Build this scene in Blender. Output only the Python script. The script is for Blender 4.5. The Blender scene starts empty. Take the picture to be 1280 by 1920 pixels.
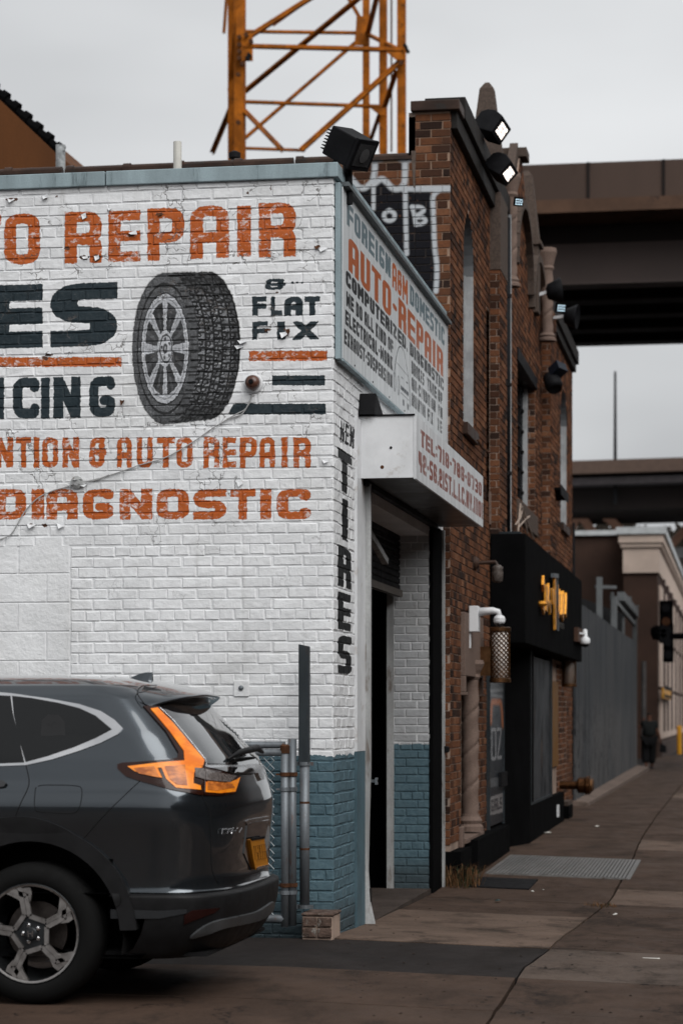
import bpy, bmesh, math, random
import numpy as np
from mathutils import Vector, Matrix
from mathutils.bvhtree import BVHTree
from mathutils.geometry import delaunay_2d_cdt

random.seed(7); RNG = np.random.default_rng(7)
SC = bpy.context.scene
COL = SC.collection

# ------------------------------------------------------------------ camera, sky, light, exposure
FPX, HZ, CU = 4400.0, 1340.0, 640.0          # focal length, horizon row, centre column on a 1280 x 1920 frame
PSI = math.atan(746.0 / FPX)
CAM = Vector((2.731, -15.785, 1.5))
cam_data = bpy.data.cameras.new('camera')
cam = bpy.data.objects.new('camera', cam_data); COL.objects.link(cam); SC.camera = cam
cam.location = CAM; cam.rotation_euler = (math.radians(90), 0, PSI)
cam_data.sensor_fit = 'VERTICAL'; cam_data.sensor_height = 36.0; cam_data.sensor_width = 24.0
cam_data.lens = FPX / 1920 * 36
cam_data.shift_y = (HZ - 960) / 1920
cam_data.clip_start = 0.3; cam_data.clip_end = 2000
cam_data.dof.use_dof = True; cam_data.dof.focus_distance = 16.2; cam_data.dof.aperture_fstop = 2.8

SUN_EL, SUN_AZ = math.radians(44), math.radians(140)   # azimuth clockwise from +Y
w = bpy.data.worlds.new('World'); SC.world = w; w.use_nodes = True
nt = w.node_tree; nt.nodes.clear()
def wn(t, **k):
    n = nt.nodes.new(t)
    for a, b in k.items(): setattr(n, a, b)
    return n
sky = wn('ShaderNodeTexSky', sky_type='NISHITA', sun_disc=False, sun_elevation=SUN_EL, sun_rotation=SUN_AZ)
sky.dust_density = 6; sky.air_density = 1.0
hs = wn('ShaderNodeHueSaturation'); hs.inputs['Saturation'].default_value = 0.12; hs.inputs['Value'].default_value = 1.0
nt.links.new(sky.outputs[0], hs.inputs['Color'])
tc = wn('ShaderNodeTexCoord'); mp = wn('ShaderNodeMapping'); mp.inputs['Scale'].default_value = (1.6, 1.6, 4.5)
nt.links.new(tc.outputs['Generated'], mp.inputs[0])
nz = wn('ShaderNodeTexNoise'); nz.inputs['Scale'].default_value = 1.5; nz.inputs['Detail'].default_value = 4; nz.inputs['Roughness'].default_value = .45
nt.links.new(mp.outputs[0], nz.inputs['Vector'])
cr = wn('ShaderNodeValToRGB'); cr.color_ramp.elements[0].position = .3; cr.color_ramp.elements[1].position = .7
cr.color_ramp.elements[0].color = (2.7, 2.78, 2.88, 1); cr.color_ramp.elements[1].color = (4.95, 5.05, 5.15, 1)
nt.links.new(nz.outputs['Fac'], cr.inputs[0])
mx = wn('ShaderNodeMix', data_type='RGBA'); mx.inputs[0].default_value = 0.86
nt.links.new(hs.outputs[0], mx.inputs[6]); nt.links.new(cr.outputs[0], mx.inputs[7])
bg = wn('ShaderNodeBackground'); bg.inputs['Strength'].default_value = 0.1
nt.links.new(mx.outputs[2], bg.inputs[0])
wo = wn('ShaderNodeOutputWorld'); nt.links.new(bg.outputs[0], wo.inputs[0])

sd = bpy.data.lights.new('sun', 'SUN'); sd.energy = 1.5; sd.angle = math.radians(55); sd.color = (1, .985, .96)
sun = bpy.data.objects.new('sun', sd); COL.objects.link(sun)
sdir = Vector((math.sin(SUN_AZ)*math.cos(SUN_EL), math.cos(SUN_AZ)*math.cos(SUN_EL), math.sin(SUN_EL)))
sun.rotation_euler = sdir.to_track_quat('Z', 'Y').to_euler(); sun.location = (0, -20, 30)
SC.view_settings.view_transform = 'Standard'; SC.view_settings.look = 'None'
SC.view_settings.exposure = 0.78; SC.view_settings.gamma = 1.0; SC.view_settings.use_curve_mapping = False

# ------------------------------------------------------------------ survey helpers: photograph column/row -> point on a known plane of the place
FW = Vector((-math.sin(PSI), math.cos(PSI), 0)); RT = Vector((math.cos(PSI), math.sin(PSI), 0)); UP = Vector((0, 0, 1))
def ray(u, v): return FW + RT*((u-CU)/FPX) + UP*((HZ-v)/FPX)
def on_x(u, v, x): r = ray(u, v); return CAM + r*((x-CAM.x)/r.x)
def on_y(u, v, y): r = ray(u, v); return CAM + r*((y-CAM.y)/r.y)
def on_z(u, v, z): r = ray(u, v); return CAM + r*((z-CAM.z)/r.z)
def at_d(u, v, d): return CAM + ray(u, v)*d
def PY(u, x=0): return on_x(u, HZ, x).y
def PX(u, y=0): return on_y(u, HZ, y).x
def gz(x, y):
    g = float(np.interp(y, [-30, 0, 1.5, 5, 7, 12, 20, 50, 250], [0, 0, -.05, -.10, -.06, 0, .03, .06, .1]))
    return g - .03*min(max(x, 0), 4.3)

# ------------------------------------------------------------------ mesh helpers
class MB:
    def __init__(s): s.v = []; s.f = []; s.m = []
    def add(s, vs, fs, mi=0):
        o = len(s.v); s.v += [tuple(p) for p in vs]
        s.f += [tuple(i+o for i in f) for f in fs]; s.m += [mi]*len(fs); return s
    def box(s, x0, x1, y0, y1, z0, z1, mi=0):
        v = [(x0,y0,z0),(x1,y0,z0),(x1,y1,z0),(x0,y1,z0),(x0,y0,z1),(x1,y0,z1),(x1,y1,z1),(x0,y1,z1)]
        return s.add(v, [(0,3,2,1),(4,5,6,7),(0,1,5,4),(1,2,6,5),(2,3,7,6),(3,0,4,7)], mi)
    def beam(s, a, b, w, h=None, up=(0,0,1), mi=0):
        a = Vector(a); b = Vector(b); h = h or w; d = (b-a).normalized(); u = Vector(up)
        if abs(d.dot(u)) > .98: u = Vector((1,0,0))
        r = d.cross(u).normalized(); t = r.cross(d).normalized()
        v = [p + r*i*w/2 + t*j*h/2 for p in (a, b) for i, j in ((-1,-1),(1,-1),(1,1),(-1,1))]
        return s.add(v, [(0,3,2,1),(4,5,6,7),(0,1,5,4),(1,2,6,5),(2,3,7,6),(3,0,4,7)], mi)
    def tube(s, pts, r, n=8, mi=0, caps=True):
        pts = [Vector(p) for p in pts]; rs = r if isinstance(r, (list, tuple)) else [r]*len(pts)
        ref = None; rings = []
        for i, p in enumerate(pts):
            d = (pts[min(i+1, len(pts)-1)] - pts[max(i-1, 0)]).normalized()
            if ref is None: ref = Vector((0,0,1)) if abs(d.z) < .9 else Vector((1,0,0))
            a = d.cross(ref).normalized(); b = a.cross(d).normalized(); ref = b
            rings.append([p + a*math.cos(2*math.pi*k/n)*rs[i] + b*math.sin(2*math.pi*k/n)*rs[i] for k in range(n)])
        v = [q for g in rings for q in g]; f = []
        for i in range(len(pts)-1):
            for k in range(n):
                k2 = (k+1) % n; f.append((i*n+k, (i+1)*n+k, (i+1)*n+k2, i*n+k2))
        if caps: f.append(tuple(range(n))); f.append(tuple(reversed(range((len(pts)-1)*n, len(pts)*n))))
        return s.add(v, f, mi)
    def lathe(s, c, prof, n=20, axis='z', mi=0, twist=None):
        # prof: list of (r, h)
        c = Vector(c); v = []; f = []
        for r, h in prof:
            for k in range(n):
                a = 2*math.pi*k/n; x, y = r*math.cos(a), r*math.sin(a)
                v.append(c + {'z': Vector((x,y,h)), 'y': Vector((x,h,y)), 'x': Vector((h,x,y))}[axis])
        for i in range(len(prof)-1):
            for k in range(n):
                k2 = (k+1) % n; f.append((i*n+k, i*n+k2, (i+1)*n+k2, (i+1)*n+k))
        f.append(tuple(reversed(range(n)))); f.append(tuple(range((len(prof)-1)*n, len(prof)*n)))
        return s.add(v, f, mi)
    def prism(s, poly, vec, mi=0):
        vec = Vector(vec); n = len(poly); a = [Vector(p) for p in poly]; b = [p+vec for p in a]
        return s.add(a+b, [tuple(range(n)), tuple(reversed(range(n, 2*n)))] + [(i, n+i, n+(i+1) % n, (i+1) % n) for i in range(n)], mi)
    def mesh(s, name, mats, smooth=False):
        me = bpy.data.meshes.new(name); me.from_pydata(s.v, [], s.f)
        for m in (mats if isinstance(mats, (list, tuple)) else [mats]): me.materials.append(m)
        if any(s.m): me.polygons.foreach_set('material_index', s.m)
        bm = bmesh.new(); bm.from_mesh(me); bmesh.ops.recalc_face_normals(bm, faces=bm.faces); bm.to_mesh(me); bm.free()
        if smooth: me.polygons.foreach_set('use_smooth', [True]*len(me.polygons))
        me.update(); return me
    def build(s, name, mats, parent=None, smooth=False, kind=None, bevel=0, label=None):
        o = bpy.data.objects.new(name, s.mesh(name, mats, smooth)); COL.objects.link(o)
        if parent is not None: o.parent = parent
        if kind: o['kind'] = kind
        if label: o['label'] = label
        if bevel:
            b = o.modifiers.new('bevel', 'BEVEL'); b.width = bevel; b.segments = 2; b.limit_method = 'ANGLE'; b.angle_limit = math.radians(40)
        if smooth == 'auto':
            pass
        return o
def thing(name, label, cat, group=None):
    o = bpy.data.objects.new(name, None); COL.objects.link(o); o['label'] = label; o['category'] = cat
    o.empty_display_size = .1
    if group: o['group'] = group
    return o
def tag(o, label, cat, group=None):
    o['label'] = label; o['category'] = cat
    if group: o['group'] = group
    return o
def set_base(t, p):
    """put the Empty at the base of its thing without moving its parts"""
    p = Vector(p); t.location = p
    for ch in t.children: ch.matrix_parent_inverse = Matrix.Translation(-p)
def instance(mesh, name, parent, loc, rot=(0,0,0), scale=(1,1,1)):
    o = bpy.data.objects.new(name, mesh); COL.objects.link(o); o.parent = parent
    o.location = loc; o.rotation_euler = rot; o.scale = scale; return o

# ------------------------------------------------------------------ materials
def new_mat(name):
    m = bpy.data.materials.new(name); m.use_nodes = True; m.node_tree.nodes.clear()
    return m
class NT:
    def __init__(s, m): s.t = m.node_tree
    def n(s, t, ins=None, **k):
        n = s.t.nodes.new(t)
        for a, b in k.items(): setattr(n, a, b)
        for a, b in (ins or {}).items():
            if isinstance(b, bpy.types.NodeSocket): s.t.links.new(b, n.inputs[a])
            else: n.inputs[a].default_value = b
        return n
    def math(s, op, a, b=0.0, c=None, clamp=False):
        d = {0: a, 1: b}
        if c is not None: d[2] = c
        return s.n('ShaderNodeMath', d, operation=op, use_clamp=clamp).outputs[0]
    def mix(s, f, a, b):
        n = s.n('ShaderNodeMix', {0: f, 6: a, 7: b}, data_type='RGBA'); return n.outputs[2]
    def noise(s, vec, scale, detail=3, rough=.55, out='Fac'):
        return s.n('ShaderNodeTexNoise', {'Vector': vec, 'Scale': scale, 'Detail': detail, 'Roughness': rough}).outputs[out]
    def ramp(s, v, a, b, lo=0.0, hi=1.0):
        return s.n('ShaderNodeMapRange', {0: v, 1: a, 2: b, 3: lo, 4: hi}, interpolation_type='SMOOTHSTEP').outputs[0]
    def pos(s): return s.n('ShaderNodeNewGeometry').outputs['Position']
    def scaled(s, vec, sc): return s.n('ShaderNodeMapping', {0: vec, 3: sc}).outputs[0]
    def image(s, img, vec, ax, rng):
        """flat print on a wall plane: ax = the two world axes, rng = the rectangle in metres it covers"""
        sp = s.n('ShaderNodeSeparateXYZ', {0: vec}); a0, a1, b0, b1 = rng
        uu = s.n('ShaderNodeMapRange', {0: sp.outputs[ax[0]], 1: a0, 2: a1, 3: 0., 4: 1.}, clamp=False).outputs[0]
        vv = s.n('ShaderNodeMapRange', {0: sp.outputs[ax[1]], 1: b0, 2: b1, 3: 0., 4: 1.}, clamp=False).outputs[0]
        cb = s.n('ShaderNodeCombineXYZ', {0: uu, 1: vv}).outputs[0]
        t = s.n('ShaderNodeTexImage', {0: cb}, image=img, extension='CLIP', interpolation='Cubic'); return t.outputs[0], t.outputs[1]
    def out(s, **k):
        bump = k.pop('bump', None); dist = k.pop('dist', .002); st = k.pop('strength', 1.0)
        b = s.n('ShaderNodeBsdfPrincipled')
        for a, v in k.items():
            a = {'color': 'Base Color', 'rough': 'Roughness', 'metal': 'Metallic', 'spec': 'Specular IOR Level', 'coat': 'Coat Weight', 'coatr': 'Coat Roughness',
                 'emit': 'Emission Color', 'emits': 'Emission Strength', 'alpha': 'Alpha', 'trans': 'Transmission Weight', 'ior': 'IOR'}[a]
            if isinstance(v, bpy.types.NodeSocket): s.t.links.new(v, b.inputs[a])
            else: b.inputs[a].default_value = v
        if bump is not None:
            bn = s.n('ShaderNodeBump', {'Strength': st, 'Distance': dist, 'Height': bump}); s.t.links.new(bn.outputs[0], b.inputs['Normal'])
        o = s.n('ShaderNodeOutputMaterial'); s.t.links.new(b.outputs[0], o.inputs[0]); return b
def c4(c): return (c[0], c[1], c[2], 1)
def mat(name, col, rough=.7, var=.25, scale=4, bump=.4, bscale=60, dist=.002, metal=0, spec=.16, coat=0, dirt=None, dirt_amt=.5, streak=False, coatr=.05):
    lum = max(col)
    if metal < .5 and lum < .3: col = tuple(c*.66 for c in col)
    m = new_mat(name); t = NT(m); p = t.pos()
    pv = t.scaled(p, (1, 1, .18)) if streak else p
    n1 = t.noise(pv, scale, 4, .6); n2 = t.noise(p, bscale, 3, .6)
    lo = tuple(max(0, c*(1-var)) for c in col); hi = tuple(min(1, c*(1+var)) for c in col)
    col = tuple(col); base = t.mix(t.ramp(n1, .32, .68), c4(lo), c4(hi))
    base = t.mix(t.ramp(n2, .3, .7, 0, .35*var/.25 if var else 0), base, c4(tuple(c*.7 for c in col)))
    if dirt: base = t.mix(t.ramp(t.noise(pv, scale*1.7, 6, .68), .56, .66, 0, dirt_amt), base, c4(dirt))
    t.out(color=base, rough=t.ramp(n1, .3, .7, max(.02, rough-.08), min(1, rough+.08)), metal=metal, spec=spec, coat=coat, coatr=coatr, bump=n2, dist=dist, strength=bump)
    return m

# ------------------------------------------------------------------ sign-painter's lettering, drawn into flat paint maps
GL = {
 'A': [[(0,-1),(0,1),(1,1),(1,-1)], [(0,.38),(1,.38)]],
 'B': [[(0,-1),(0,2)], [(0,1),(.95,1),(.95,.52),(0,.52)], [(0,.52),(1,.52),(1,0),(0,0)]],
 'C': [[(1,.84),(1,1),(0,1),(0,0),(1,0),(1,.16)]],
 'D': [[(0,-1),(0,2)], [(0,1),(1,1),(1,0),(0,0)]],
 'E': [[(0,-1),(0,2)], [(0,1),(2,1)], [(0,.5),(1.25,.5)], [(0,0),(2,0)]],
 'F': [[(0,-1),(0,2)], [(0,1),(2,1)], [(0,.48),(1.2,.48)]],
 'G': [[(1,.88),(1,1),(0,1),(0,0),(1,0),(1,.38),(.6,.38)]],
 'H': [[(0,-1),(0,2)], [(1,-1),(1,2)], [(0,.5),(1,.5)]],
 'I': [[(.5,-1),(.5,2)]],
 'K': [[(0,-1),(0,2)], [(0,.4),(1,1.25)], [(.3,.6),(1,-.25)]],
 'L': [[(0,-1),(0,2)], [(0,0),(2,0)]],
 'M': [[(0,-1),(0,2)], [(1,-1),(1,2)], [(0,1.1),(.5,.3),(1,1.1)]],
 'N': [[(0,-1),(0,2)], [(1,-1),(1,2)], [(0,1.1),(1,-.1)]],
 'O': [[(0,.5),(0,1),(1,1),(1,0),(0,0),(0,.5)]],
 'P': [[(0,-1),(0,2)], [(0,1),(1,1),(1,.42),(0,.42)]],
 'R': [[(0,-1),(0,2)], [(0,1),(1,1),(1,.48),(0,.48)], [(.35,.45),(1,.42),(1,-1)]],
 'S': [[(1.6,1),(0,1),(0,.5),(1,.5),(1,0),(-.6,0)]],
 'T': [[(-1,1),(2,1)], [(.5,-1),(.5,1)]],
 'U': [[(0,2),(0,0),(1,0),(1,2)]],
 'V': [[(0,1.3),(.5,-.1),(1,1.3)]],
 'W': [[(0,2),(0,-.1)], [(1,2),(1,-.1)], [(0,-.1),(.5,.75),(1,-.1)]],
 'X': [[(-.05,1.2),(1.05,-.2)], [(1.05,1.2),(-.05,-.2)]],
 'Y': [[(0,2),(0,.45),(1,.45),(1,2)], [(.5,.45),(.5,-1)]],
 'Z': [[(-1,1),(1,1),(0,0),(2,0)]],
 '0': [[(0,.5),(0,1),(1,1),(1,0),(0,0),(0,.5)]],
 '1': [[(.5,-1),(.5,2)]],
 '2': [[(0,.75),(0,1),(1,1),(1,.5),(0,.5),(0,0),(2,0)]],
 '3': [[(0,1),(1,1),(1,0),(0,0)], [(.3,.5),(1,.5)]],
 '4': [[(0,2),(0,.4),(2,.4)], [(.8,-1),(.8,2)]],
 '5': [[(1.4,1),(0,1),(0,.5),(1,.5),(1,0),(-.2,0)]],
 '6': [[(1,.8),(1,1),(0,1),(0,0),(1,0),(1,.5),(0,.5)]],
 '7': [[(-1,1),(1,1),(.35,-1)]],
 '8': [[(0,.5),(0,1),(1,1),(1,0),(0,0),(0,.5),(1,.5)]],
 '&': [[(.9,1),(.05,1),(.05,.5),(1.4,.5)], [(.0,.5),(0,0),(.85,0),(.85,.78)]],
 'i': [[(-1,1),(2,1)], [(.5,-1),(.5,2)], [(-1,0),(2,0)]],
 '-': [[(.1,.5),(.9,.5)]], '.': [[(.5,0),(.5,0.02)]], ',': [[(.5,.05),(.4,-.2)]], ':': [[(.5,.15),(.5,.17)], [(.5,.75),(.5,.77)]], "'": [[(.5,1),(.5,.85)]],
}
def rounded(pl, r):
    if len(pl) < 3: return pl
    out = [pl[0]]
    for i in range(1, len(pl)-1):
        p, a, b = np.array(pl[i], float), np.array(pl[i-1], float), np.array(pl[i+1], float)
        la, lb = np.linalg.norm(a-p), np.linalg.norm(b-p); q = min(r, la*.5, lb*.5)
        if q < 1e-6: out.append(tuple(p)); continue
        s, e = p+(a-p)/la*q, p+(b-p)/lb*q
        for t in (0, .33, .67, 1): out.append(tuple((1-t)**2*s + 2*t*(1-t)*p + t*t*e))
    out.append(pl[-1]); return out
class Canvas:
    """paint map in wall metres: a0..a1 along the wall, b0..b1 up it"""
    def __init__(s, a0, a1, b0, b1, res, res2=None):
        s.a0, s.a1, s.b0, s.b1 = a0, a1, b0, b1; res2 = res2 or res
        s.W = int((a1-a0)/res); s.H = int((b1-b0)/res2)
        s.A, s.B = np.meshgrid(a0+(np.arange(s.W)+.5)/s.W*(a1-a0), b0+(np.arange(s.H)+.5)/s.H*(b1-b0))
        s.rgba = np.zeros((s.H, s.W, 4), np.float32)
    def put(s, mask, col, sl=None):
        R = s.rgba if sl is None else s.rgba[sl]
        a = np.clip(mask, 0, 1)[..., None]; new = np.array(list(col)+[1.0], np.float32)
        ao = R[..., 3:4]; an = a + ao*(1-a)
        R[..., :3] = np.where(an > 1e-4, (new[:3]*a + R[..., :3]*ao*(1-a))/np.maximum(an, 1e-4), R[..., :3]); R[..., 3:4] = an
    def win(s, a0, a1, b0, b1):
        i0 = max(0, int((a0-s.a0)/(s.a1-s.a0)*s.W)-2); i1 = min(s.W, int((a1-s.a0)/(s.a1-s.a0)*s.W)+3)
        j0 = max(0, int((b0-s.b0)/(s.b1-s.b0)*s.H)-2); j1 = min(s.H, int((b1-s.b0)/(s.b1-s.b0)*s.H)+3)
        return None if i1 <= i0 or j1 <= j0 else (slice(j0, j1), slice(i0, i1))
    def strokes(s, pls, ta, tb, col, clip=None, soft=None, edge=None):
        """polylines in metres, thickness ta across / tb up"""
        pts = np.array([p for pl in pls for p in pl]); c = clip or (pts[:,0].min()-ta, pts[:,0].max()+ta, pts[:,1].min()-tb, pts[:,1].max()+tb)
        sl = s.win(*c)
        if sl is None: return
        A, B = s.A[sl]/ta, s.B[sl]/tb; D = np.full(A.shape, 9.0)
        for pl in pls:
            for (x0, y0), (x1, y1) in zip(pl[:-1], pl[1:]):
                x0, y0, x1, y1 = x0/ta, y0/tb, x1/ta, y1/tb; dx, dy = x1-x0, y1-y0; L = dx*dx+dy*dy or 1e-9
                t = np.clip(((A-x0)*dx+(B-y0)*dy)/L, 0, 1); D = np.minimum(D, np.hypot(A-x0-t*dx, B-y0-t*dy))
        sf = soft if soft is not None else .5*(s.a1-s.a0)/s.W/min(ta, tb)
        m = np.clip((.5-D)/sf+.5, 0, 1)
        if clip:
            ea = (s.a1-s.a0)/s.W; eb = (s.b1-s.b0)/s.H
            m = m*np.clip((s.A[sl]-clip[0])/ea+.5, 0, 1)*np.clip((clip[1]-s.A[sl])/ea+.5, 0, 1)*np.clip((s.B[sl]-clip[2])/eb+.5, 0, 1)*np.clip((clip[3]-s.B[sl])/eb+.5, 0, 1)
        s.put(m, col, sl)
    def glyph(s, ch, a0, a1, b0, b1, ta, tb, col, r=.55):
        if ch not in GL: return
        w, h = a1-a0-ta, b1-b0-tb; pls = []
        for pl in GL[ch]:
            q = [((a0+ta/2+x*w), (b0+tb/2+y*h)) for x, y in pl]
            q = rounded([(x/ta, y/tb) for x, y in q], r); pls.append([(x*ta, y*tb) for x, y in q])
        s.strokes(pls, ta, tb, col, (a0, a1, b0, b1))
    def text(s, txt, a0, a1, b0, b1, col, t=.3, tb=.2, gap=.14, r=.55):
        wd = {'I': .5, '1': .5, '-': .55, '.': .35, ',': .35, ':': .35, ' ': .45, 'M': 1.25, 'W': 1.25, "'": .3}
        ws = [wd.get(c, 1.0) for c in txt]; k = (a1-a0)/(sum(ws)+gap*(len(txt)-1)); x = a0
        for c, q in zip(txt, ws):
            th = t*k if c != 'I' and c != '1' else min(t*k, q*k)
            s.glyph(c, x, x+q*k, b0, b1, th, tb*(b1-b0), col, r); x += (q+gap)*k
    def poly(s, pts, col, soft=0.0):
        pts = np.array(pts); sl = s.win(pts[:,0].min(), pts[:,0].max(), pts[:,1].min(), pts[:,1].max())
        if sl is None: return
        A, B = s.A[sl], s.B[sl]; ins = np.zeros(A.shape, bool); n = len(pts)
        for i in range(n):
            x0, y0 = pts[i]; x1, y1 = pts[(i+1) % n]
            c = ((y0 > B) != (y1 > B)); 
            with np.errstate(divide='ignore', invalid='ignore'): xi = (x1-x0)*(B-y0)/(y1-y0)+x0
            ins ^= c & (A < xi)
        s.put(ins.astype(np.float32), col, sl)
    def image(s, name):
        im = bpy.data.images.new(name, s.W, s.H, alpha=True, float_buffer=False); im.colorspace_settings.name = 'sRGB'
        out = s.rgba.copy(); c = np.clip(out[..., :3], 0, 1)
        out[..., :3] = np.where(c < .0031308, c*12.92, 1.055*np.power(np.maximum(c, 1e-6), 1/2.4)-.055)
        im.alpha_mode = 'CHANNEL_PACKED'; im.pixels.foreach_set(out.ravel()); im.update(); im.pack(); return im
    @property
    def rng(s): return (s.a0, s.a1, s.b0, s.b1)
def vnoise(A, B, f, seed=0):
    """smooth value noise"""
    r = np.random.default_rng(seed); g = r.random((257, 257)); x, y = A*f+37.3, B*f+11.7
    xi, yi = np.floor(x).astype(int), np.floor(y).astype(int); fx, fy = x-xi, y-yi; fx = fx*fx*(3-2*fx); fy = fy*fy*(3-2*fy)
    h = lambda i, j: g[i % 257, j % 257]
    return (h(xi, yi)*(1-fx)+h(xi+1, yi)*fx)*(1-fy) + (h(xi, yi+1)*(1-fx)+h(xi+1, yi+1)*fx)*fy

ORANGE = (.40, .088, .014); NAVY = (.014, .024, .031); BLACKP = (.007, .008, .009)
# --- left facade (plane y = 0)
CL = Canvas(-4.5, 0.0, 2.6, 5.18, .0022)
def wx(u): return PX(u, 0)
def wz(u, v): return on_y(u, v, 0).z
def L(ch, u0, u1, v0, v1, col, t=.31, tb=.17, r=.8):
    a0, a1 = wx(u0), wx(u1); um = (u0+u1)/2; tt = t*(a1-a0)
    if ch == 'I': tt = (a1-a0)
    CL.glyph(ch, a0, a1, wz(um, v1), wz(um, v0), tt, tb*(wz(um, v0)-wz(um, v1)), col, r)
for ch, u0, u1, v0, v1 in [('A',-228,-156,411,506),('U',-146,-78,408,503),('T',-68,3,404,500),('O',9,76,401,496),('R',122,192,397,494),('E',204,264,395,491),('P',277,346,390,489),('A',357,430,386,485),('I',445,471,386,482),('R',485,555,380,482)]:
    L(ch, u0, u1, v0, v1, ORANGE, .33 if ch != 'E' else .38, .2)
for ch, u0, u1, v0, v1 in [('T',-330,-232,540,659),('I',-220,-175,538,657),('R',-150,-35,536,655),('E',-22,81,534,653),('S',95,221,531,650)]:
    L(ch, u0, u1, v0, v1, NAVY, .4, .26, .7)
for ch, u0, u1, v0, v1 in [('S',-226,-178,712,790),('E',-170,-126,711,789),('R',-116,-70,710,788),('V',-62,-18,709,787),('I',-9,9,708,786),('C',25,75,708,785),('I',78,94,708,785),('N',101,152,707,784),('G',168,217,706,782)]:
    L(ch, u0, u1, v0, v1, NAVY, .36, .24)
for ch, u0, u1 in [('P',-196,-164),('R',-156,-124),('E',-116,-90),('V',-82,-52),('E',-44,-18),('N',-8,26),('T',31,59),('I',64,75),('O',80,110),('N',118,149),('&',168,200),('A',220,248),('U',257,287),('T',295,328),('O',331,362),('R',382,412),('E',418,443),('P',450,482),('A',487,516),('I',528,539),('R',550,583)]:
    L(ch, u0, u1, 820, 877, ORANGE, .34, .2)
for ch, u0, u1 in [('C',-470,-412),('O',-402,-342),('M',-332,-262),('P',-252,-196),('U',-186,-130),('T',-120,-74),('E',-66,-20),('D',-8,50),('I',60,84),('A',88,147),('G',156,214),('N',225,286),('O',294,355),('S',363,425),('T',432,479),('I',488,509),('C',519,583)]:
    L(ch, u0, u1, 917, 974, ORANGE, .34, .26, .7)
L('&', 497, 536, 523, 544, NAVY, .28, .26)
for u in (548, 557, 566): CL.strokes([[(wx(u), wz(u, 530)), (wx(u+1), wz(u, 530))]], .015, .015, NAVY)
for ch, u0, u1 in [('F',473,500),('L',508,529),('A',533,568),('T',571,600)]: L(ch, u0, u1, 556, 592, NAVY, .38, .28)
for ch, u0, u1 in [('F',473,502),('I',520,535),('X',549,598)]: L(ch, u0, u1, 603, 637, NAVY, .32, .26)
def bar(u0, u1, v0, v1, col, slant=0):
    CL.poly([(wx(u0), wz(u0, v1)), (wx(u1), wz(u1, v1)), (wx(u1), wz(u1, v0)), (wx(u0+slant), wz(u0, v0))], col)
bar(-330, 229, 670, 688, ORANGE); bar(467, 613, 658, 677, ORANGE); bar(510, 610, 704, 723, NAVY); bar(428, 611, 757, 777, NAVY, 10)
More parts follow.
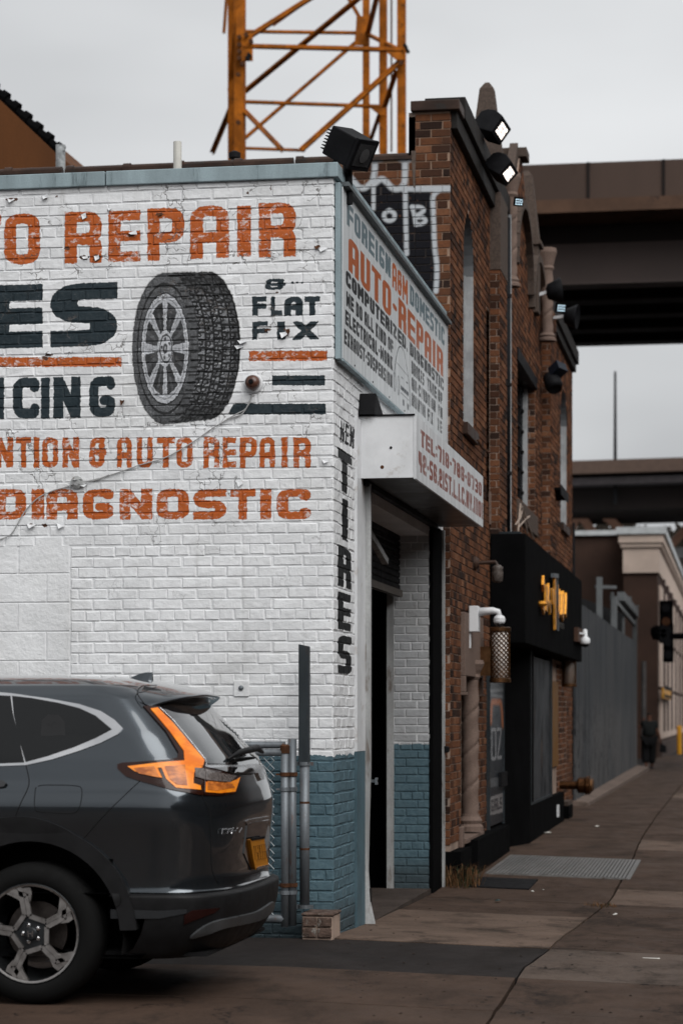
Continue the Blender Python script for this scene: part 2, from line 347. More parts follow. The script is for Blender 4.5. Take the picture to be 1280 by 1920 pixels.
# --- mural of a car tyre
def mural():
    A, B = CL.A, CL.B; mm = .00364
    cx, cz = wx(309), wz(309, 654)
    X = (A-cx)/mm; Y = (B-cz)/mm                                  # painter's units
    e1 = (X/64)**2+(Y/147)**2
    cx2 = 84.0; e2 = ((X-cx2)/64)**2+((Y-3)/143)**2
    tt = np.clip(X/cx2, 0, 1); eh = np.hypot((X-np.clip(X, 0, cx2))/64, (Y-3*tt)/(147-4*tt)) 
    inside = (np.abs(eh) < 1)
    n1 = vnoise(A, B, 55, 3); n2 = vnoise(A, B, 160, 4); n3 = vnoise(A, B, 18, 5)
    g = .022+.02*n1*n2
    # tread: columns follow the curve of the tyre
    xr = 64*np.sqrt(np.clip(1-(Y/147)**2, 0, 1)); s = (X-xr)/84.0             # 0 at shoulder .. 1 far edge
    colf = np.clip(s, 0, .999)*5.2; col = np.floor(colf); fc = colf-col
    rowf = (Y+160+3*np.sin(col*2.2))/14.5; row = np.floor(rowf); fr = rowf-row
    blk = (fc > .14) & (fc < .9) & (fr > .16) & (fr < .86)
    hh = np.sin(row*12.9898+col*78.233)*43758.5; hh = hh-np.floor(hh)
    notch = ((np.abs(fc-.35-.3*hh) < .09) & (fr > .5)) | ((np.abs(fr-.5) < .08) & (fc < .3+.5*hh)) | ((np.abs((fc-.55)+(fr-.5)*(1-2*(hh > .5))) < .08) & (hh > .3) & (fr < .5))
    fade = np.clip(1.15-(np.abs(Y)/120)**4, .05, 1)
    tread = np.where(blk & ~notch, .045+.085*fade*(0.6+.8*n1), .012)
    tread = tread*np.where(s > .82, .55, 1)
    g = np.where(s > .0, tread, g)
    # shoulder rib between side wall and tread
    rib = (s > -.16) & (s <= 0.02); g = np.where(rib, np.where((np.abs(fr-.5) < .12), .015, .06+.05*n1), g)
    side = (e1 < 1) & (s <= -.16)
    g = np.where(side, .05+.045*n3+.03*n2-.02*(e1 > .9), g)
    rm = np.hypot((X-1)/44.5, Y/101)
    g = np.where(side & (rm < 1.24) & (rm > 1.19), .015, g)
    g = np.where((rm < 1.03) & (rm > .87), .27+.1*n1-.15*(np.abs(rm-.94) < .015), g)
    g = np.where((rm < 1.06) & (rm >= 1.03), .02, g)
    ang = np.arctan2(Y/101, (X-1)/44.5)
    k = 8; ph = (ang/(2*math.pi)*k+.5) % 1
    sp = np.abs(ph-.5) < (.20-.05*rm)
    inner = rm <= .87
    ring = np.where(sp, .25+.12*n1-.13*(np.abs(ph-.5) < .02), .022+.07*(np.abs(ph-.5) > .42)*n1+.05*n3)
    g = np.where(inner, ring, g)
    hub = rm < .34; g = np.where(hub, .27+.09*n1, g)
    hb = np.abs(np.hypot((X-3)/44.5, (Y)/101)-.26) < .02; g = np.where(hb & hub, .07, g)
    g = np.where(rm < .10, .06, g); g = np.where(rm < .05, .2, g)
    for a in range(5):
        q = 2*math.pi*a/5+.5; g = np.where(np.hypot((X-3-.19*44.5*math.cos(q))/44.5, (Y-.19*101*math.sin(q))/101) < .035, .05, g)
    g = np.clip(g*(.75+.5*n2), 0, 1); g = np.where(g > .12, g*1.3, g*.9)
    col3 = np.stack([g*.97, g*1.0, g*1.06], -1)
    m = np.clip((1-eh)*40, 0, 1)
    a = m[..., None]; ao = CL.rgba[..., 3:4]
    CL.rgba[..., :3] = np.where(inside[..., None], col3*a+CL.rgba[..., :3]*(1-a)*(ao > 0)+.6*(1-a)*(ao <= 0), CL.rgba[..., :3]); CL.rgba[..., 3:4] = np.maximum(ao, a)
mural()
# --- flaked spots where bare brick shows
def flake(u, v, w, h, seed, col=(.085, .035, .02)):
    r = random.Random(seed); pts = []
    for k in range(11):
        a = 2*math.pi*k/11; q = r.uniform(.5, 1.1); pts.append((wx(u+w/2*q*math.cos(a)), wz(u, v+h/2*q*math.sin(a))))
    CL.poly(pts, col)
for i, (u, v, w, h) in enumerate([(22,375,26,9),(86,370,10,12),(107,369,5,7),(158,407,18,8),(160,484,22,12),(182,484,15,14),(126,466,14,10),(300,402,24,9),(245,442,14,8),(528,630,9,6),(534,618,5,7),
    (92,664,20,10),(85,672,16,10),(60,984,18,7),(85,985,14,8),(113,986,10,9),(508,352,3,14),(465,362,5,6),(520,548,8,4),(448,905,10,5),(505,618,8,6)]): flake(u, v, w, h, i)
# --- NEW TIRES down the street-side pier (plane x = 0)
CP = Canvas(0.0, 0.95, 1.6, 4.0, .002)
def P(ch, u0, u1, v0, v1, t, tb):
    a0, a1 = PY(u0, 0), PY(u1, 0); um = (u0+u1)/2
    CP.glyph(ch, a0, a1, on_x(um, v1, 0).z, on_x(um, v0, 0).z, t*(a1-a0), tb*(on_x(um, v0, 0).z-on_x(um, v1, 0).z), BLACKP, .45)
for ch, u0, u1 in [('N',638,645.5),('E',647.5,654),('W',656,664)]: P(ch, u0, u1, 791+(u0-638)*.45, 831+(u0-638)*.45, .36, .17)
P('T', 633, 659, 846, 924, .40, .25); P('I', 641, 652, 936, 1014, 1, .1); P('R', 633, 658.5, 1026, 1102, .42, .20); P('E', 633, 657.5, 1112, 1182, .44, .22); P('S', 633, 659, 1192, 1264, .42, .22)
# --- sign board (plane x = .09)
SX = .045; sy0, sy1, sz0, sz1 = .07, 6.02, 3.95, 5.13
CS = Canvas(sy0, sy1, sz0, sz1, .006, .0025)
GREYB = (.105, .15, .17)
def S(txt, u0, u1, z0, z1, col, t=.36, tb=.2, gap=.16): CS.text(txt, PY(u0, SX), PY(u1, SX), z0, z1, col, t, tb, gap)
S('FOREIGN', 650, 732, 4.905, 5.065, GREYB, .42, .22); S('A&M', 735, 764, 4.86, 5.06, ORANGE); S('DOMESTIC', 768, 833, 4.90, 5.06, GREYB, .42, .22)
S('AUTO-REPAIR', 653, 830, 4.60, 4.84, (.36, .082, .015), .40, .19)
S('COMPUTERIZED,', 648, 764, 4.475, 4.585, BLACKP, .46, .25, .12); S('DIAGNOSTIC', 768, 831, 4.475, 4.585, BLACKP, .46, .25, .12)
S('WE DO ALL KIND OF', 649, 737, 4.335, 4.44, BLACKP, .46, .25, .12); S('ELECTRICAL-WORK', 647, 736, 4.20, 4.305, BLACKP, .46, .25, .12); S("EXHAUST-SUSPENSION", 645, 735, 4.06, 4.165, BLACKP, .46, .25, .12)
S('BRAKES', 771, 795, 4.335, 4.445, BLACKP, .46, .25); S('TUNE UP', 800, 829, 4.335, 4.445, BLACKP, .46, .25)
S('AIR-CONDITION', 771, 816, 4.205, 4.31, BLACKP, .46, .25); S('IN', 821, 829, 4.205, 4.31, BLACKP, .46, .25)
S('RADIATOR', 771, 797, 4.07, 4.18, BLACKP, .46, .25); S('FIX', 801, 811, 4.07, 4.18, BLACKP, .46, .25); S('TE', 819, 828, 4.07, 4.18, BLACKP, .46, .25)
# little line drawing of a car seen from the front
def SY(u): return PY(u, SX)
ln = (.03, .04, .05)
CS.strokes([rounded([(SY(739), 4.20), (SY(742), 4.33), (SY(748), 4.46), (SY(757), 4.46), (SY(763), 4.33), (SY(767), 4.22), (SY(768), 4.05)], .1)], .03, .008, ln)
for u in (739.5, 746.5): CS.strokes([[(SY(u)+.05*math.cos(a), 4.13+.075*math.sin(a)) for a in np.linspace(0, 6.283, 16)]], .025, .01, ln)
CS.strokes([[(SY(751), 4.135), (SY(765), 4.135)]], .02, .035, ln); CS.strokes([[(SY(751), 4.09), (SY(766), 4.09)]], .02, .006, ln)
for u in (752, 761): CS.strokes([[(SY(u), 4.22), (SY(u+3), 4.22)]], .02, .012, ln)
CS.strokes([[(SY(744), 4.30), (SY(764), 4.28)]], .02, .006, ln); CS.strokes([[(SY(755), 4.03), (SY(757), 4.03)], [(SY(763), 4.03), (SY(766), 4.03)]], .03, .05, ln)
# --- awning face (plane x = .42)
AX = .42; ay0 = PY(780, AX); ay1 = PY(905, AX); az0, az1 = 3.22, 3.67
CA = Canvas(ay0, ay1, az0, az1, .005, .002)
REDB = (.20, .05, .028)
CA.text('TEL:718-786-8730', ay0+.22, ay1-.12, 3.475, 3.60, REDB, .44, .24, .14)
CA.text('42-56.21ST.L.I.C.NY.11101', ay0+.12, ay1-.04, 3.28, 3.43, REDB, .44, .23, .14)
# --- graffiti on the brick parapet (plane y = 6.05)
GY = 6.0
CG = Canvas(PX(640, GY), PX(848, GY), on_y(700, 620, GY).z, on_y(700, 280, GY).z, .005)
def gp(x, y): u, v = 640+x/5.565, 230+y/5.565; q = on_y(u, v, GY); return (q.x, q.z)
CG.poly([gp(*p) for p in [(100,690),(200,700),(330,620),(420,590),(480,640),(560,710),(640,700),(930,700),(940,900),(960,1300),(1000,1500),(980,1750),(900,1900),(0,1900),(0,690)]], (.010, .010, .012))
W_ = (.42, .44, .46); sp_ = .055
def gs(pl, k=1.0): CG.strokes([rounded([gp(*p) for p in pl], .15)], sp_*k, sp_*k, W_, soft=.45)
gs([(100,580),(180,680),(240,690),(330,620),(350,500),(350,370)]); gs([(330,650),(420,580),(470,620),(530,690),(600,700),(660,640),(665,370)])
gs([(650,700),(670,690),(760,695),(1135,700)], .9); gs([(760,675),(1135,675)], .6); gs([(335,640),(335,900)], .7); gs([(665,700),(670,1000),(680,1370)], .8)
gs([(1020,705),(950,760),(960,1000),(970,1300),(1000,1500),(985,1760)], .85); gs([(500,915),(440,950),(450,1010),(500,1030),(550,1010),(560,950),(500,915)], .75)
gs([(735,880),(760,960),(775,1065)], .7); gs([(735,880),(830,880),(870,920),(770,980)], .7); gs([(770,990),(860,990),(885,1030),(840,1060),(775,1065)], .7)
gs([(330,380),(400,375)], 1.2); gs([(630,375),(700,375)], 1.3)
CG.rgba[..., 3] *= np.clip(1.05-(vnoise(CG.A, CG.B, 30, 9) > .93)*.6, 0, 1)

# ------------------------------------------------------------------ wall materials
def painted_brick(name, img=None, ax=None, rng=None, zb=1.22, crack=1.0, white=(.76, .77, .785)):
    m = new_mat(name); t = NT(m); p = t.pos(); sp = t.n('ShaderNodeSeparateXYZ', {0: p}); z = sp.outputs[2]
    n1 = t.noise(p, 2.2, 5, .6); n2 = t.noise(p, 28, 4, .62); n3 = t.noise(p, 130, 3, .6)
    wh = t.mix(t.ramp(n1, .35, .7), c4(white), c4(tuple(c*.86 for c in white)))
    wh = t.mix(t.ramp(n2, .45, .75, 0, .3), wh, c4(tuple(c*.74 for c in white)))
    wh = t.mix(t.ramp(t.noise(t.scaled(p, (1, 1, 1.3)), .9, 4, .6), .48, .72, 0, .3), wh, (.42, .415, .40, 1))
    # grime running down in streaks
    st = t.noise(t.scaled(p, (9, 9, .7)), 1.0, 4, .6)
    wh = t.mix(t.ramp(st, .56, .8, 0, .3), wh, (.33, .325, .31, 1))
    rnd = t.math('FRACT', t.math('ADD', t.n('ShaderNodeObjectInfo').outputs['Random'], t.n('ShaderNodeNewGeometry').outputs['Random Per Island']))
    wh = t.mix(t.math('MULTIPLY', rnd, .16), wh, c4(tuple(c*.62 for c in white)))
    bl = t.mix(t.ramp(n2, .3, .7), (.060, .108, .135, 1), (.088, .145, .172, 1))
    bl = t.mix(t.ramp(t.noise(p, 7, 5, .7), .5, .75, 0, .6), bl, (.05, .085, .105, 1))
    edge = t.math('ADD', z, t.math('MULTIPLY', t.math('SUBTRACT', t.noise(p, 7, 6, .75), .5), .09))
    col = t.mix(t.math('LESS_THAN', edge, zb), wh, bl)
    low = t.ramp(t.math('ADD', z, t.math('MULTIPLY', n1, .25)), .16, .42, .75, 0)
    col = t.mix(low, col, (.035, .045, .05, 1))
    wear_h = n2
    if img is not None:
        jn = t.n('ShaderNodeVectorMath', {0: t.noise(p, 38, 3, .6, 'Color'), 1: (.5, .5, .5)}, operation='SUBTRACT').outputs[0]; jp = t.n('ShaderNodeVectorMath', {0: p, 1: t.n('ShaderNodeVectorMath', {0: jn, 3: .022}, operation='SCALE').outputs[0]}, operation='ADD').outputs[0]
        ic, ia = t.image(img, jp, ax, rng); r = t.n('ShaderNodeSeparateColor', {0: ic}).outputs[0]
        isor = t.ramp(r, .08, .2)
        dry = t.noise(t.scaled(p, (1, 1, 1.5)), 20, 7, .72)
        thr = t.math('ADD', .30, t.math('MULTIPLY', isor, .115))
        cov = t.n('ShaderNodeMapRange', {0: t.math('ADD', dry, t.math('MULTIPLY', t.math('SUBTRACT', n1, .5), .35)), 1: t.math('SUBTRACT', thr, .05), 2: t.math('ADD', thr, .05), 3: t.math('SUBTRACT', .88, t.math('MULTIPLY', isor, .6)), 4: 1.0}).outputs[0]
        ic2 = t.mix(t.math('MULTIPLY', t.ramp(n2, .45, .75), .22), ic, t.n('ShaderNodeMix', {0: .35, 6: ic, 7: (.2, .2, .2, 1)}, data_type='RGBA').outputs[2])
        col = t.mix(t.math('MULTIPLY', ia, cov), col, ic2)
    # hairline cracks and lifted paint
    vo = t.n('ShaderNodeTexVoronoi', {'Vector': t.n('ShaderNodeVectorMath', {0: p, 1: t.n('ShaderNodeVectorMath', {0: t.noise(p, 9, 3, .6, 'Color'), 3: .16}, operation='SCALE').outputs[0]}, operation='ADD').outputs[0], 'Scale': 9.0}, feature='DISTANCE_TO_EDGE')
    msk = t.math('MULTIPLY', t.ramp(t.noise(p, 3.1, 4, .65), .52, .62), t.ramp(z, 2.3, 3.4, .25, 1.0))
    ck = t.math('MULTIPLY', t.ramp(vo.outputs[0], .012, .035, 1, 0), t.math('MULTIPLY', msk, crack))
    col = t.mix(t.math('MULTIPLY', ck, .8), col, (.10, .09, .085, 1))
    pl = t.math('MULTIPLY', t.ramp(t.noise(p, 17, 5, .7), .725, .75), crack)
    col = t.mix(pl, col, (.12, .055, .035, 1))
    h = t.math('ADD', t.math('ADD', t.math('MULTIPLY', n2, 1.0), t.math('MULTIPLY', n3, .3)), t.math('MULTIPLY', t.noise(p, 11, 3, .6), 1.3))
    h = t.math('SUBTRACT', h, t.math('MULTIPLY', ck, .5)); h = t.math('SUBTRACT', h, t.math('MULTIPLY', pl, .6))
    t.out(color=col, rough=.62, spec=.25, bump=h, dist=.006, strength=.85)
    return m
def red_brick(name, img=None, ax=None, rng=None, dark=1.0):
    m = new_mat(name); t = NT(m); p = t.pos()
    rnd = t.math('FRACT', t.math('ADD', t.n('ShaderNodeObjectInfo').outputs['Random'], t.n('ShaderNodeNewGeometry').outputs['Random Per Island']))
    cr = t.n('ShaderNodeValToRGB', {0: rnd}); e = cr.color_ramp.elements
    e[0].position = 0; e[0].color = (.018, .012, .010, 1); e[1].position = 1; e[1].color = (.18, .085, .046, 1)
    for q, c in ((.14, (.036, .018, .012, 1)), (.28, (.076, .033, .018, 1)), (.6, (.128, .052, .025, 1)), (.85, (.152, .061, .030, 1))):
        x = e.new(q); x.color = c
    n1 = t.noise(p, 1.1, 5, .65); n2 = t.noise(p, 45, 4, .65)
    col = t.mix(t.ramp(n2, .35, .75, 0, .5), cr.outputs[0], (.045, .022, .016, 1))
    col = t.mix(t.ramp(n1, .5, .72, 0, .5), col, (.035, .022, .018, 1))
    col = t.mix(t.ramp(t.noise(p, 5, 5, .7), .62, .75, 0, .25), col, (.24, .2, .17, 1))
    if img is not None:
        ic, ia = t.image(img, p, ax, rng); col = t.mix(t.math('MULTIPLY', ia, t.ramp(n2, .2, .36, .55, 1)), col, ic)
    t.out(color=col, rough=.9, spec=.08, bump=n2, dist=.004, strength=.8)
    return m
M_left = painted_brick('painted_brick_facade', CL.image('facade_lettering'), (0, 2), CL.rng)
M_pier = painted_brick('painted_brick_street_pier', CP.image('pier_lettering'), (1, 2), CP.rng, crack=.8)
M_jamb = painted_brick('shaded_brick_jamb', None, zb=1.235, crack=.4, white=(.40, .41, .425))  # darker white than the plain wall puts doorway shade into the paint
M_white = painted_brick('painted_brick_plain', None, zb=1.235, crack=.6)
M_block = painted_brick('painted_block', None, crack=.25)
M_red = red_brick('red_brick'); M_redg = red_brick('red_brick_graffiti', CG.image('graffiti_paint'), (0, 2), CG.rng)
M_mortar = mat('mortar', (.26, .22, .19), .9, .3, 3, .8, 120, .004)
M_mortar_d = mat('mortar_sooty', (.31, .23, .185), .9, .3, 3, .8, 120, .004)
def mort_g():
    m = new_mat('mortar_graffiti'); t = NT(m); p = t.pos(); ic, ia = t.image(bpy.data.images['graffiti_paint'], p, (0, 2), CG.rng)
    t.out(color=t.mix(t.math('MULTIPLY', ia, .92), (.26, .17, .12, 1), ic), rough=.9, bump=t.noise(p, 90, 3), dist=.003); return m
M_mortar_g = mort_g()
M_blue = mat('blue_grey_coping_paint', (.255, .32, .345), .6, .18, 5, .7, 90, .003, dirt=(.09, .12, .13), dirt_amt=.7, streak=True)
M_whitemetal = mat('white_painted_steel', (.62, .63, .645), .42, .08, 2.5, .15, 30, .001, dirt=(.22, .15, .10), dirt_amt=.35, spec=.25)
M_dullwhite = mat('dirty_white_wood', (.33, .335, .335), .6, .3, 6, .4, 60, .002, dirt=(.10, .07, .05), dirt_amt=.7, streak=True)
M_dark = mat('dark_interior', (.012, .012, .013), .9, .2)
M_black = mat('black_paint', (.006, .006, .0065), .9, .25, 3, .3, 50, .001, spec=.02)
M_iron = mat('dark_iron', (.014, .014, .016), .6, .3, 8, .4, 90, .001, metal=.1, spec=.08)
M_galv = mat('galvanised_steel', (.155, .17, .185), .5, .25, 9, .4, 60, .001, metal=.5, dirt=(.13, .055, .025), dirt_amt=.75, streak=True)
M_steelgrey = mat('grey_steel_post', (.045, .055, .062), .55, .25, 6, .4, 80, .001, metal=.2, dirt=(.10, .07, .05), dirt_amt=.3, streak=True)
M_rust = mat('rusty_steel', (.11, .045, .02), .8, .5, 20, .8, 120, .002)
M_tile = mat('terracotta_coping', (.060, .032, .022), .5, .45, 3, .5, 40, .003, dirt=(.02, .017, .015), dirt_amt=.8, spec=.2)
M_stone = mat('carved_granite', (.235, .165, .135), .8, .25, 90, .9, 160, .003, dirt=(.10, .07, .055), dirt_amt=.6)
M_stone_d = mat('sooty_carved_stone', (.115, .085, .07), .85, .3, 40, .9, 110, .004, dirt=(.035, .026, .022), dirt_amt=.7)
M_cap = mat('black_tarred_coping', (.022, .019, .018), .7, .4, 10, .8, 60, .004, dirt=(.055, .04, .03), dirt_amt=.6)

# ------------------------------------------------------------------ brick laying
CO, PI_ = .0743, .211
def lay(s0, s1, z0, z1, holes=(), course=CO, pitch=PI_, head=6, joint=.011, start=0, wob=0.0):
    out = []; n = int(math.ceil((z1-z0)/course-1e-6))
    for k in range(n):
        za = z0+k*course; zb = min(za+course-joint, z1)
        if zb-za < course*.35: continue
        iv = [(s0, s1)]; zm = (za+zb)/2
        for h in holes:
            r = h(zm)
            if r is None: continue
            nv = []
            for a, b in iv:
                if r[1] <= a or r[0] >= b: nv.append((a, b)); continue
                if r[0] > a: nv.append((a, r[0]))
                if r[1] < b: nv.append((r[1], b))
            iv = nv
        hd = head and (k+start) % head == 2; p = pitch/2 if hd else pitch; off = (pitch*.25 if hd else (pitch/2 if k % 2 else 0))
        q0 = int(math.floor((s0-off)/p))-1; q = q0
        while q*p+off < s1:
            jit = random.uniform(-.004, .004)
            a, b = q*p+off+jit, q*p+off+p-joint+jit; q += 1
            for u0, u1 in iv:
                a2, b2 = max(a, u0), min(b, u1)
                if b2-a2 > .018: w_ = random.uniform(-wob, wob)+wob*math.sin(a2*1.7+k*2.1); out.append((a2, b2, za+w_, zb+w_, (a2 == a and b2 == b), hd))
    return out
def rect(a, b, z0, z1): return lambda z: (a, b) if z0 < z < z1 else None
def arch(a, b, z0, zs, zt):
    def f(z):
        if z < z0 or z > zt: return None
        if z < zs: return (a, b)
        k = (z-zs)/(zt-zs); w = (b-a)/2*math.sqrt(max(0, 1-k*k)); c = (a+b)/2; return (c-w, c+w)
    return f
def brick_tpl(l, h, proud, ch, rnd, jit=.002, z0=None):
    """front shell of one brick, centred: (verts in (s, n, z)), 18 tris; n grows out of the wall"""
    J = lambda q: rnd.uniform(-q, q)
    v = []
    for ins, n in ((0, 0), (0, proud-ch), (ch*.9, proud)):
        for a, b in ((-1,-1),(1,-1),(1,1),(-1,1)):
            v.append((a*(l/2-ins)+J(jit), n+(J(jit*.8) if n else 0), b*(h/2-ins)+J(jit*.7)))
    f = [(i, (i+1) % 4, 4+(i+1) % 4, 4+i) for i in range(4)]+[(4+i, 4+(i+1) % 4, 8+(i+1) % 4, 8+i) for i in range(4)]+[(8,9,10,11)]
    return v, f
def brick_wall(parent, bricks, O, Sx, N, m, proud=.006, ch=.004, pick=None, npick=0, jit=.002, name='brick', stuff='brick_courses', seed=1):
    """O = origin, Sx = direction along the wall, N = outward normal (both axis vectors). Front faces at O + N*proud over the mortar"""
    rnd = random.Random(seed); O, Sx, N = Vector(O), Vector(Sx), Vector(N)
    single = []; rest = []
    if pick:
        cand = sorted([b for b in bricks if pick(b) is not None], key=pick)[:npick]; cs = set(id(b) for b in cand)
        single = cand; rest = [b for b in bricks if id(b) not in cs]
    else: rest = bricks
    flip = Sx.cross(Vector((0,0,1))).dot(N) < 0
    def tomesh(items, nm):
        V = []; F = []
        for b in items:
            a0, a1, z0, z1 = b[:4]; v, f = brick_tpl(a1-a0, z1-z0, proud, ch, rnd, jit); o = len(V); cs_, cz = (a0+a1)/2, (z0+z1)/2
            for s, n, z in v: V.append(O+Sx*(cs_+s)+N*n+Vector((0,0,cz+z)))
            F += [tuple(o+i for i in (reversed(q) if flip else q)) for q in f]
        me = bpy.data.meshes.new(nm); me.from_pydata([tuple(x) for x in V], [], F); me.materials.append(m); me.update(); return me
    if rest:
        o = bpy.data.objects.new(stuff, tomesh(rest, stuff)); COL.objects.link(o); o.parent = parent; o['kind'] = 'stuff'
    lib = {}
    for b in single:
        a0, a1, z0, z1 = b[:4]; key = (round((a1-a0)/.01), round((z1-z0)/.01)); var = rnd.randrange(5)
        if (key, var) not in lib:
            v, f = brick_tpl(key[0]*.01, key[1]*.01 if abs(key[1]*.01-(z1-z0)) < .001 else z1-z0, proud, ch, rnd, jit)
            me = bpy.data.meshes.new(name); me.from_pydata([tuple(Sx*s+N*n+Vector((0,0,z))) for s, n, z in v], [], [tuple(reversed(q)) if flip else q for q in f]); me.materials.append(m); lib[(key, var)] = me
        instance(lib[(key, var)], name, parent, O+Sx*((a0+a1)/2)+Vector((0,0,(z0+z1)/2)))

# ------------------------------------------------------------------ the white painted auto repair shop
shop = thing('auto_repair_shop', 'white painted brick garage with orange lettering and a painted tyre on its wall', 'repair shop')
ZT = 5.17
YD0, YD1, YE = 1.27, 5.03, 6.0      # doorway and far end of the street front
mb = MB(); mb.box(-7, -.33, .0, .33, -.3, ZT); mb.box(-.33, -.022, .0, YD0-.37, -.3, ZT); mb.build('wall', M_left, shop); mb = MB(); mb.box(-.022, -.006, .0, YD0-.37, -.3, ZT); mb.build('corner_pier', M_pier, shop)
mb = MB(); mb.box(-.33, -.006, YD0-.37, YD0, -.3, ZT); mb.box(-.33, -.006, YD0, YD1, 3.1, ZT); mb.box(-.33, -.006, YD1+.006, YE, -.3, ZT)
mb.build('street_wall', M_white, shop)
# left facade: rows of bricks, with a bricked-up patch of larger blocks low on the left
bx1 = wx(134); bz1 = wz(60, 1020)
holes = [rect(-7, bx1, -1, bz1)]
bl = lay(-7, 0, -.15, 5.165, holes, start=1, joint=.008, wob=.0022)
cz0, cz1 = wz(300, 1260), wz(300, 980)
brick_wall(shop, bl, (0, 0, 0), (1, 0, 0), (0, -1, 0), M_left, proud=.0065, ch=.006, jit=.0036,
    pick=lambda b: (abs((b[0]+b[1])/2+.9)*.6+abs((b[2]+b[3])/2-2.45)) if (b[1] < 0 and b[0] > -2.3) else None, npick=210, seed=3)
# concrete blocks of the patch
bb = lay(-7, bx1-.012, -.15, bz1-.01, (), course=.203, pitch=.405, head=0, joint=.009)
brick_wall(shop, bb, (0, 0, 0), (1, 0, 0), (0, -1, 0), M_block, proud=.005, ch=.003, jit=.001, pick=lambda b: -b[1] if b[1] > -2.6 and b[2] > 1.2 else None, npick=40, name='block', stuff='block_courses', seed=5)
# street face: near pier, lintel, far pier
h2 = [rect(YD0-.37, YD1, -1, 3.3), rect(YD0-.37, YD0, 3.0, 3.62)]
bs = lay(.0, YE, -.15, 5.165, h2, start=1, joint=.008, wob=.0022)
brick_wall(shop, bs, (-.006, 0, 0), (0, 1, 0), (1, 0, 0), M_pier, proud=.0065, ch=.006, jit=.004,
    pick=lambda b: b[0]+abs(b[2]-1.5)*.15 if b[1] < .92 else None, npick=90, seed=4)
# far jamb, facing the camera
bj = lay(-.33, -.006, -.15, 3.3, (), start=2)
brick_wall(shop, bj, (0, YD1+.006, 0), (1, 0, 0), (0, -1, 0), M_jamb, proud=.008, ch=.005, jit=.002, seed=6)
# coping: concrete strip in two lengths on the facade, one along the street
cj = wx(200)
for a, b in ((-7, cj-.004), (cj+.004, .035)):
    m_ = MB(); m_.box(a, b, -.035, .36, 5.165, 5.265); m_.build('coping', M_blue, shop, bevel=.006)
m_ = MB(); m_.box(-.36, .0345, .362, YE, 5.165, 5.265); m_.build('coping', M_blue, shop, bevel=.006)
m_ = MB(); m_.box(-.0055, .085, .12, YE-.04, 5.135, 5.163); m_.build('flashing', mat('weathered_zinc', (.16, .18, .19), .55, .3, 20, .6, 60, .003), shop)
m_ = MB(); m_.box(-7, -.36, .33, 6.04, 4.9, 4.98); m_.build('roof', M_cap, shop)
# steel cover of the near jamb and its white painted edge, bent at the foot
m_ = MB(); m_.box(-.02, .016, YD0-.37+.004, YD0, 1.235, 3.64); m_.build('jamb_cover', M_whitemetal, shop)
m_ = MB(); m_.box(-.02, .016, YD0-.37+.004, YD0, -.04, 1.232); m_.build('jamb_cover', mat('blue_painted_steel', (.105, .175, .21), .5, .15, 4), shop, label='blue painted lower jamb cover')
m_ = MB(); zz = [3.2, 2.2, 1.6, 1.1, .7, .35, .12, -.04]; off = [0, 0, 0, 0, -.012, -.02, -.005, .03]
for i in range(len(zz)-1):
    m_.add([(.0, YD0, zz[i]), (.055+off[i], YD0+.01, zz[i]), (.055+off[i], YD0+.05, zz[i]), (.0, YD0+.05, zz[i]), (.0, YD0, zz[i+1]), (.055+off[i+1], YD0+.01, zz[i+1]), (.055+off[i+1], YD0+.05, zz[i+1]), (.0, YD0+.05, zz[i+1])],
        [(0,1,5,4), (1,2,6,5), (2,3,7,6), (3,0,4,7)])
m_.build('door_edge', M_dullwhite, shop)
m_ = MB(); m_.box(-.05, .05, YD0+.02, YD0+.1, -.05, .22); m_.build('rusted_foot', M_cap, shop)
# door latch on the edge
m_ = MB(); m_.box(.03, .10, YD0+.05, YD0+.09, 1.0, 1.02); m_.box(.085, .10, YD0+.02, YD0+.09, .985, 1.035); m_.build('latch', M_galv, shop)
# far side: dark steel channel and white strip at the end of the doorway
yA, yB = PY(806, 0), PY(822, 0)
m_ = MB(); m_.box(-.006, .030, YD1+.0, yB, -.15, 3.2); m_.build('steel_channel', M_black, shop)
m_ = MB(); m_.box(-.004, .05, yB+.002, yB+.08, -.15, 3.2); m_.build('edge_strip', M_dullwhite, shop)
m_ = MB(); m_.lathe((.06, yB+.04, 1.18), [(.02, -.03), (.035, -.02), (.035, .02), (.02, .03)], 10); m_.build('hinge', M_iron, shop)
# wooden post beside the far jamb
pu0, pu1 = on_y(725, 1340, YD1-.02).x, on_y(738, 1340, YD1-.02).x
m_ = MB(); m_.box(pu0, pu1-.002, YD1-.03, YD1+.08, -.12, 2.62); m_.build('post', M_dullwhite, shop)
# roller shutter, half up, with its slats
shx = -.27; zb_, zt_ = 2.58, 3.22; ns = 11
for k in range(ns):
    z0 = zb_+.03+(zt_-zb_-.03)*k/ns; z1 = z0+(zt_-zb_-.03)/ns
    m_ = MB(); m_.add([(shx, y, z) for y in (YD0, YD1-.04) for z in (z0, z0+.01, z0+.045, z1)]+[], [])
    pr = [(shx, z0), (shx+.012, z0+.012), (shx+.012, z1-.012), (shx, z1-.002), (shx-.02, z1-.002), (shx-.02, z0)]
    m_ = MB(); m_.prism([(x, YD0+.02, z) for x, z in pr], (0, YD1-YD0-.08, 0)); m_.build('shutter_slat', M_iron, shop)
m_ = MB(); m_.box(shx-.02, shx+.035, YD0+.02, YD1-.06, zb_-.03, zb_+.03); m_.build('shutter_rail', mat('worn_rail', (.16, .14, .125), .6, .4, 12), shop)
m_ = MB(); m_.beam((-.20, YD0+.5, 3.15), (-.12, YD0+1.9, 2.75), .05); m_.build('brace', M_dullwhite, shop)
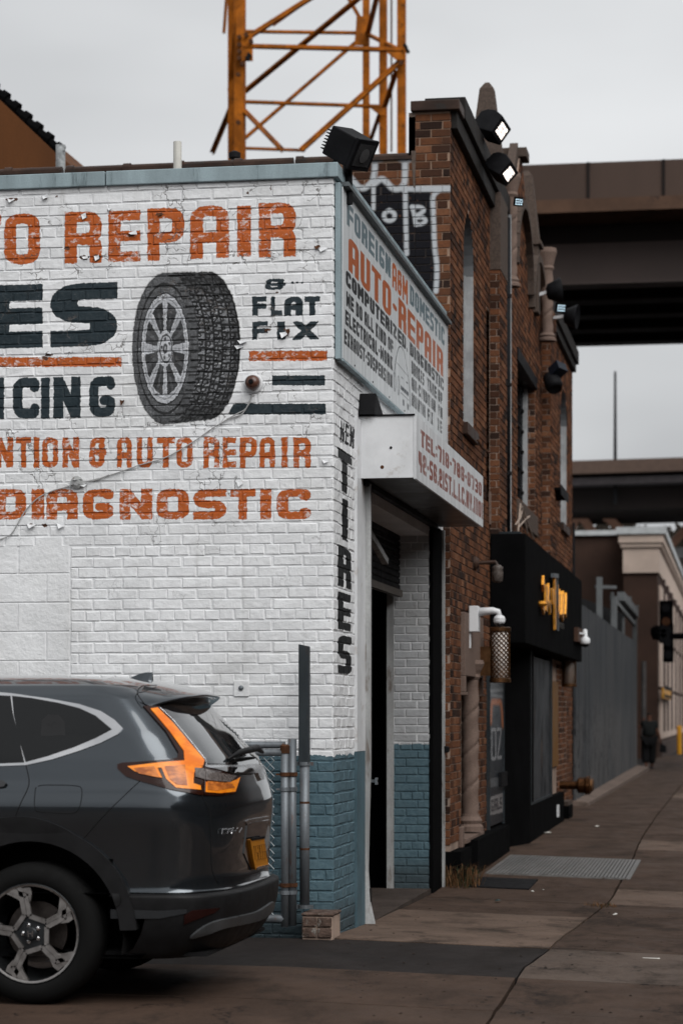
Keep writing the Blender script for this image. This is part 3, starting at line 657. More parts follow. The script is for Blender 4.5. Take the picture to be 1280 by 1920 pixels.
# dark room behind
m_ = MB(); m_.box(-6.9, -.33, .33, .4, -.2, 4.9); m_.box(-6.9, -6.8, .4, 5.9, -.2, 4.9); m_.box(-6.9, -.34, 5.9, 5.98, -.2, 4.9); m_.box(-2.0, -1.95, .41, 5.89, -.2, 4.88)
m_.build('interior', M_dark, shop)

# --- sign board on the street front
sign = thing('sign_board', 'long grey sign board lettered auto repair under the street side roof edge', 'sign')
def sign_mat(name, base, cv, imn, ax, stain=1.0):
    m = new_mat(name); t = NT(m); p = t.pos(); ic, ia = t.image(cv.image(imn), p, ax, cv.rng)
    n1 = t.noise(t.scaled(p, (1, 6, .8)), 1.6, 4, .6); n2 = t.noise(p, 30, 4, .6)
    b = t.mix(t.ramp(n1, .35, .65), c4(base), c4(tuple(c*.83 for c in base)))
    b = t.mix(t.ramp(n2, .55, .75, 0, .3), b, c4(tuple(c*.6 for c in base)))
    # pale smears where the lettering has washed out towards the lower right
    sp = t.n('ShaderNodeSeparateXYZ', {0: p})
    sm = t.ramp(t.noise(t.scaled(p, (1, 2.2, 1.2)), 3.1, 5, .7), .50, .60)
    if stain: sm = t.math('MULTIPLY', sm, t.math('MULTIPLY', t.ramp(sp.outputs[1], 1.2, 4.0), t.ramp(sp.outputs[2], 4.75, 4.3)))
    else: sm = t.math('MULTIPLY', sm, .35)
    col = t.mix(t.math('MULTIPLY', ia, t.math('SUBTRACT', 1.0, t.math('MULTIPLY', sm, .5))), b, ic)
    col = t.mix(t.math('MULTIPLY', sm, .35), col, (.6, .61, .62, 1))
    t.out(color=col, rough=t.ramp(n1, .3, .7, .3, .45), spec=.22, bump=t.noise(p, 4, 2), dist=.006, strength=.4); return m
M_sign = sign_mat('sign_panel_paint', (.58, .605, .62), CS, 'sign_lettering', (1, 2))
m_ = MB(); m_.box(.012, SX, sy0+.05, sy1, sz0, sz1); m_.build('panel', M_sign, sign, bevel=.003)
m_ = MB(); m_.box(.004, SX-.006, sy0-.035, sy0+.048, sz0-.015, sz1+.012)
m_.box(.004, SX+.004, sy0+.05, sy1, sz1+.002, sz1+.012); m_.box(.004, SX+.003, sy0+.05, sy1, sz0-.02, sz0-.002); m_.build('frame', M_blue, sign, bevel=.003)
for z in np.linspace(sz0+.08, sz1-.1, 6):
    m_ = MB(); m_.lathe((SX-.05, sy0-.036, z), [(.010, -.006), (.008, -.010)], 8, 'y'); m_.build('rivet', M_iron, sign)
for y in np.linspace(.6, 5.6, 7):
    m_ = MB(); m_.lathe((SX+.002, y, sz0+.02), [(.008, 0), (.006, .004)], 8, 'x'); m_.build('rivet', M_iron, sign)

# --- projecting box sign over the doorway
awn = thing('projecting_sign', 'white box sign over the garage doorway with red telephone number and address', 'sign')
M_awn = sign_mat('box_sign_face', (.62, .635, .65), CA, 'address_lettering', (1, 2), 0)
m_ = MB(); m_.box(.0, AX-.003, ay0-.0, ay0+.012, az0, az1); m_.build('end_panel', M_whitemetal, awn, bevel=.002)
m_ = MB(); m_.box(AX-.02, AX, ay0-.004, ay1, az0-.01, az1+.006); m_.build('face_panel', M_awn, awn, bevel=.002)
m_ = MB(); m_.box(.0, AX-.02, ay0+.013, ay1, az1-.012, az1); m_.build('top_panel', M_whitemetal, awn)
m_ = MB(); m_.box(.0, AX-.021, ay1-.012, ay1, az0, az1-.012); m_.build('end_panel', M_whitemetal, awn)
m_ = MB(); m_.box(.0, AX-.02, ay0+.013, ay1-.013, az0+.002, az0+.012); m_.build('soffit', mat('brown_soffit', (.065, .052, .045), .35, .3, 2, .3, 30, .002, dirt=(.2, .17, .15), dirt_amt=.3, streak=False), awn)
m_ = MB(); m_.box(-.004, AX-.01, ay0-.012, ay0+.002, az1, az1+.012); m_.build('drip_edge', M_iron, awn)
m_ = MB(); m_.beam((.02, ay0+.1, az0-.02), (.02, ay1-.3, az0-.02), .05, .04)
m_.build('support_angle', M_iron, awn)
m_ = MB(); m_.lathe((.235, ay0-.001, 3.44), [(.010, 0), (.010, -.003)], 10, 'y'); m_.build('bolt_hole', M_iron, awn)
m_ = MB(); m_.lathe((.17, ay0-.001, 3.30), [(.014, 0), (.006, -.003)], 10, 'y'); m_.build('rust_spot', M_rust, awn)
m_ = MB(); m_.prism([(.002, ay0-.05, az1+.012), (.002, ay0+.02, az1+.17), (.002, ay0+.10, az1+.15), (.002, ay0+.5, az1+.012)], (.12, 0, 0)); m_.build('flashing', M_iron, awn)
m_ = MB(); m_.box(.0, .02, ay0+.012, ay0+2.2, az1+.014, az1+.016); m_.build('flashing_strip', M_iron, awn)
set_base(awn, (0, 3, 3.2)); set_base(sign, (0, 3, 3.95))

# ------------------------------------------------------------------ the red brick building next door
BX = .07; BY0 = 6.0; BY1 = PY(1072, BX)
bld = thing('red_brick_building', 'tall red brick building with spiral stone columns and pointed finials next to the white garage', 'building')
def zx(u, v, x=BX): return on_x(u, v, x).z
def yx(u, x=BX): return on_x(u, HZ, x).y
ZP = 7.14
yE1 = 11.25                                        # end of first bay
w1a, w1b = yx(868), yx(888)
w2a, w2b = yx(969), yx(1003)
w3a, w3b = yx(1050), yx(1062)
z1 = 4.36
s1 = yx(911), yx(926)                              # tall slot beside the pilaster
nich = yx(863), yx(896)
sh0, sh1 = 9.0, 18.0                               # black shop front covers the wall here
poster = yx(916)
holes = [arch(w1a, w1b, z1, 5.95, 6.5), rect(w2a, w2b, 4.12, 5.95), arch(w3a, w3b, 4.4, 6.0, 6.5), rect(s1[0], s1[1], 3.75, 5.85),
         rect(nich[0], nich[1], -1, 2.52), rect(poster, 18.2, -1, 2.3), rect(BY0, nich[0]-.0, -1, .28)]
ZTOP = 7.14
bs = lay(BY0, BY1, -.15, ZTOP, holes, head=6)
# gable between the finials
def gabl(z):
    yc = 13.2; hw = 1.55*(1-(z-7.14)/1.35); return (yc-hw, yc+hw)
g_b = []
for k in range(18):
    za = 7.14+k*CO
    if za > 8.3: break
    a, b = gabl(za+CO); off = (k % 2)*PI_/2; q = math.floor(a/PI_)*PI_+off-PI_
    while q < b:
        a2, b2 = max(a, q), min(b, q+PI_-.011)
        if b2-a2 > .02: g_b.append((a2, b2, za, za+CO-.011, False, False))
        q += PI_
brick_wall(bld, bs+g_b, (BX-.006, 0, 0), (0, 1, 0), (1, 0, 0), M_red, proud=.0085, ch=.002, jit=.0015,
    pick=lambda b: b[0]+abs(b[2]-5.0)*.25 if b[1] < 8.6 and b[2] > .2 else None, npick=130, seed=11)
# side wall facing the camera (parapet above the white roof, with graffiti) and the narrow return
side = lay(-7.5, BX-.336, 4.9, 6.70, (), head=6)+lay(BX-.33, BX-.006, 4.9, 7.14, (), head=6, start=2)
brick_wall(bld, side, (0, BY0, 0), (1, 0, 0), (0, -1, 0), M_redg, proud=.0085, ch=.002, jit=.0015,
    pick=lambda b: -b[0] if b[0] > -1.25 and b[2] > 5.2 else None, npick=165, seed=12)
low = lay(-.01, BX-.006, .28, 5.0, (), head=6, start=3)
brick_wall(bld, low, (0, BY0, 0), (1, 0, 0), (0, -1, 0), M_red, proud=.0085, ch=.002, jit=.001, seed=13)
# cores
D = -.325
n0_, n1_ = nich
core = MB()
xf = BX-.006
def slab(y0, y1, za, zb): core.box(D, xf, y0, y1, za, zb)
slab(BY0+.002, n0_, -.3, 2.52); slab(n1_, poster, -.3, 2.52); slab(BY0+.002, w1a, 2.52, ZTOP); slab(w1a, w1b, 2.52, z1); slab(w1a, w1b, 6.5, ZTOP); slab(w1b, s1[0], 2.52, ZTOP); slab(s1[0], s1[1], 5.85, ZTOP); slab(s1[0], s1[1], 2.52, 3.75)
slab(s1[1], w2a, 2.2, ZTOP); slab(w2a, w2b, 2.2, 4.12); slab(w2a, w2b, 5.95, ZTOP); slab(w2b, w3a, 2.2, ZTOP); slab(w3a, w3b, 2.2, 4.4); slab(w3a, w3b, 6.5, ZTOP); slab(w3b, BY1, -.3, ZTOP)
core.box(D, -.2, BY0+.002, BY1, -.3, 7.1)
core.box(D, xf, 18.2, w3b, -.3, 2.2)
core.build('wall_core', M_mortar_d, bld)
M_arch = mat('grey_arch_reveal', (.19, .197, .207), .6, .2, 3)
# spandrels behind the arch heads so that the bricks have a backing
for a, b, zs in ((w1a, w1b, 5.95), (w3a, w3b, 6.0)):
    m_ = MB(); c = (a+b)/2; hw = (b-a)/2
    for sgn in (-1, 1):
        arc = [(xf, c+sgn*hw*math.cos(t), zs+(6.5-zs)*math.sin(t)) for t in np.linspace(0, math.pi/2, 9)]
        m_.prism(arc+[(xf, c+sgn*hw, 6.5)], (-.24, 0, 0))
    m_.build('arch_head', M_arch, bld)
m_ = MB(); m_.prism([(xf, 11.65, 7.14), (xf, 14.75, 7.14), (xf, 13.35, 8.36), (xf, 13.05, 8.36)], (-.3, 0, 0)); m_.build('gable_core', M_mortar_d, bld)
m_ = MB(); m_.box(-7.5, BX-.335, BY0+.0005, BY0+.3, 4.5, 6.70); m_.box(BX-.332, BX-.0065, BY0+.0005, BY0+.33, 4.5, 7.14); m_.build('parapet_core', M_mortar_g, bld)
m_ = MB(); m_.box(-8, D, BY0+.31, BY1, -.3, 6.3); m_.build('building_core', M_mortar_d, bld)
m_ = MB(); m_.prism([(BX-.35, BY0-.012, 6.45), (BX-.335, BY0-.012, 6.44), (BX-.325, BY0-.012, 6.78), (BX-.37, BY0-.012, 6.78), (BX-.36, BY0-.012, 6.6)], (0, .02, 0)); m_.build('flashing', mat('old_cement', (.16, .12, .10), .9, .3, 20), bld)
# terracotta camelback tiles on the side parapet
x = BX-.36; rt = .055; k = 0
while x > -7.4:
    m_ = MB(); x2 = x-.565
    m_.tube([(x, BY0+.07, 6.725), (x2, BY0+.07, 6.725)], rt, 14); m_.tube([(x2+.07, BY0+.07, 6.725), (x2, BY0+.07, 6.725)], rt*1.22, 14)
    m_.box(x2+.004, x-.002, BY0-.03, BY0+.27, 6.702, 6.735); o = m_.build('coping_tile', M_tile, bld); o.rotation_euler = (0, 0, random.uniform(-.004, .004)); x = x2
# street parapet coping, pier cap
m_ = MB(); m_.box(-.30, BX+.09, BY0-.06, BY0+.34, 7.14, 7.235); m_.build('pier_cap', M_tile, bld, bevel=.008)
m_ = MB(); m_.box(-.22, BX+.10, BY0+.345, yE1-.02, 7.15, 7.36); m_.box(BX-.004, BX+.06, BY0+.02, yE1-.02, 6.98, 7.148); m_.build('parapet_coping', M_cap, bld, bevel=.008)
m_ = MB(); m_.box(-.22, BX+.10, 16.4, BY1+.1, 7.15, 7.36); m_.box(BX-.002, BX+.06, 16.4, BY1+.05, 7.02, 7.148); m_.build('parapet_coping', M_cap, bld, bevel=.008)
# stone obelisk finials with bases, spiral colonettes and curved gable hoods
def obelisk(yc, zb, zt, x=-.03, w=.33):
    m_ = MB()
    for (h0, h1, a, b) in ((zb-1.0, zb-.12, w*1.0, w*1.0), (zb-.12, zb-.06, w*1.25, w*1.25), (zb-.06, zb, w*1.05, w*1.05)):
        m_.box(x-a/2, x+a/2, yc-b/2, yc+b/2, h0, h1)
    m_.build('finial_base', M_stone_d, bld, bevel=.01)
    m_ = MB(); a, b, c = w*.50, w*.24, w*.07
    rings = [(a, zb), (b, zt-.08), (c, zt)]; v = [(x+i*r, yc+j*r, z) for r, z in rings for i, j in ((-1,-1),(1,-1),(1,1),(-1,1))]
    m_.add(v, [(i+4*k, (i+1) % 4+4*k, (i+1) % 4+4*k+4, i+4*k+4) for k in range(2) for i in range(4)]+[(8,9,10,11), (3,2,1,0)])
    m_.build('finial', M_stone_d, bld, bevel=.006)
y_o1 = on_x(918, HZ, .0).y; y_o2 = on_x(991, HZ, .0).y
obelisk(y_o1, zx(918, 288, 0), zx(918, 155, 0)); obelisk(y_o2, zx(991, 447, 0), zx(991, 320, 0))
def twisted(x, yc, z0, z1, r, turns, cap=.3, base=.16, nm='spiral_column'):
    m_ = MB(); n = 32; rows = 90; v = []
    for i in range(rows+1):
        t = i/rows; z = z0+base+(z1-cap-z0-base)*t
        for k in range(n):
            a = 2*math.pi*k/n; q = math.cos(a-turns*2*math.pi*t); rr = r*(.56+.47*abs(math.sin(math.pi*(((a-turns*2*math.pi*t)/(2*math.pi)) % 1)))**.5); cx, cy = .16*r*math.cos(turns*2*math.pi*t), .16*r*math.sin(turns*2*math.pi*t)
            v.append((x+cx+rr*math.cos(a), yc+cy+rr*math.sin(a), z))
    m_.add(v, [(i*n+k, i*n+(k+1) % n, (i+1)*n+(k+1) % n, (i+1)*n+k) for i in range(rows) for k in range(n)])
    m_.build(nm, M_stone, bld, smooth=True)
    m_ = MB(); m_.lathe((x, yc, z1-cap), [(r*.95, 0), (r*1.15, .03), (r*1.0, .06), (r*1.25, cap*.5), (r*1.5, cap*.75), (r*1.55, cap*.8), (r*1.45, cap)], 18); m_.build('capital', M_stone, bld, bevel=.004)
    m_ = MB(); m_.lathe((x, yc, z0), [(r*1.45, 0), (r*1.45, base*.25), (r*1.2, base*.4), (r*1.35, base*.6), (r*1.05, base*.85), (r, base)], 18); m_.build('column_base', M_stone, bld)
c1y = on_x(957, HZ, BX+.10).y; c2y = on_x(1025, HZ, BX+.10).y
twisted(BX+.10, c1y, zx(957, 538, BX+.1), zx(957, 325, BX+.1), .075, 2.6, .28, .12); twisted(BX+.10, c2y, zx(1025, 640, BX+.1), zx(1025, 466, BX+.1), .085, 2.6, .3, .12)
# curved stone hoods on the gable
def hood(y0, y1, zb, zt, w=.11):
    m_ = MB(); pts = []
    for t in np.linspace(0, math.pi, 17): pts.append((BX+.03, (y0+y1)/2-(y1-y0)/2*math.cos(t), zb+(zt-zb)*math.sin(t)))
    for a, b in zip(pts[:-1], pts[1:]): m_.beam(a, b, .10, w, up=(1,0,0))
    m_.build('stone_hood', M_stone_d, bld)
hood(12.0, 14.1, 6.85, 7.75); hood(14.2, 16.2, 6.7, 7.5)
m_ = MB(); m_.beam((0, 11.62, 7.16), (0, 13.05, 8.40), .30, .10, up=(1,0,0)); m_.beam((0, 13.35, 8.40), (0, 14.78, 7.16), .30, .10, up=(1,0,0)); m_.box(-.15, .15, 13.0, 13.4, 8.36, 8.47); m_.build('gable_coping', M_stone_d, bld)
# pilasters
def pil(y0, y1, z0, z1, px=.09, stone_from=None, nm='pilaster'):
    zz = stone_from or z1
    core = MB(); core.box(BX-.005, BX+px-.006, y0+.006, y1-.006, z0, zz); core.build('pilaster_core', M_mortar_d, bld)
    q = lay(y0, y1, z0, zz, (), head=0, pitch=(y1-y0)/2+.0001)
    brick_wall(bld, q, (BX+px-.006, 0, 0), (0, 1, 0), (1, 0, 0), M_red, proud=.0085, ch=.002, stuff='pilaster_bricks', seed=21)
    q = lay(BX+.004, BX+px-.006, z0, zz, (), head=0, pitch=.3)
    brick_wall(bld, q, (0, y0+.006, 0), (1, 0, 0), (0, -1, 0), M_red, proud=.0085, ch=.002, stuff='pilaster_bricks', seed=22)
    if stone_from:
        m_ = MB(); m_.box(BX-.005, BX+px+.01, y0-.01, y1+.01, zz+.002, z1); m_.build('stone_pier', M_stone_d, bld, bevel=.006)
pil(yx(933, .16)+.0, yx(946, .16), 2.4, 7.14, .11, 6.3); pil(yx(1033, .2), yx(1043, .2), 2.4, 7.10, .12, None)
# windows
M_pane_g = mat('grey_boarded_pane', (.19, .197, .207), .6, .15, 3, .2, 30, .001)
M_frame_l = mat('light_frame', (.305, .312, .32), .5, .2, 6)
M_glass = mat('pale_reflection_glass', (.22, .24, .26), .12, .3, 3, .05, 10, .002, spec=.3)  # pale grey puts a reflection into the colour of the left panes
for a, b, zs, zz0 in ((w1a, w1b, 5.95, z1), (w3a, w3b, 6.0, 4.4)):
    c = (a+b)/2; hw = (b-a)/2
    f_ = MB(); arc = [(BX-.17, c+hw*math.cos(t), zs+(6.5-zs)*math.sin(t)) for t in np.linspace(0, math.pi, 15)]
    f_.prism([(BX-.17, b, zz0)]+arc+[(BX-.17, a, zz0)], (-.02, 0, 0)); fr = f_.build('window', M_pane_g, bld)
    g = MB(); g.box(BX-.168, BX-.08, b-.07, b-.002, zz0, zs); g.box(BX-.168, BX-.10, a+.002, a+.05, zz0, zs); g.box(BX-.168, BX-.12, a+.05, b-.07, zs-.35, zs-.31); g.box(BX-.165, BX-.008, b-.0025, b-.0012, zz0, zs); g.build('frame', M_frame_l, fr)
    g = MB(); g.box(BX-.16, BX+.05, a-.04, b+.04, zz0-.12, zz0-.002); g.build('sill', M_tile, fr, bevel=.006)
for yv, za_, zb_ in ((w2b, 4.12, 5.80), (s1[1], 3.76, 5.85), (n1_, .31, 2.52)):
    qr = lay(BX-.17, BX-.008, za_, zb_, (), head=0, pitch=.2); brick_wall(bld, qr, (0, yv-.003, 0), (1, 0, 0), (0, -1, 0), M_red, stuff='reveal_bricks', seed=33)
m_ = MB(); m_.box(D, BX-.18, s1[0]-.1, s1[1]+.1, 3.6, 5.95); m_.build('slot_back', M_mortar_d, bld)
qs = lay(s1[0], s1[1], 3.75, 5.85, (), head=0); brick_wall(bld, qs, (BX-.18, 0, 0), (0, 1, 0), (1, 0, 0), M_red, stuff='recess_bricks', seed=31)
win = MB(); win.box(BX-.20, BX-.18, w2a, w2b, 4.12, 5.80); wo_ = win.build('window', mat('window_backing', (.06, .065, .07), .3), bld)
nc, nr = 4, 6
for i in range(nc):
    for j in range(nr):
        y0 = w2a+.05+(w2b-w2a-.1)*i/nc; y1 = w2a+.05+(w2b-w2a-.1)*(i+1)/nc; za = 4.16+(5.76-4.16)*j/nr; zb = 4.16+(5.76-4.16)*(j+1)/nr
        g = MB(); g.box(BX-.175, BX-.17, y0+.012, y1-.012, za+.01, zb-.01); g.build('pane', M_glass if i < 2 else mat('dark_pane', (.03, .035, .045), .08, .2), wo_)
g = MB()
for i in range(nc+1): y = w2a+.05+(w2b-w2a-.1)*i/nc; g.box(BX-.169, BX-.13, y-.014, y+.014, 4.14, 5.78)
for j in range(nr+1): z = 4.16+1.6*j/nr; g.box(BX-.167, BX-.14, w2a+.04, w2b-.04, z-.012, z+.012)
g.build('frame', M_iron, wo_)
g = MB(); g.box(BX-.16, BX-.1, w2b-.10, w2b-.002, 4.12, 5.8); g.build('frame', M_frame_l, wo_)
g = MB(); g.box(BX-.20, BX+.02, w2a-.08, w2b+.08, 5.80, 5.95); g.build('lintel', M_iron, wo_)
g = MB(); g.box(BX-.18, BX+.03, w2a-.1, w2b+.1, 3.85, 4.115); g.build('sill', M_stone_d, wo_, bevel=.01)
# carved niche at street level: plaque, spiral column, plinths
n0, n1 = nich
m_ = MB(); m_.box(-.3, -.16, n0, n1, -.2, 2.52); m_.build('niche_back', M_dark, bld)  # near-black colour in place of stone puts recess shade into the backing
m_ = MB(); m_.box(-.16, BX+.03, n0+.12, n1+.22, 1.88, 2.50); m_.box(-.16, BX+.03, n0+.12, n0+.22, 1.72, 1.878); m_.box(-.16, BX+.03, n1+.10, n1+.22, 1.72, 1.878)
m_.box(-.1, BX+.045, n0+.11, n0+.23, 1.69, 1.718); m_.box(-.1, BX+.045, n1+.09, n1+.23, 1.69, 1.718); m_.build('stone_plaque', M_stone, bld, bevel=.006)
cy_ = on_x(881, HZ, .035).y
twisted(.035, cy_, on_x(881, 1557, .035).z, on_x(881, 1238, .035).z, .092, 3.7, .2, .17)
m_ = MB(); m_.box(-.16, BX+.06, n0-.03, n1+.03, .25, .30); m_.build('stone_plinth', M_stone, bld, bevel=.006)
m_ = MB(); m_.box(-.15, BX+.10, BY0-.02, n0+.08, -.2, .22); m_.build('plinth', M_black, bld)
m_ = MB(); m_.box(-.15, .20, yx(868)+.1, on_x(955, HZ, .2).y, -.2, .27); m_.build('plinth', M_black, bld, label='black painted ledge under the poster')
m_ = MB(); m_.box(BX-.004, BX+.04, n0-.16, n0-.02, .22, .42); m_.build('stone_block', M_stone, bld, bevel=.01)
m_ = MB(); 

m_.box(BX-.002, BX+.018, yx(916), yx(933), 3.55, 3.9); m_.build('stone_inset', M_stone, bld)

# ------------------------------------------------------------------ black shop front built on to it
sf = thing('shop_front', 'black boxed lounge shop front with gold script sign projecting from the red brick building', 'shop front')
FX = .46; fy0 = 9.13
fy0 = (lambda d: (d-.1671*(CAM.x-BX))/.9859+CAM.y)(25.3); fy1 = on_x(1090, HZ, FX).y
fz0, fz1 = 2.27, 3.45
m_ = MB(); m_.box(BX+.012, FX, fy0, fy1, fz0, fz1); m_.build('fascia', M_black, sf, bevel=.01)
m_ = MB(); m_.box(BX+.012, FX-.06, fy0+.05, fy1-.05, fz1, fz1+.025); m_.build('fascia_cap', M_steelgrey, sf)
px_ = .30; py0 = on_x(944, HZ, BX+.02).y; py1 = on_x(1000, HZ, px_).y
m_ = MB(); m_.prism([(BX+.012, py0, -.1), (px_, py1-.6, -.1), (px_, py1, -.1), (BX+.012, py1, -.1)], (0, 0, fz0+.1)); m_.build('portal', M_black, sf)
wy0, wy1 = on_x(992, HZ, px_-.02).y, on_x(1031, HZ, px_-.02).y
led1 = on_x(1057, HZ, px_).y
m_ = MB(); m_.box(BX, px_, py1+.002, led1, -.1, .42); m_.build('ledge', M_black, sf)
m_ = MB(); m_.box(BX, px_-.05, wy1+.02, wy1+.5, .422, fz0); m_.build('pier', M_black, sf)
def streaks(name, cols, sc=2.2):
    m = new_mat(name); t = NT(m); p = t.pos(); n = t.noise(t.scaled(p, (1, 1.3, .7)), sc, 5, .62); n2 = t.noise(t.scaled(p, (1, 3, .25)), 3, 3)
    cr = t.n('ShaderNodeValToRGB', {0: t.math('ADD', t.math('MULTIPLY', n, .75), t.math('MULTIPLY', n2, .25))}); e = cr.color_ramp.elements; e[0].position = .3; e[0].color = c4(cols[0]); e[1].position = .68; e[1].color = c4(cols[-1])
    for i, c in enumerate(cols[1:-1]): x = e.new(.3+.38*(i+1)/(len(cols)-1)); x.color = c4(c)
    t.out(color=cr.outputs[0], rough=.5, spec=.03); return m
M_post = None
M_win = streaks('painted_reflection_glass', [(.008, .009, .011), (.016, .018, .021), (.06, .062, .066), (.012, .014, .017), (.09, .07, .06)], 1.6)  # pale and dark streaks put the glass reflections into the colour
g = MB(); g.box(px_-.06, px_-.02, wy0, wy1, .46, 2.2); wn_ = g.build('window', M_win, sf)
g = MB(); g.box(px_-.06, px_+.004, wy0-.04, wy0, .43, 2.24); g.box(px_-.06, px_+.004, wy1, wy1+.04, .43, 2.24); g.box(px_-.06, px_+.004, wy0, wy1, .43, .458); g.build('frame', M_steelgrey, wn_)
oy0, oy1 = on_x(1033, HZ, px_-.03).y, on_x(1046, HZ, px_-.03).y
g = MB(); g.box(px_-.06, px_-.03, oy0, oy1, .8, 1.95); g.build('door', mat('ochre_door', (.22, .10, .02), .5, .2), sf)
g = MB(); g.box(.05, px_-.06, oy0-.1, led1+1.2, .424, 2.25); g.build('shop_wall', M_mortar_d, sf)
q = lay(oy1+.02, led1+1.1, .43, 2.2, (), head=0); brick_wall(sf, q, (px_-.06, 0, 0), (0, 1, 0), (1, 0, 0), M_red, seed=41)
g = MB(); g.box(BX, px_+.03, led1+.5, led1+1.3, -.1, .20); g.build('ledge', M_black, sf)
g = MB(); g.box(BX, px_+.02, led1+.5, led1+1.3, .20, .26); g.build('sill', M_stone_d, sf)
g = MB(); g.box(px_-.0, px_+.02, led1-1.35, led1-1.15, .12, .28); g.build('vent_plate', M_whitemetal, sf)
# gold script
M_gold = mat('brushed_gold', (.85, .36, .05), .4, .25, 20, .2, 40, .001, metal=.75)
def fpt(x, y, dx=.0): u, v = 980+x/8, 1060+y/8; q = on_x(u, v, FX); return (FX+.035+dx, q.y, q.z)
for a, b, w_ in [((258,205),(250,345),5),((295,300),(293,690),6.5),((335,320),(318,600),5),((348,540),(355,720),3),((385,345),(388,560),3.5),((405,360),(404,590),2.5),((425,170),(432,965),6),((470,300),(476,600),2.5),((500,400),(480,750),4.5),((530,410),(516,760),3),((560,440),(542,790),6),((600,440),(588,760),4),((240,600),(262,690),3)]:
    g = MB(); A_, B_ = Vector(fpt(*a)), Vector(fpt(*b)); g.beam(A_, B_, w_*.029, .03, up=(1,0,0)); g.build('gold_letter_stroke', M_gold, sf, bevel=.004)
g = MB(); g.lathe(fpt(236, 577), [(.04, -.03), (.07, 0), (.04, .03)], 10); g.build('gold_letter_stroke', M_gold, sf)
g = MB(); g.beam(fpt(385, 150, .01), fpt(455, 160, .01), .05, .04, up=(1,0,0)); g.beam(fpt(455, 160, .01), fpt(470, 980, .01), .035, .02, up=(1,0,0)); g.build('silver_letter_stroke', M_galv, sf)
for k in range(6): g = MB(); g.beam(fpt(470+k*18, 850+k*6), fpt(472+k*18, 925+k*6), .03, .015, up=(1,0,0)); g.build('small_letter', mat('dull_bronze_letter', (.08, .075, .07), .5), sf)
g = MB(); a, b = on_x(1075, 1176, FX), on_x(1091, 1212, FX); g.box(FX+.002, FX+.06, a.y, b.y-.1, b.z+.02, a.z); g.build('plaque', mat('wood_plaque', (.10, .052, .035), .6, .4, 8, .5, 30, .002, streak=True), sf)
# poster hangs on the brick building
g = MB(); p0, p1 = on_x(917, HZ, .10).y, on_x(943, HZ, .10).y; g.box(BX+.002, .10, p0, p1, .30, 2.15)
CPO = Canvas(p0, p1, .30, 2.15, .008)
CPO.poly([(p0, .3), (p1, .3), (p1, 2.15), (p0, 2.15)], (.016, .019, .024)); W3_ = p1-p0
CPO.poly([(p0, 1.85), (p1, 1.85), (p1, 2.1), (p0+.4*W3_, 2.1)], (.05, .05, .055)); CPO.poly([(p0+.3*W3_, 1.88), (p0+.8*W3_, 1.86), (p0+.8*W3_, 2.02), (p0+.3*W3_, 2.04)], (.22, .05, .015))
CPO.strokes([rounded([(p0+.1*W3_, 1.42), (p0+.15*W3_, 1.64), (p0+.85*W3_, 1.64), (p0+.95*W3_, 1.38)], .2)], .22, .07, (.30, .085, .02), soft=.4)
CPO.strokes([[(p0, 1.75), (p1, 1.78)], [(p0+.2*W3_, 1.71), (p1, 1.70)]], .2, .035, (.12, .125, .13), soft=.5)
CPO.text('OZ', p0+.12*W3_, p1-.12*W3_, 1.0, 1.36, (.20, .20, .21), .22, .12)
CPO.poly([(p0, .72), (p1, .70), (p1, .80), (p0, .82)], (.08, .085, .09)); CPO.poly([(p0+.05*W3_, .42), (p1-.05*W3_, .40), (p1-.05*W3_, .62), (p0+.05*W3_, .62)], (.19, .18, .18))
CPO.text('GIRLS', p0+.12*W3_, p1-.12*W3_, .45, .58, (.02, .02, .025), .3, .2)
m_p = new_mat('glossy_poster'); t = NT(m_p); p = t.pos(); ic, ia = t.image(CPO.image('poster_print'), p, (1, 2), CPO.rng); t.out(color=ic, rough=.3, spec=.2, bump=t.noise(p, 5, 3), dist=.01); M_post = m_p
po = g.build('poster', M_post); tag(po, 'glossy dark and orange party poster behind the wall lantern above the black ledge', 'poster')
g = MB(); g.box(BX+.002, .11, p0-.04, p0, .27, 2.2); g.box(BX+.002, .11, p1, p1+.04, .27, 2.2); g.build('frame', M_steelgrey, po)
g = MB(); g.box(.1, .14, p1-.55, p1+.06, .70, .86); g.build('bracket', M_iron, po)
CO_ = Canvas(p0, p1, .3, 2.15, .006)
g = MB()

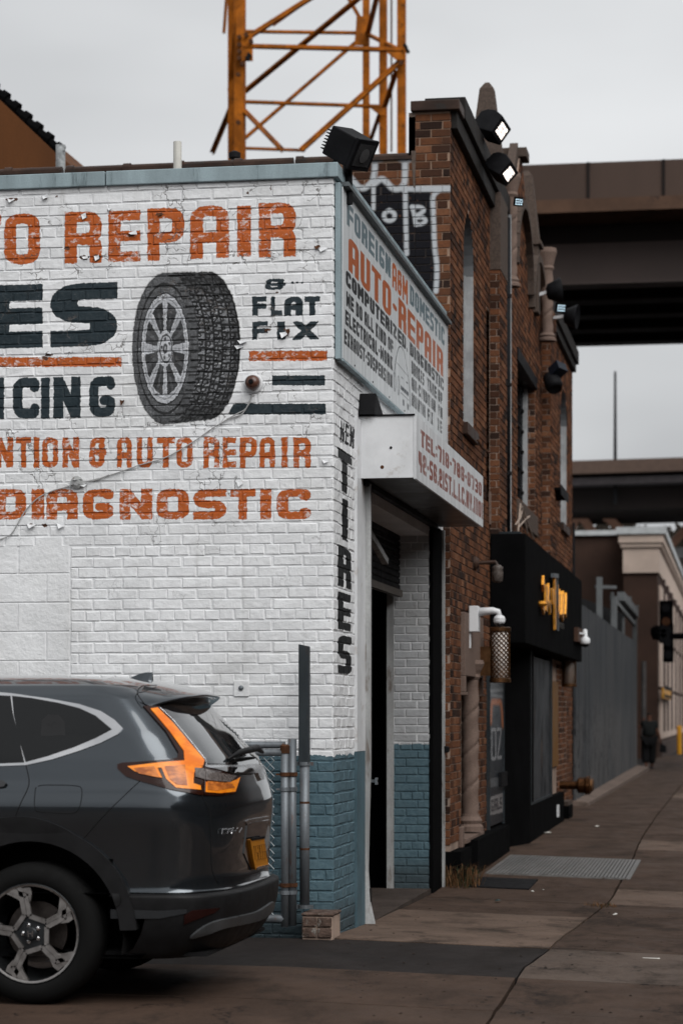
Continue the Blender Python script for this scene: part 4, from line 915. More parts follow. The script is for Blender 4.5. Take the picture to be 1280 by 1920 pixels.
# ------------------------------------------------------------------ ground, pavement, road
def paving(name, col, spots=.6, fine=120, var=.22, stain=(.015, .012, .010)):
    m = new_mat(name); t = NT(m); p = t.pos()
    rnd = t.n('ShaderNodeObjectInfo').outputs['Random']
    n1 = t.noise(p, 1.3, 5, .6); n2 = t.noise(p, fine, 3, .7); n3 = t.noise(t.scaled(p, (1, .55, 1)), 2.2, 6, .7)
    b = t.mix(t.ramp(n1, .35, .68), c4(tuple(c*(1-var) for c in col)), c4(tuple(c*(1+var) for c in col)))
    b = t.mix(t.math('MULTIPLY', rnd, .3), b, c4(tuple(c*.6 for c in col)))
    b = t.mix(t.ramp(n3, .5, .68, 0, .75), b, c4(stain))
    b = t.mix(t.ramp(n2, .52, .72, 0, .85), b, c4(tuple(min(1, c*1.9) for c in col)))
    b = t.mix(t.ramp(n2, .28, .42, .7, 0), b, c4(tuple(c*.35 for c in col)))
    vo = t.n('ShaderNodeTexVoronoi', {'Vector': t.scaled(p, (1, .7, .2)), 'Scale': 5.0, 'Randomness': 1.0}); r = t.n('ShaderNodeSeparateColor', {0: vo.outputs['Color']})
    sz = t.math('MULTIPLY', r.outputs[0], .17)
    sp = t.math('MULTIPLY', t.math('LESS_THAN', t.math('ADD', vo.outputs['Distance'], t.math('MULTIPLY', t.noise(p, 40, 2), .05)), sz), t.math('GREATER_THAN', r.outputs[1], .35))
    b = t.mix(t.math('MULTIPLY', sp, spots), b, (.008, .0065, .006, 1))
    vc = t.n('ShaderNodeTexVoronoi', {'Vector': t.n('ShaderNodeVectorMath', {0: p, 1: t.n('ShaderNodeVectorMath', {0: t.noise(p, 3, 4, .65, 'Color'), 3: .5}, operation='SCALE').outputs[0]}, operation='ADD').outputs[0], 'Scale': 1.1}, feature='DISTANCE_TO_EDGE')
    ck = t.math('MULTIPLY', t.ramp(vc.outputs[0], .003, .010, 1, 0), t.ramp(t.noise(p, .8, 3), .48, .56)); b = t.mix(t.math('MULTIPLY', ck, .8), b, (.006, .005, .005, 1))
    t.out(color=b, rough=t.ramp(n3, .3, .7, .62, .9), spec=.12, bump=t.math('ADD', n2, t.math('MULTIPLY', n1, .5)), dist=.003, strength=.7); return m
M_conc = paving('pavement_concrete', (.058, .037, .027), .9); M_conc2 = paving('pavement_concrete_pale', (.112, .078, .060), .9, 95); M_asph = paving('dark_asphalt_patch', (.018, .0145, .0135), .3, 110)
M_agg = paving('coarse_aggregate', (.078, .058, .047), .5, 95, .2); M_lot = paving('lot_paving', (.054, .034, .025), .7)
def sheet(name, x0, x1, y0, y1, m, dz=0.0, nx=8, ny=8, parent=None, kind=None, thick=.09):
    g = MB(); v = []
    for j in range(ny+1):
        for i in range(nx+1):
            x = x0+(x1-x0)*i/nx; y = y0+(y1-y0)*j/ny; v.append((x, y, gz(x, y)+dz))
    f = [(j*(nx+1)+i, j*(nx+1)+i+1, (j+1)*(nx+1)+i+1, (j+1)*(nx+1)+i) for j in range(ny) for i in range(nx)]
    if thick:
        o = len(v); per = [i for i in range(nx+1)]+[(j*(nx+1)+nx) for j in range(1, ny+1)]+[ny*(nx+1)+i for i in range(nx-1, -1, -1)]+[j*(nx+1) for j in range(ny-1, 0, -1)]
        v += [(v[k][0], v[k][1], v[k][2]-thick) for k in per]; n = len(per)
        f += [(per[k], o+k, o+(k+1) % n, per[(k+1) % n]) for k in range(n)]
    g.add(v, f); return g.build(name, m, parent, kind=kind)
ys = [-30, -12, 0, 1.5, 3.2, 5, 7, 12, 20, 50, 120, 300]
g = MB(); xs = [-300, -60, -12, 0, 1.5, 3, 4.3, 40, 300]; v = [(x, y, gz(x, y)-(.05 if x < 4.4 else .17)) for y in ys for x in xs]
v = [(x, -300 if y == -30 else y, z) for x, y, z in v]
g.add(v, [(j*9+i, j*9+i+1, (j+1)*9+i+1, (j+1)*9+i) for j in range(len(ys)-1) for i in range(8)]); g.build('ground', M_asph, kind='structure')
sheet('road', 4.42, 13, -60, 200, mat('road_asphalt', (.045, .042, .042), .85, .25, 2, .8, 150, .004), -.13, 4, 30, kind='structure', thick=0)
walk = bpy.data.objects.new('pavement', None); COL.objects.link(walk); walk['kind'] = 'structure'
lot = bpy.data.objects.new('parking_lot', None); COL.objects.link(lot); lot['kind'] = 'structure'
rowsY = [-14, -11.5, -9.3, -7.2, -5.1, -3.6, -2.05, -.27, 1.30, 2.95, 4.6, 6.2, 7.9, 9.6, 11.4, 13.2, 15, 17, 19, 21.5, 24, 27, 30, 34, 38, 43, 48, 54, 60, 68]
def jx(y): return float(np.interp(y, [-14, -5, -3, -1.5, -.3, 1.3, 3, 5, 7.5, 10, 14, 20, 70], [1.50, 1.50, 1.47, 1.43, 1.50, 1.50, 1.55, 1.60, 1.60, 1.58, 1.52, 1.50, 1.5]))
random.seed(5)
def flag(x0f, x1f, y0, y1, m, parent, name='slab', gap=.005, dz=0):
    n = 6; c = 13; g = MB(); v = []; wob = [random.uniform(-.007, .007) for _ in range(n+1)]
    for j in range(n+1):
        y = y0+gap+(y1-y0-2*gap)*j/n
        for i in range(c):
            a, b = x0f(y)+gap+abs(wob[j])*1.3, x1f(y)-gap-abs(wob[n-j])*1.3; x = a+(b-a)*i/(c-1); v.append((x, y+random.uniform(-.002, .002)*(j in (0, n)), gz(x, y)+dz))
    f = [(j*c+i, j*c+i+1, (j+1)*c+i+1, (j+1)*c+i) for j in range(n) for i in range(c-1)]
    per = list(range(c))+[j*c+c-1 for j in range(1, n+1)]+[n*c+i for i in range(c-2, -1, -1)]+[j*c for j in range(n-1, 0, -1)]
    o = len(v); v += [(v[k][0], v[k][1], v[k][2]-.08) for k in per]; q = len(per); f += [(per[k], o+k, o+(k+1) % q, per[(k+1) % q]) for k in range(q)]
    g.add(v, f); return g.build(name, m, parent)
for y0, y1 in zip(rowsY[:-1], rowsY[1:]):
    near = -2.1 < y0 < -1.9
    xin = .012 if y0 >= -.3 else -2.6
    flag(lambda y: xin, jx, y0, y1, M_asph if near else (M_conc2 if -.3 < y0 < 2 else M_conc), walk, dz=-.003 if near else random.uniform(-.002, .002))
    flag(jx, lambda y: 3.0, y0, y1, M_agg if near else random.choice([M_conc, M_conc2, M_conc]), walk, dz=random.uniform(-.002, .002))
    flag(lambda y: 3.0, lambda y: 4.25, y0, y1, M_conc, walk)
k = 0
for y0, y1 in [(-14, -11.5), (-11.5, -9.3), (-9.3, -7.2), (-7.2, -5.1), (-5.1, -3.6), (-3.6, -2.05), (-2.05, -.05)]:
    for x0, x1 in [(-8, -5.2), (-5.2, -2.6)]:
        m = M_asph if y0 > -2.1 else M_lot
        flag(lambda y: x0, lambda y: x1, y0, y1, m, lot, dz=-.003 if m is M_asph else 0)
g = MB()
for y0, y1 in [(-60, -10), (-10, 0), (0, 5), (5, 12), (12, 20), (20, 50), (50, 200)]:
    a, b = gz(4.3, y0), gz(4.3, y1)
    g.add([(4.26, y0, a-.3), (4.41, y0, a-.3), (4.41, y1, b-.3), (4.26, y1, b-.3), (4.26, y0, a), (4.41, y0, a), (4.41, y1, b), (4.26, y1, b)], [(4,5,6,7), (0,1,5,4), (1,2,6,5), (3,0,4,7)])
g.build('kerb', M_conc2, kind='structure')
# garage floor just inside the doorway
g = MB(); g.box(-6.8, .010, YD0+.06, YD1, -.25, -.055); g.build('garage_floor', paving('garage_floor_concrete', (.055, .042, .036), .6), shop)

# cellar grating in the pavement
ga, gb = on_z(925, 1626, -.06), on_z(1185, 1628, -.08)
y0, y1 = on_z(1060, 1643, -.08).y, on_z(1060, 1613, -.08).y; x0, x1 = .28, on_z(1190, 1630, -.1).x
gr = thing('pavement_grating', 'long steel ventilation grating of parallel bars set across the pavement', 'grating')
M_grate = mat('worn_grating', (.20, .195, .19), .5, .3, 10, .5, 80, .001, metal=.5, dirt=(.10, .07, .05), dirt_amt=.7)
n = 38
for i in range(n):
    x = x0+(x1-x0)*(i+.5)/n; g = MB(); g.beam((x, y0+.03, gz(x, y0)+.006), (x, y1-.03, gz(x, y1)+.006), .026, .016); g.build('bar', M_grate, gr)
g = MB()
for a, b in (((x0, y0), (x1, y0)), ((x0, y1), (x1, y1)), ((x0, y0), (x0, y1)), ((x1, y0), (x1, y1))):
    g.beam((a[0], a[1], gz(*a)+.004), (b[0], b[1], gz(*b)+.004), .03, .014)
g.build('frame', M_grate, gr); sheet('pit_shade_sheet', x0, x1, y0, y1, M_dark, .0035, parent=gr, thick=0)  # flat dark sheet under the bars stands in for the pit's shade
ha = on_z(893, 1655, -.06); ht = sheet('hatch_cover', .25, on_z(1004, 1654, -.09).x, on_z(940, 1662, -.08).y, on_z(940, 1648, -.08).y, M_iron, .012, thick=.03)
tag(ht, 'small dark metal hatch cover in the pavement in front of the grating', 'hatch')

# dry weeds at the foot of the brick corner, and in the slab joint
M_weed = mat('dry_grass', (.22, .11, .05), .8, .4, 30); M_weedg = mat('green_weed', (.05, .055, .025), .8, .4, 30)
def weeds(cx, cy, n, r, hmax, label, seed):
    rr = random.Random(seed); g = MB()
    for i in range(n):
        a, q = rr.uniform(0, 6.28), r*rr.random()**.6; x, y = cx+q*math.cos(a), cy+q*1.6*math.sin(a); h = hmax*rr.uniform(.3, 1); d = rr.uniform(0, 6.28); b = h*rr.uniform(.3, 1.1); z = gz(x, y)-.01
        w_ = .003; p0 = Vector((x, y, z)); p1 = p0+Vector((math.cos(d)*b*.4, math.sin(d)*b*.4, h*.7)); p2 = p0+Vector((math.cos(d)*b, math.sin(d)*b, h*rr.uniform(.5, 1))); s_ = Vector((-math.sin(d), math.cos(d), 0))*w_
        g.add([p0-s_, p0+s_, p1+s_*.8, p1-s_*.8, p2], [(0,1,2,3), (3,2,4)], 0 if rr.random() < .7 else 1)
    o = g.build('weeds', [M_weed, M_weedg], kind='stuff'); tag(o, label, 'weeds'); return o
weeds(.20, 5.85, 260, .17, .30, 'tangle of dry weeds growing at the foot of the brick corner by the garage doorway', 1)
weeds(jx(4.4)-.02, 4.4, 130, .14, .05, 'low dry weeds growing from the pavement joint', 2)
# bits of litter and gum-dark chips
M_paper = mat('litter_paper', (.55, .54, .5), .7, .2, 30)
cb = on_z(1220, 1801, -.08)
g = MB(); g.tube([(cb.x-.055, cb.y, cb.z+.012), (cb.x+.055, cb.y-.004, cb.z+.012)], .0065, 10); o = g.build('litter_stick', M_paper, smooth=False)
tag(o, 'short white stick lying alone on the pale rough pavement slab at the right', 'litter')
def scrap(u, v, s, lab, col=M_paper):
    q = on_z(u, v, gz(*(on_z(u, v, -.06).xy))+.004); r = random.Random(int(u)); g = MB(); n = 6
    pts = [(q.x+s*r.uniform(.5, 1)*math.cos(k*6.28/n), q.y+s*r.uniform(.5, 1)*1.5*math.sin(k*6.28/n), q.z+r.uniform(.001, .012)) for k in range(n)]
    g.add([(q.x, q.y, q.z+.02)]+pts, [(0, k+1, (k+1) % n+1) for k in range(n)]); o = g.build('litter_scrap', col); return o
for i, (u, v, s, lab) in enumerate([(912, 1667, .05, 'crumpled pale wrapper nearest the dry weeds'), (928, 1667, .035, 'small pale scrap of paper right of the crumpled wrapper'), (998, 1673, .025, 'tiny white paper chip in front of the grating'),
    (1153, 1716, .03, 'pale paper scrap on the right hand slabs beyond the stick'), (1018, 1671, .02, 'tiny white chip between the wrapper and the slab joint'), (1027, 1562, .07, 'crumpled white plastic at the foot of the black shop ledge'),
    (1118, 1550, .05, 'flat white scrap out on the pavement beyond the grating')]): tag(scrap(u, v, s, lab), lab, 'litter')
tag(scrap(932, 1690, .045, '', mat('teal_litter', (.03, .09, .09), .5)), 'teal wrapper lying on the pavement in front of the garage doorway', 'litter')
tag(scrap(858, 1655, .09, ''), 'white crumpled bag caught in the dry weeds', 'litter')
g = MB(); rr = random.Random(9)
for i in range(150):
    u, v = rr.uniform(640, 1280), 1690+230*rr.random()**1.3; q = on_z(u, v, -.04); x, y = q.x, q.y
    if x < .05 and y > -.3: continue
    s = rr.uniform(.004, .012); z = gz(x, y); g.add([(x-s, y-s*1.5, z+.001), (x+s, y-s, z+.001), (x+s*.6, y+s*2, z+.001), (x, y, z+s*.6)], [(0,1,3), (1,2,3), (2,0,3)])
o = g.build('leaf_crumbs', mat('dead_leaf', (.030, .018, .012), .8, .5, 30), kind='stuff'); tag(o, 'scattered dark leaf crumbs over the pavement slabs', 'debris')

# ------------------------------------------------------------------ things on and around the buildings
def oriented(t, p, fwd, up=(0,0,1)):
    f = Vector(fwd).normalized(); u = Vector(up); r = f.cross(u).normalized(); u = r.cross(f); M = Matrix((r, f, u)).transposed().to_4x4(); M.translation = Vector(p); t.matrix_world = M
# flood light on the corner of the white roof
fl = thing('roof_flood_light', 'boxy dark flood light tilted over the corner of the white garage roof', 'flood light')
g = MB(); g.box(-.15, .15, -.15, .13, -.13, .13); g.build('housing', M_iron, fl, bevel=.012)
g = MB()
for k in range(7): g.box(-.12, .12, -.20, -.151, -.10+k*.028, -.092+k*.028)
g.build('cooling_fin', M_iron, fl)
g = MB(); g.box(-.16, .16, .132, .165, -.14, .14); g.build('door_frame', M_iron, fl, bevel=.006)
g = MB(); g.box(-.12, .12, .166, .170, -.10, .10); g.build('lens', mat('dull_lens', (.055, .055, .058), .12, .3, 5, .1, 10, .001, spec=.8), fl)
g = MB(); g.lathe((0, 0, 0), [(.06, .171), (.065, .176), (.03, .178)], 18, 'y'); g.build('reflector_ring', mat('lens_ring', (.09, .09, .092), .3), fl)
g = MB(); g.beam((-.13, 0, -.13), (-.13, -.06, -.30), .03, .02); g.beam((.13, 0, -.13), (.13, -.06, -.30), .03, .02); g.box(-.14, .14, -.09, -.03, -.33, -.30); g.build('yoke', M_iron, fl)
pf = on_y(655, 277, .25); oriented(fl, pf, (.80, -.30, -.52), (.55, -.35, .75)); fl.scale = (.8, .8, .8)
g = MB(); g.lathe((0, 0, 0), [(.035, -.4), (.03, -.05)], 10); 
st = g.build('mount', M_iron); st.name = 'flood_light_mount'; st.location = pf+Vector((-.02, .05, .02)); tag(st, 'dark stub pipe mount on the garage roof corner holding the boxy flood light', 'light mount')
# LED floods over the brick parapet
M_lit = new_mat('lit_lamp_face'); t_ = NT(M_lit); p_ = t_.pos(); t_.out(color=(.8, .75, .7, 1), emit=(1, .86, .78, 1), emits=t_.ramp(t_.noise(p_, 22, 2), .35, .65, .35, 1.6), rough=.2)
def led(name, u, v, x, fwd, up, s, label, arm=True):
    t = thing(name, label, 'flood light'); 
    prof = [(-.5, -.30), (-.5, .25), (-.30, .42), (.05, .50), (.5, .38), (.5, -.38), (-.1, -.42)]
    g = MB(); g.prism([(-.45*s, a*s, b*s) for a, b in prof], (.9*s, 0, 0)); g.build('housing', M_iron, t, bevel=.01)
    g = MB(); g.box(-.32*s, .32*s, .5*s, .512*s, -.27*s, .27*s); g.build('bezel', M_black, t)
    for k in range(3): g = MB(); g.box(-.27*s, .27*s, .513*s, .52*s, (-.22+k*.155)*s, (-.09+k*.155)*s); g.build('lit_panel', M_lit, t)
    if arm: g = MB(); g.beam((0, -.4*s, 0), (0, -1.25*s, -.05*s), .16*s, .12*s); g.build('arm', M_iron, t)
    oriented(t, on_x(u, v, x), fwd, up); return t
led('led_flood_light', 921, 238, .25, (.78, -.45, -.42), (.3, .3, .9), .27, 'lit black flood light in front of the tallest stone finial')
led('led_flood_light', 938, 316, .32, (.70, -.45, -.55), (.5, .2, .8), .25, 'lit black flood light below the tallest finial on the parapet edge')
M_dot = new_mat('led_dots'); t_ = NT(M_dot); t_.out(color=(.5, .6, .65, 1), emit=(.62, .85, 1, 1), emits=1.2)
def small_led(u, v, x, label, s=.5):
    t = thing('small_led_light', label, 'flood light'); g = MB(); g.box(-.11, .11, -.03, .03, -.10, .10); g.build('housing', M_black, t, bevel=.008)
    for i in range(4):
        for j in range(3): g = MB(); g.lathe((-.07+i*.045, 0, -.055+j*.05), [(.012, .031), (.010, .036)], 8, 'y'); g.build('led', M_dot, t)
    g = MB(); g.beam((0, -.03, 0), (-.05, -.28, -.02), .03); g.build('arm', M_iron, t); oriented(t, on_x(u, v, x), (.45, -.75, -.25)); t.scale = (s, s, s); return t
small_led(971, 378, .28, 'small square LED lamp with cold dots beside the second stone finial', .5); small_led(1050, 577, .35, 'small square LED lamp with cold dots under the far dish lamps', .65)
def dish(u, v, x, r, label, fwd):
    t = thing('dish_lamp', label, 'lamp'); g = MB(); g.lathe((0, 0, 0), [(.05, -.16), (.10, -.14), (r*.8, -.05), (r, .02), (r*.98, .03), (r*.75, -.03), (.05, -.08)], 20, 'y'); g.build('reflector', M_iron, t, smooth=True)
    g = MB(); g.beam((0, -.14, 0), (-.1, -.45, -.05), .04); g.build('arm', M_whitemetal, t); oriented(t, on_x(u, v, x), fwd)
dish(1046, 545, .38, .17, 'upper round black dish lamp on the far end of the brick parapet', (.8, .2, .1)); dish(1078, 594, .5, .17, 'lower round black dish lamp on the far end of the brick parapet', (.85, -.1, -.1))
# speaker-like dark lamp and black box on the far bay
t = thing('wall_flood_light', 'dark bulky flood lamp on the far bay of the brick wall', 'flood light'); g = MB(); g.lathe((0,0,0), [(.10, -.3), (.2, -.22), (.22, .1), (.17, .22), (.15, .2)], 14, 'y'); g.build('housing', M_iron, t, smooth=True)
g = MB(); g.box(-.16, .16, -.34, -.1, .1, .42); g.build('gear_box', mat('blue_black_enamel', (.012, .018, .03), .4), t); g = MB(); g.beam((0, -.2, 0), (-.25, -.2, .1), .06); g.build('arm', M_iron, t); oriented(t, on_x(1036, 718, .25), (.3, -.5, -.8), (0, .3, 1)); t.scale = (.55, .55, .55)
t = thing('wall_box_lamp', 'square black box lamp on the far arched window of the brick building', 'lamp'); a = on_x(1049, 912, BX+.2); b = on_x(1065, 940, BX+.2)
g = MB(); g.box(BX, BX+.2, a.y, b.y, b.z+.05, a.z-.05); g.build('housing', M_black, t, bevel=.01); g = MB(); g.box(BX+.2, BX+.21, a.y+.1, b.y-.1, b.z+.1, a.z-.1); g.build('lens', M_iron, t)
# ground floor lamps
M_bronze = mat('bronze_lattice', (.13, .065, .03), .35, .3, 12, .3, 60, .001, metal=.8)
M_diff = mat('white_diffuser', (.75, .70, .66), .4, .1, 4)
def lantern(u, v0, v1, x, label, r=.105):
    c = on_x(u, (v0+v1)/2, x); z1_, z0_ = on_x(u, v0, x).z, on_x(u, v1, x).z; t = thing('wall_lantern', label, 'lantern', 'cylinder lanterns on the lounge front')
    g = MB(); g.lathe((x, c.y, 0), [(r*.86, z0_+.03), (r*.86, z1_-.03)], 24); g.build('diffuser', M_diff, t, smooth=True)
    g = MB(); N = 12; rows = 10; H = (z1_-z0_-.08)/rows
    for i in range(N):
        for j in range(rows):
            for s in (0, 1):
                a0 = 2*math.pi*(i+s)/N; a1 = 2*math.pi*(i+1-s)/N; za = z0_+.04+j*H
                g.beam((x+r*.94*math.cos(a0), c.y+r*.94*math.sin(a0), za), (x+r*.94*math.cos(a1), c.y+r*.94*math.sin(a1), za+H), .011, .008)
    o = g.build('lattice', M_bronze, t); o['kind'] = 'stuff'
    for z in (z0_, z1_-.045): g = MB(); g.lathe((x, c.y, z), [(r*.98, 0), (r*1.06, .005), (r*1.06, .04), (r*.98, .045)], 24); g.build('rim', M_bronze, t)
    g = MB(); g.box(BX, x-r*.9, c.y-.05, c.y+.05, z1_-.5, z1_-.2); g.build('bracket', M_bronze, t); set_base(t, (x, c.y, z0_)); return t
lantern(937, 1176, 1280, .30, 'bronze lattice cylinder lantern left of the black shop front'); lantern(1066, 1232, 1288, .34, 'bronze lattice cylinder lantern under the far end of the black fascia')
cc = thing('security_camera', 'white dome security camera on a bracket box above the twisted stone column', 'camera')
q = on_x(878, 1160, BX+.02)
g = MB(); g.box(BX+.03, BX+.12, q.y-.06, q.y+.12, on_x(878, 1186, BX).z, on_x(878, 1138, BX).z); g.build('bracket_box', M_whitemetal, cc, bevel=.006)
e_ = at_d(915, 1140, 22.6); x_, y_, z_ = BX+.32, q.y, e_.z
g = MB(); g.tube([(BX+.1, y_, z_-.015), (BX+.26, y_, z_+.0), (BX+.31, y_, z_-.01), (BX+.325, y_, z_-.06)], [.045, .035, .03, .03], 10); g.build('arm', M_whitemetal, cc, smooth=True)
g = MB(); g.lathe((BX+.325, y_, z_-.125), [(.05, 0), (.058, .015), (.058, .05), (.045, .07), (.025, .08)], 18); g.build('camera_body', M_whitemetal, cc)
g = MB(); g.lathe((BX+.325, y_, z_-.165), [(.01, 0), (.028, .008), (.042, .026), (.046, .039)], 16); g.build('dome', mat('smoked_dome', (.02, .02, .022), .08, .1, spec=.8), cc, smooth=True)
g = MB(); g.box(BX+.022, BX+.045, q.y-.03, q.y, on_x(878, 1216, BX).z, on_x(878, 1186, BX).z); g.build('conduit', M_whitemetal, cc)
cc2 = thing('security_camera', 'small white dome camera beside the wooden plaque at the far corner of the black fascia', 'camera'); q = on_x(1096, 1208, FX+.12)
g = MB(); g.lathe(q, [(.10, 0), (.12, .03), (.12, .13), (.07, .17), (.055, .18), (.055, .33), (.02, .36)], 16); g.build('camera_body', M_whitemetal, cc2, smooth=True)
g = MB(); g.lathe(q-Vector((0,0,.07)), [(.02, 0), (.07, .02), (.09, .07)], 14); g.build('dome', M_black, cc2); g = MB(); g.beam(q+Vector((0,-.02,.25)), q+Vector((-.12,-.4,.25)), .04); g.build('arm', M_whitemetal, cc2)
set_base(cc2, q); cc2.scale = (.6, .6, .6)
ol = thing('old_wall_lamp', 'small weathered bracket lamp on the brick wall above the carved stone plaque', 'lamp'); q = on_x(888, 1056, BX)
g = MB(); g.lathe((BX+.0, q.y, q.z), [(.07, 0), (.07, .02), (.04, .05)], 14, 'x'); g.build('back_plate', M_tile, ol); g = MB(); g.tube([(BX+.02, q.y, q.z), (BX+.22, q.y, q.z+.01), (BX+.24, q.y, q.z-.03)], .02, 8); g.build('arm', M_tile, ol)
g = MB(); g.lathe((BX+.24, q.y, q.z-.2), [(.03, 0), (.055, .02), (.06, .1), (.05, .13), (.06, .15), (.03, .18)], 14); g.build('lamp_glass', mat('dusty_lamp_glass', (.12, .10, .09), .3, .3, 20), ol, smooth=True)
dp = thing('downpipe', 'dark downpipe running down the brick wall beside the pilaster', 'pipe'); yy = yx(949, BX+.07)
g = MB(); g.tube([(BX+.07, yy, 7.1), (BX+.07, yy, 3.47)], .045, 10); g.build('pipe', M_iron, dp, smooth=True); g = MB(); g.box(BX+.05, BX+.12, yy+.045, yy+.062, 3.5, 7.15); g.build('edge_trim', M_frame_l, dp)
for z in (4.2, 5.2, 6.2): g = MB(); g.lathe((BX+.07, yy, z), [(.055, 0), (.055, .04)], 10); g.build('clamp', M_iron, dp)
wr = thing('loose_cables', 'pale loose cables hanging from the stone sill onto the black fascia', 'cable')
for pts in [[(975, 945), (972, 975), (970, 1003)], [(975, 945), (981, 972), (988, 1000)], [(972, 988), (985, 973), (992, 968)], [(978, 950), (990, 985), (1000, 1010)], [(970, 998), (965, 985), (975, 970), (978, 955)]]:
    g = MB(); g.tube([on_x(u, v, BX+.12) for u, v in pts], .011, 6); g.build('cable', mat('cable_sheath', (.3, .24, .2), .6, .1), wr)
g = MB(); g.tube([on_x(u, v, BX+.10) for u, v in [(895, 826), (902, 838), (912, 846), (917, 848)]], .012, 6); g.build('cable', M_rust, wr)
sc_ = thing('standpipe_connection', 'brass twin standpipe fire connection on the wall past the black shop front', 'fire connection'); q = on_x(1072, 1472, .42); s_ = 1.0
g = MB(); g.tube([(.2, q.y, q.z), (.5, q.y, q.z)], .06, 14); g.lathe((.5, q.y-.13, q.z), [(.09, 0), (.11, .02), (.11, .10), (.13, .12), (.13, .17), (.10, .18)], 14, 'x'); g.lathe((.5, q.y+.13, q.z), [(.09, 0), (.11, .02), (.11, .10), (.13, .12), (.13, .17), (.10, .18)], 14, 'x'); g.build('body', mat('dirty_brass', (.07, .03, .012), .35, .4, 12, metal=.8), sc_)
for s in (-.13, .13): g = MB(); g.lathe((.681, q.y+s, q.z), [(.10, 0), (.08, .03)], 12, 'x'); g.build('cap', M_bronze, sc_)

# rooftop vents and pipes of the white garage
g = MB(); q = on_y(333, 266, 3.5); g.lathe((q.x, q.y, 4.98), [(.036, 0), (.036, q.z-4.98)], 12); o = g.build('vent_pipe', mat('white_pvc', (.55, .54, .5), .5, .1), smooth=False); tag(o, 'short white plastic vent pipe standing above the parapet tiles', 'pipe')
g = MB(); q = on_y(114, 272, 7.5); g.lathe((q.x, q.y, 6.3), [(.05, 0), (.05, q.z-6.3)], 14); o = g.build('vent_pipe', mat('stained_galvanised', (.30, .32, .33), .5, .4, 14, .4, dirt=(.03, .03, .035), dirt_amt=.9), smooth=False); tag(o, 'stained grey metal vent pipe beside the orange gable', 'pipe')
g = MB(); q = on_y(440, 283, 6.9); g.lathe((q.x, q.y, 6.3), [(.04, 0), (.04, q.z-6.38), (.06, q.z-6.37), (.06, q.z-6.32), (.02, q.z-6.3)], 14); o = g.build('roof_vent', M_iron); tag(o, 'small dark mushroom vent cap just above the parapet tiles', 'vent')
# orange gable building behind
ogb = thing('orange_gable_building', 'rust orange building with a stepped black tile edge behind the garage roof at the left', 'building'); yo = 12.0
M_or = mat('stained_orange_render', (.155, .058, .018), .8, .3, .8, .4, 30, .004, dirt=(.03, .015, .008), dirt_amt=.9, streak=True)
tl, br = on_y(-60, 122, yo), on_y(104, 278, yo)
g = MB(); g.prism([(tl.x, yo, 0), (br.x, yo, 0), (br.x, yo, br.z-.05), (tl.x, yo, tl.z-.05)], (0, 6, 0)); g.build('wall', M_or, ogb)
g = MB(); g.box(br.x, br.x+.12, yo+1, yo+7, 0, br.z-.2); g.build('side_wall', M_or, ogb)
n = 8
for i in range(n):
    a = tl.lerp(br, i/n); b = tl.lerp(br, (i+1)/n); g = MB(); g.tube([a+Vector((0, .1, 0)), b+Vector((0, .1, -.0))], [.055, .075], 10); g.tube([b+Vector((-.02, .1, .03)), b+Vector((.05, .1, -.02))], .09, 10); g.build('ridge_tile', M_black, ogb)

# round lamp base on the facade with its cable, junction knob
lp = thing('wall_lamp', 'round white lamp base with a rust brown globe right of the painted tyre', 'lamp'); q = on_y(476, 719, -.008)
g = MB(); g.lathe((q.x, 0, q.z), [(.066, -.010), (.066, -.022), (.058, -.028)], 24, 'y'); g.build('base_plate', M_whitemetal, lp)
g = MB(); g.lathe((q.x, 0, q.z), [(.045, -.028), (.052, -.05), (.048, -.075), (.034, -.095), (.016, -.10)], 22, 'y'); g.build('globe', mat('rust_brown_globe', (.12, .05, .032), .3, .3, 30, spec=.5), lp, smooth=True)
g = MB(); g.lathe((q.x, 0, q.z), [(.014, -.10), (.017, -.112), (.012, -.12)], 12, 'y'); g.build('knob', M_iron, lp)
M_cable = mat('painted_cable', (.36, .36, .36), .5, .15, 20)
wc = thing('wall_cable', 'thin white cable sagging across the lettering from the round lamp to the left edge', 'cable')
for pts in [[(474, 738), (462, 765), (440, 778), (400, 802), (360, 830), (310, 858), (262, 872), (200, 893), (160, 903)], [(472, 742), (455, 775), (425, 785)], [(130, 912), (100, 920), (70, 935), (45, 962), (20, 1003), (-10, 1012)], [(150, 905), (180, 900), (205, 890)]]:
    P_ = [Vector(on_y(u, v, -.018)) for u, v in pts]; Q = []
    for i in range(len(P_)-1):
        for k in range(4):
            t = k/4; p0, p1, p2, p3 = P_[max(i-1,0)], P_[i], P_[i+1], P_[min(i+2,len(P_)-1)]; Q.append(.5*((2*p1)+(p2-p0)*t+(2*p0-5*p1+4*p2-p3)*t*t+(-p0+3*p1-3*p2+p3)*t**3))
    Q.append(P_[-1]); g = MB(); g.tube(Q, .0042, 6); g.build('cable', M_cable, wc)
jk = thing('junction_knob', 'paint covered cable clip with lifted flakes above the word diagnostic', 'cable clip'); q = on_y(146, 905, 0)
g = MB(); g.lathe((q.x, 0, q.z), [(.04, -.010), (.045, -.022), (.022, -.035)], 14, 'y'); g.build('clip', M_dullwhite, jk)
r = random.Random(3)
for i in range(6):
    a = r.uniform(0, 6.28); c = Vector((q.x+.06*math.cos(a), -.012, q.z+.02*math.sin(a))); g = MB(); d = Vector((r.uniform(-.06, .06), -.02-.02*r.random(), r.uniform(-.015, .02)))
    g.add([c, c+Vector((.04, 0, .006)), c+Vector((.03, 0, -.008))+d, c+d*.7], [(0,1,2,3)]); g.build('paint_flake', M_whitemetal, jk)
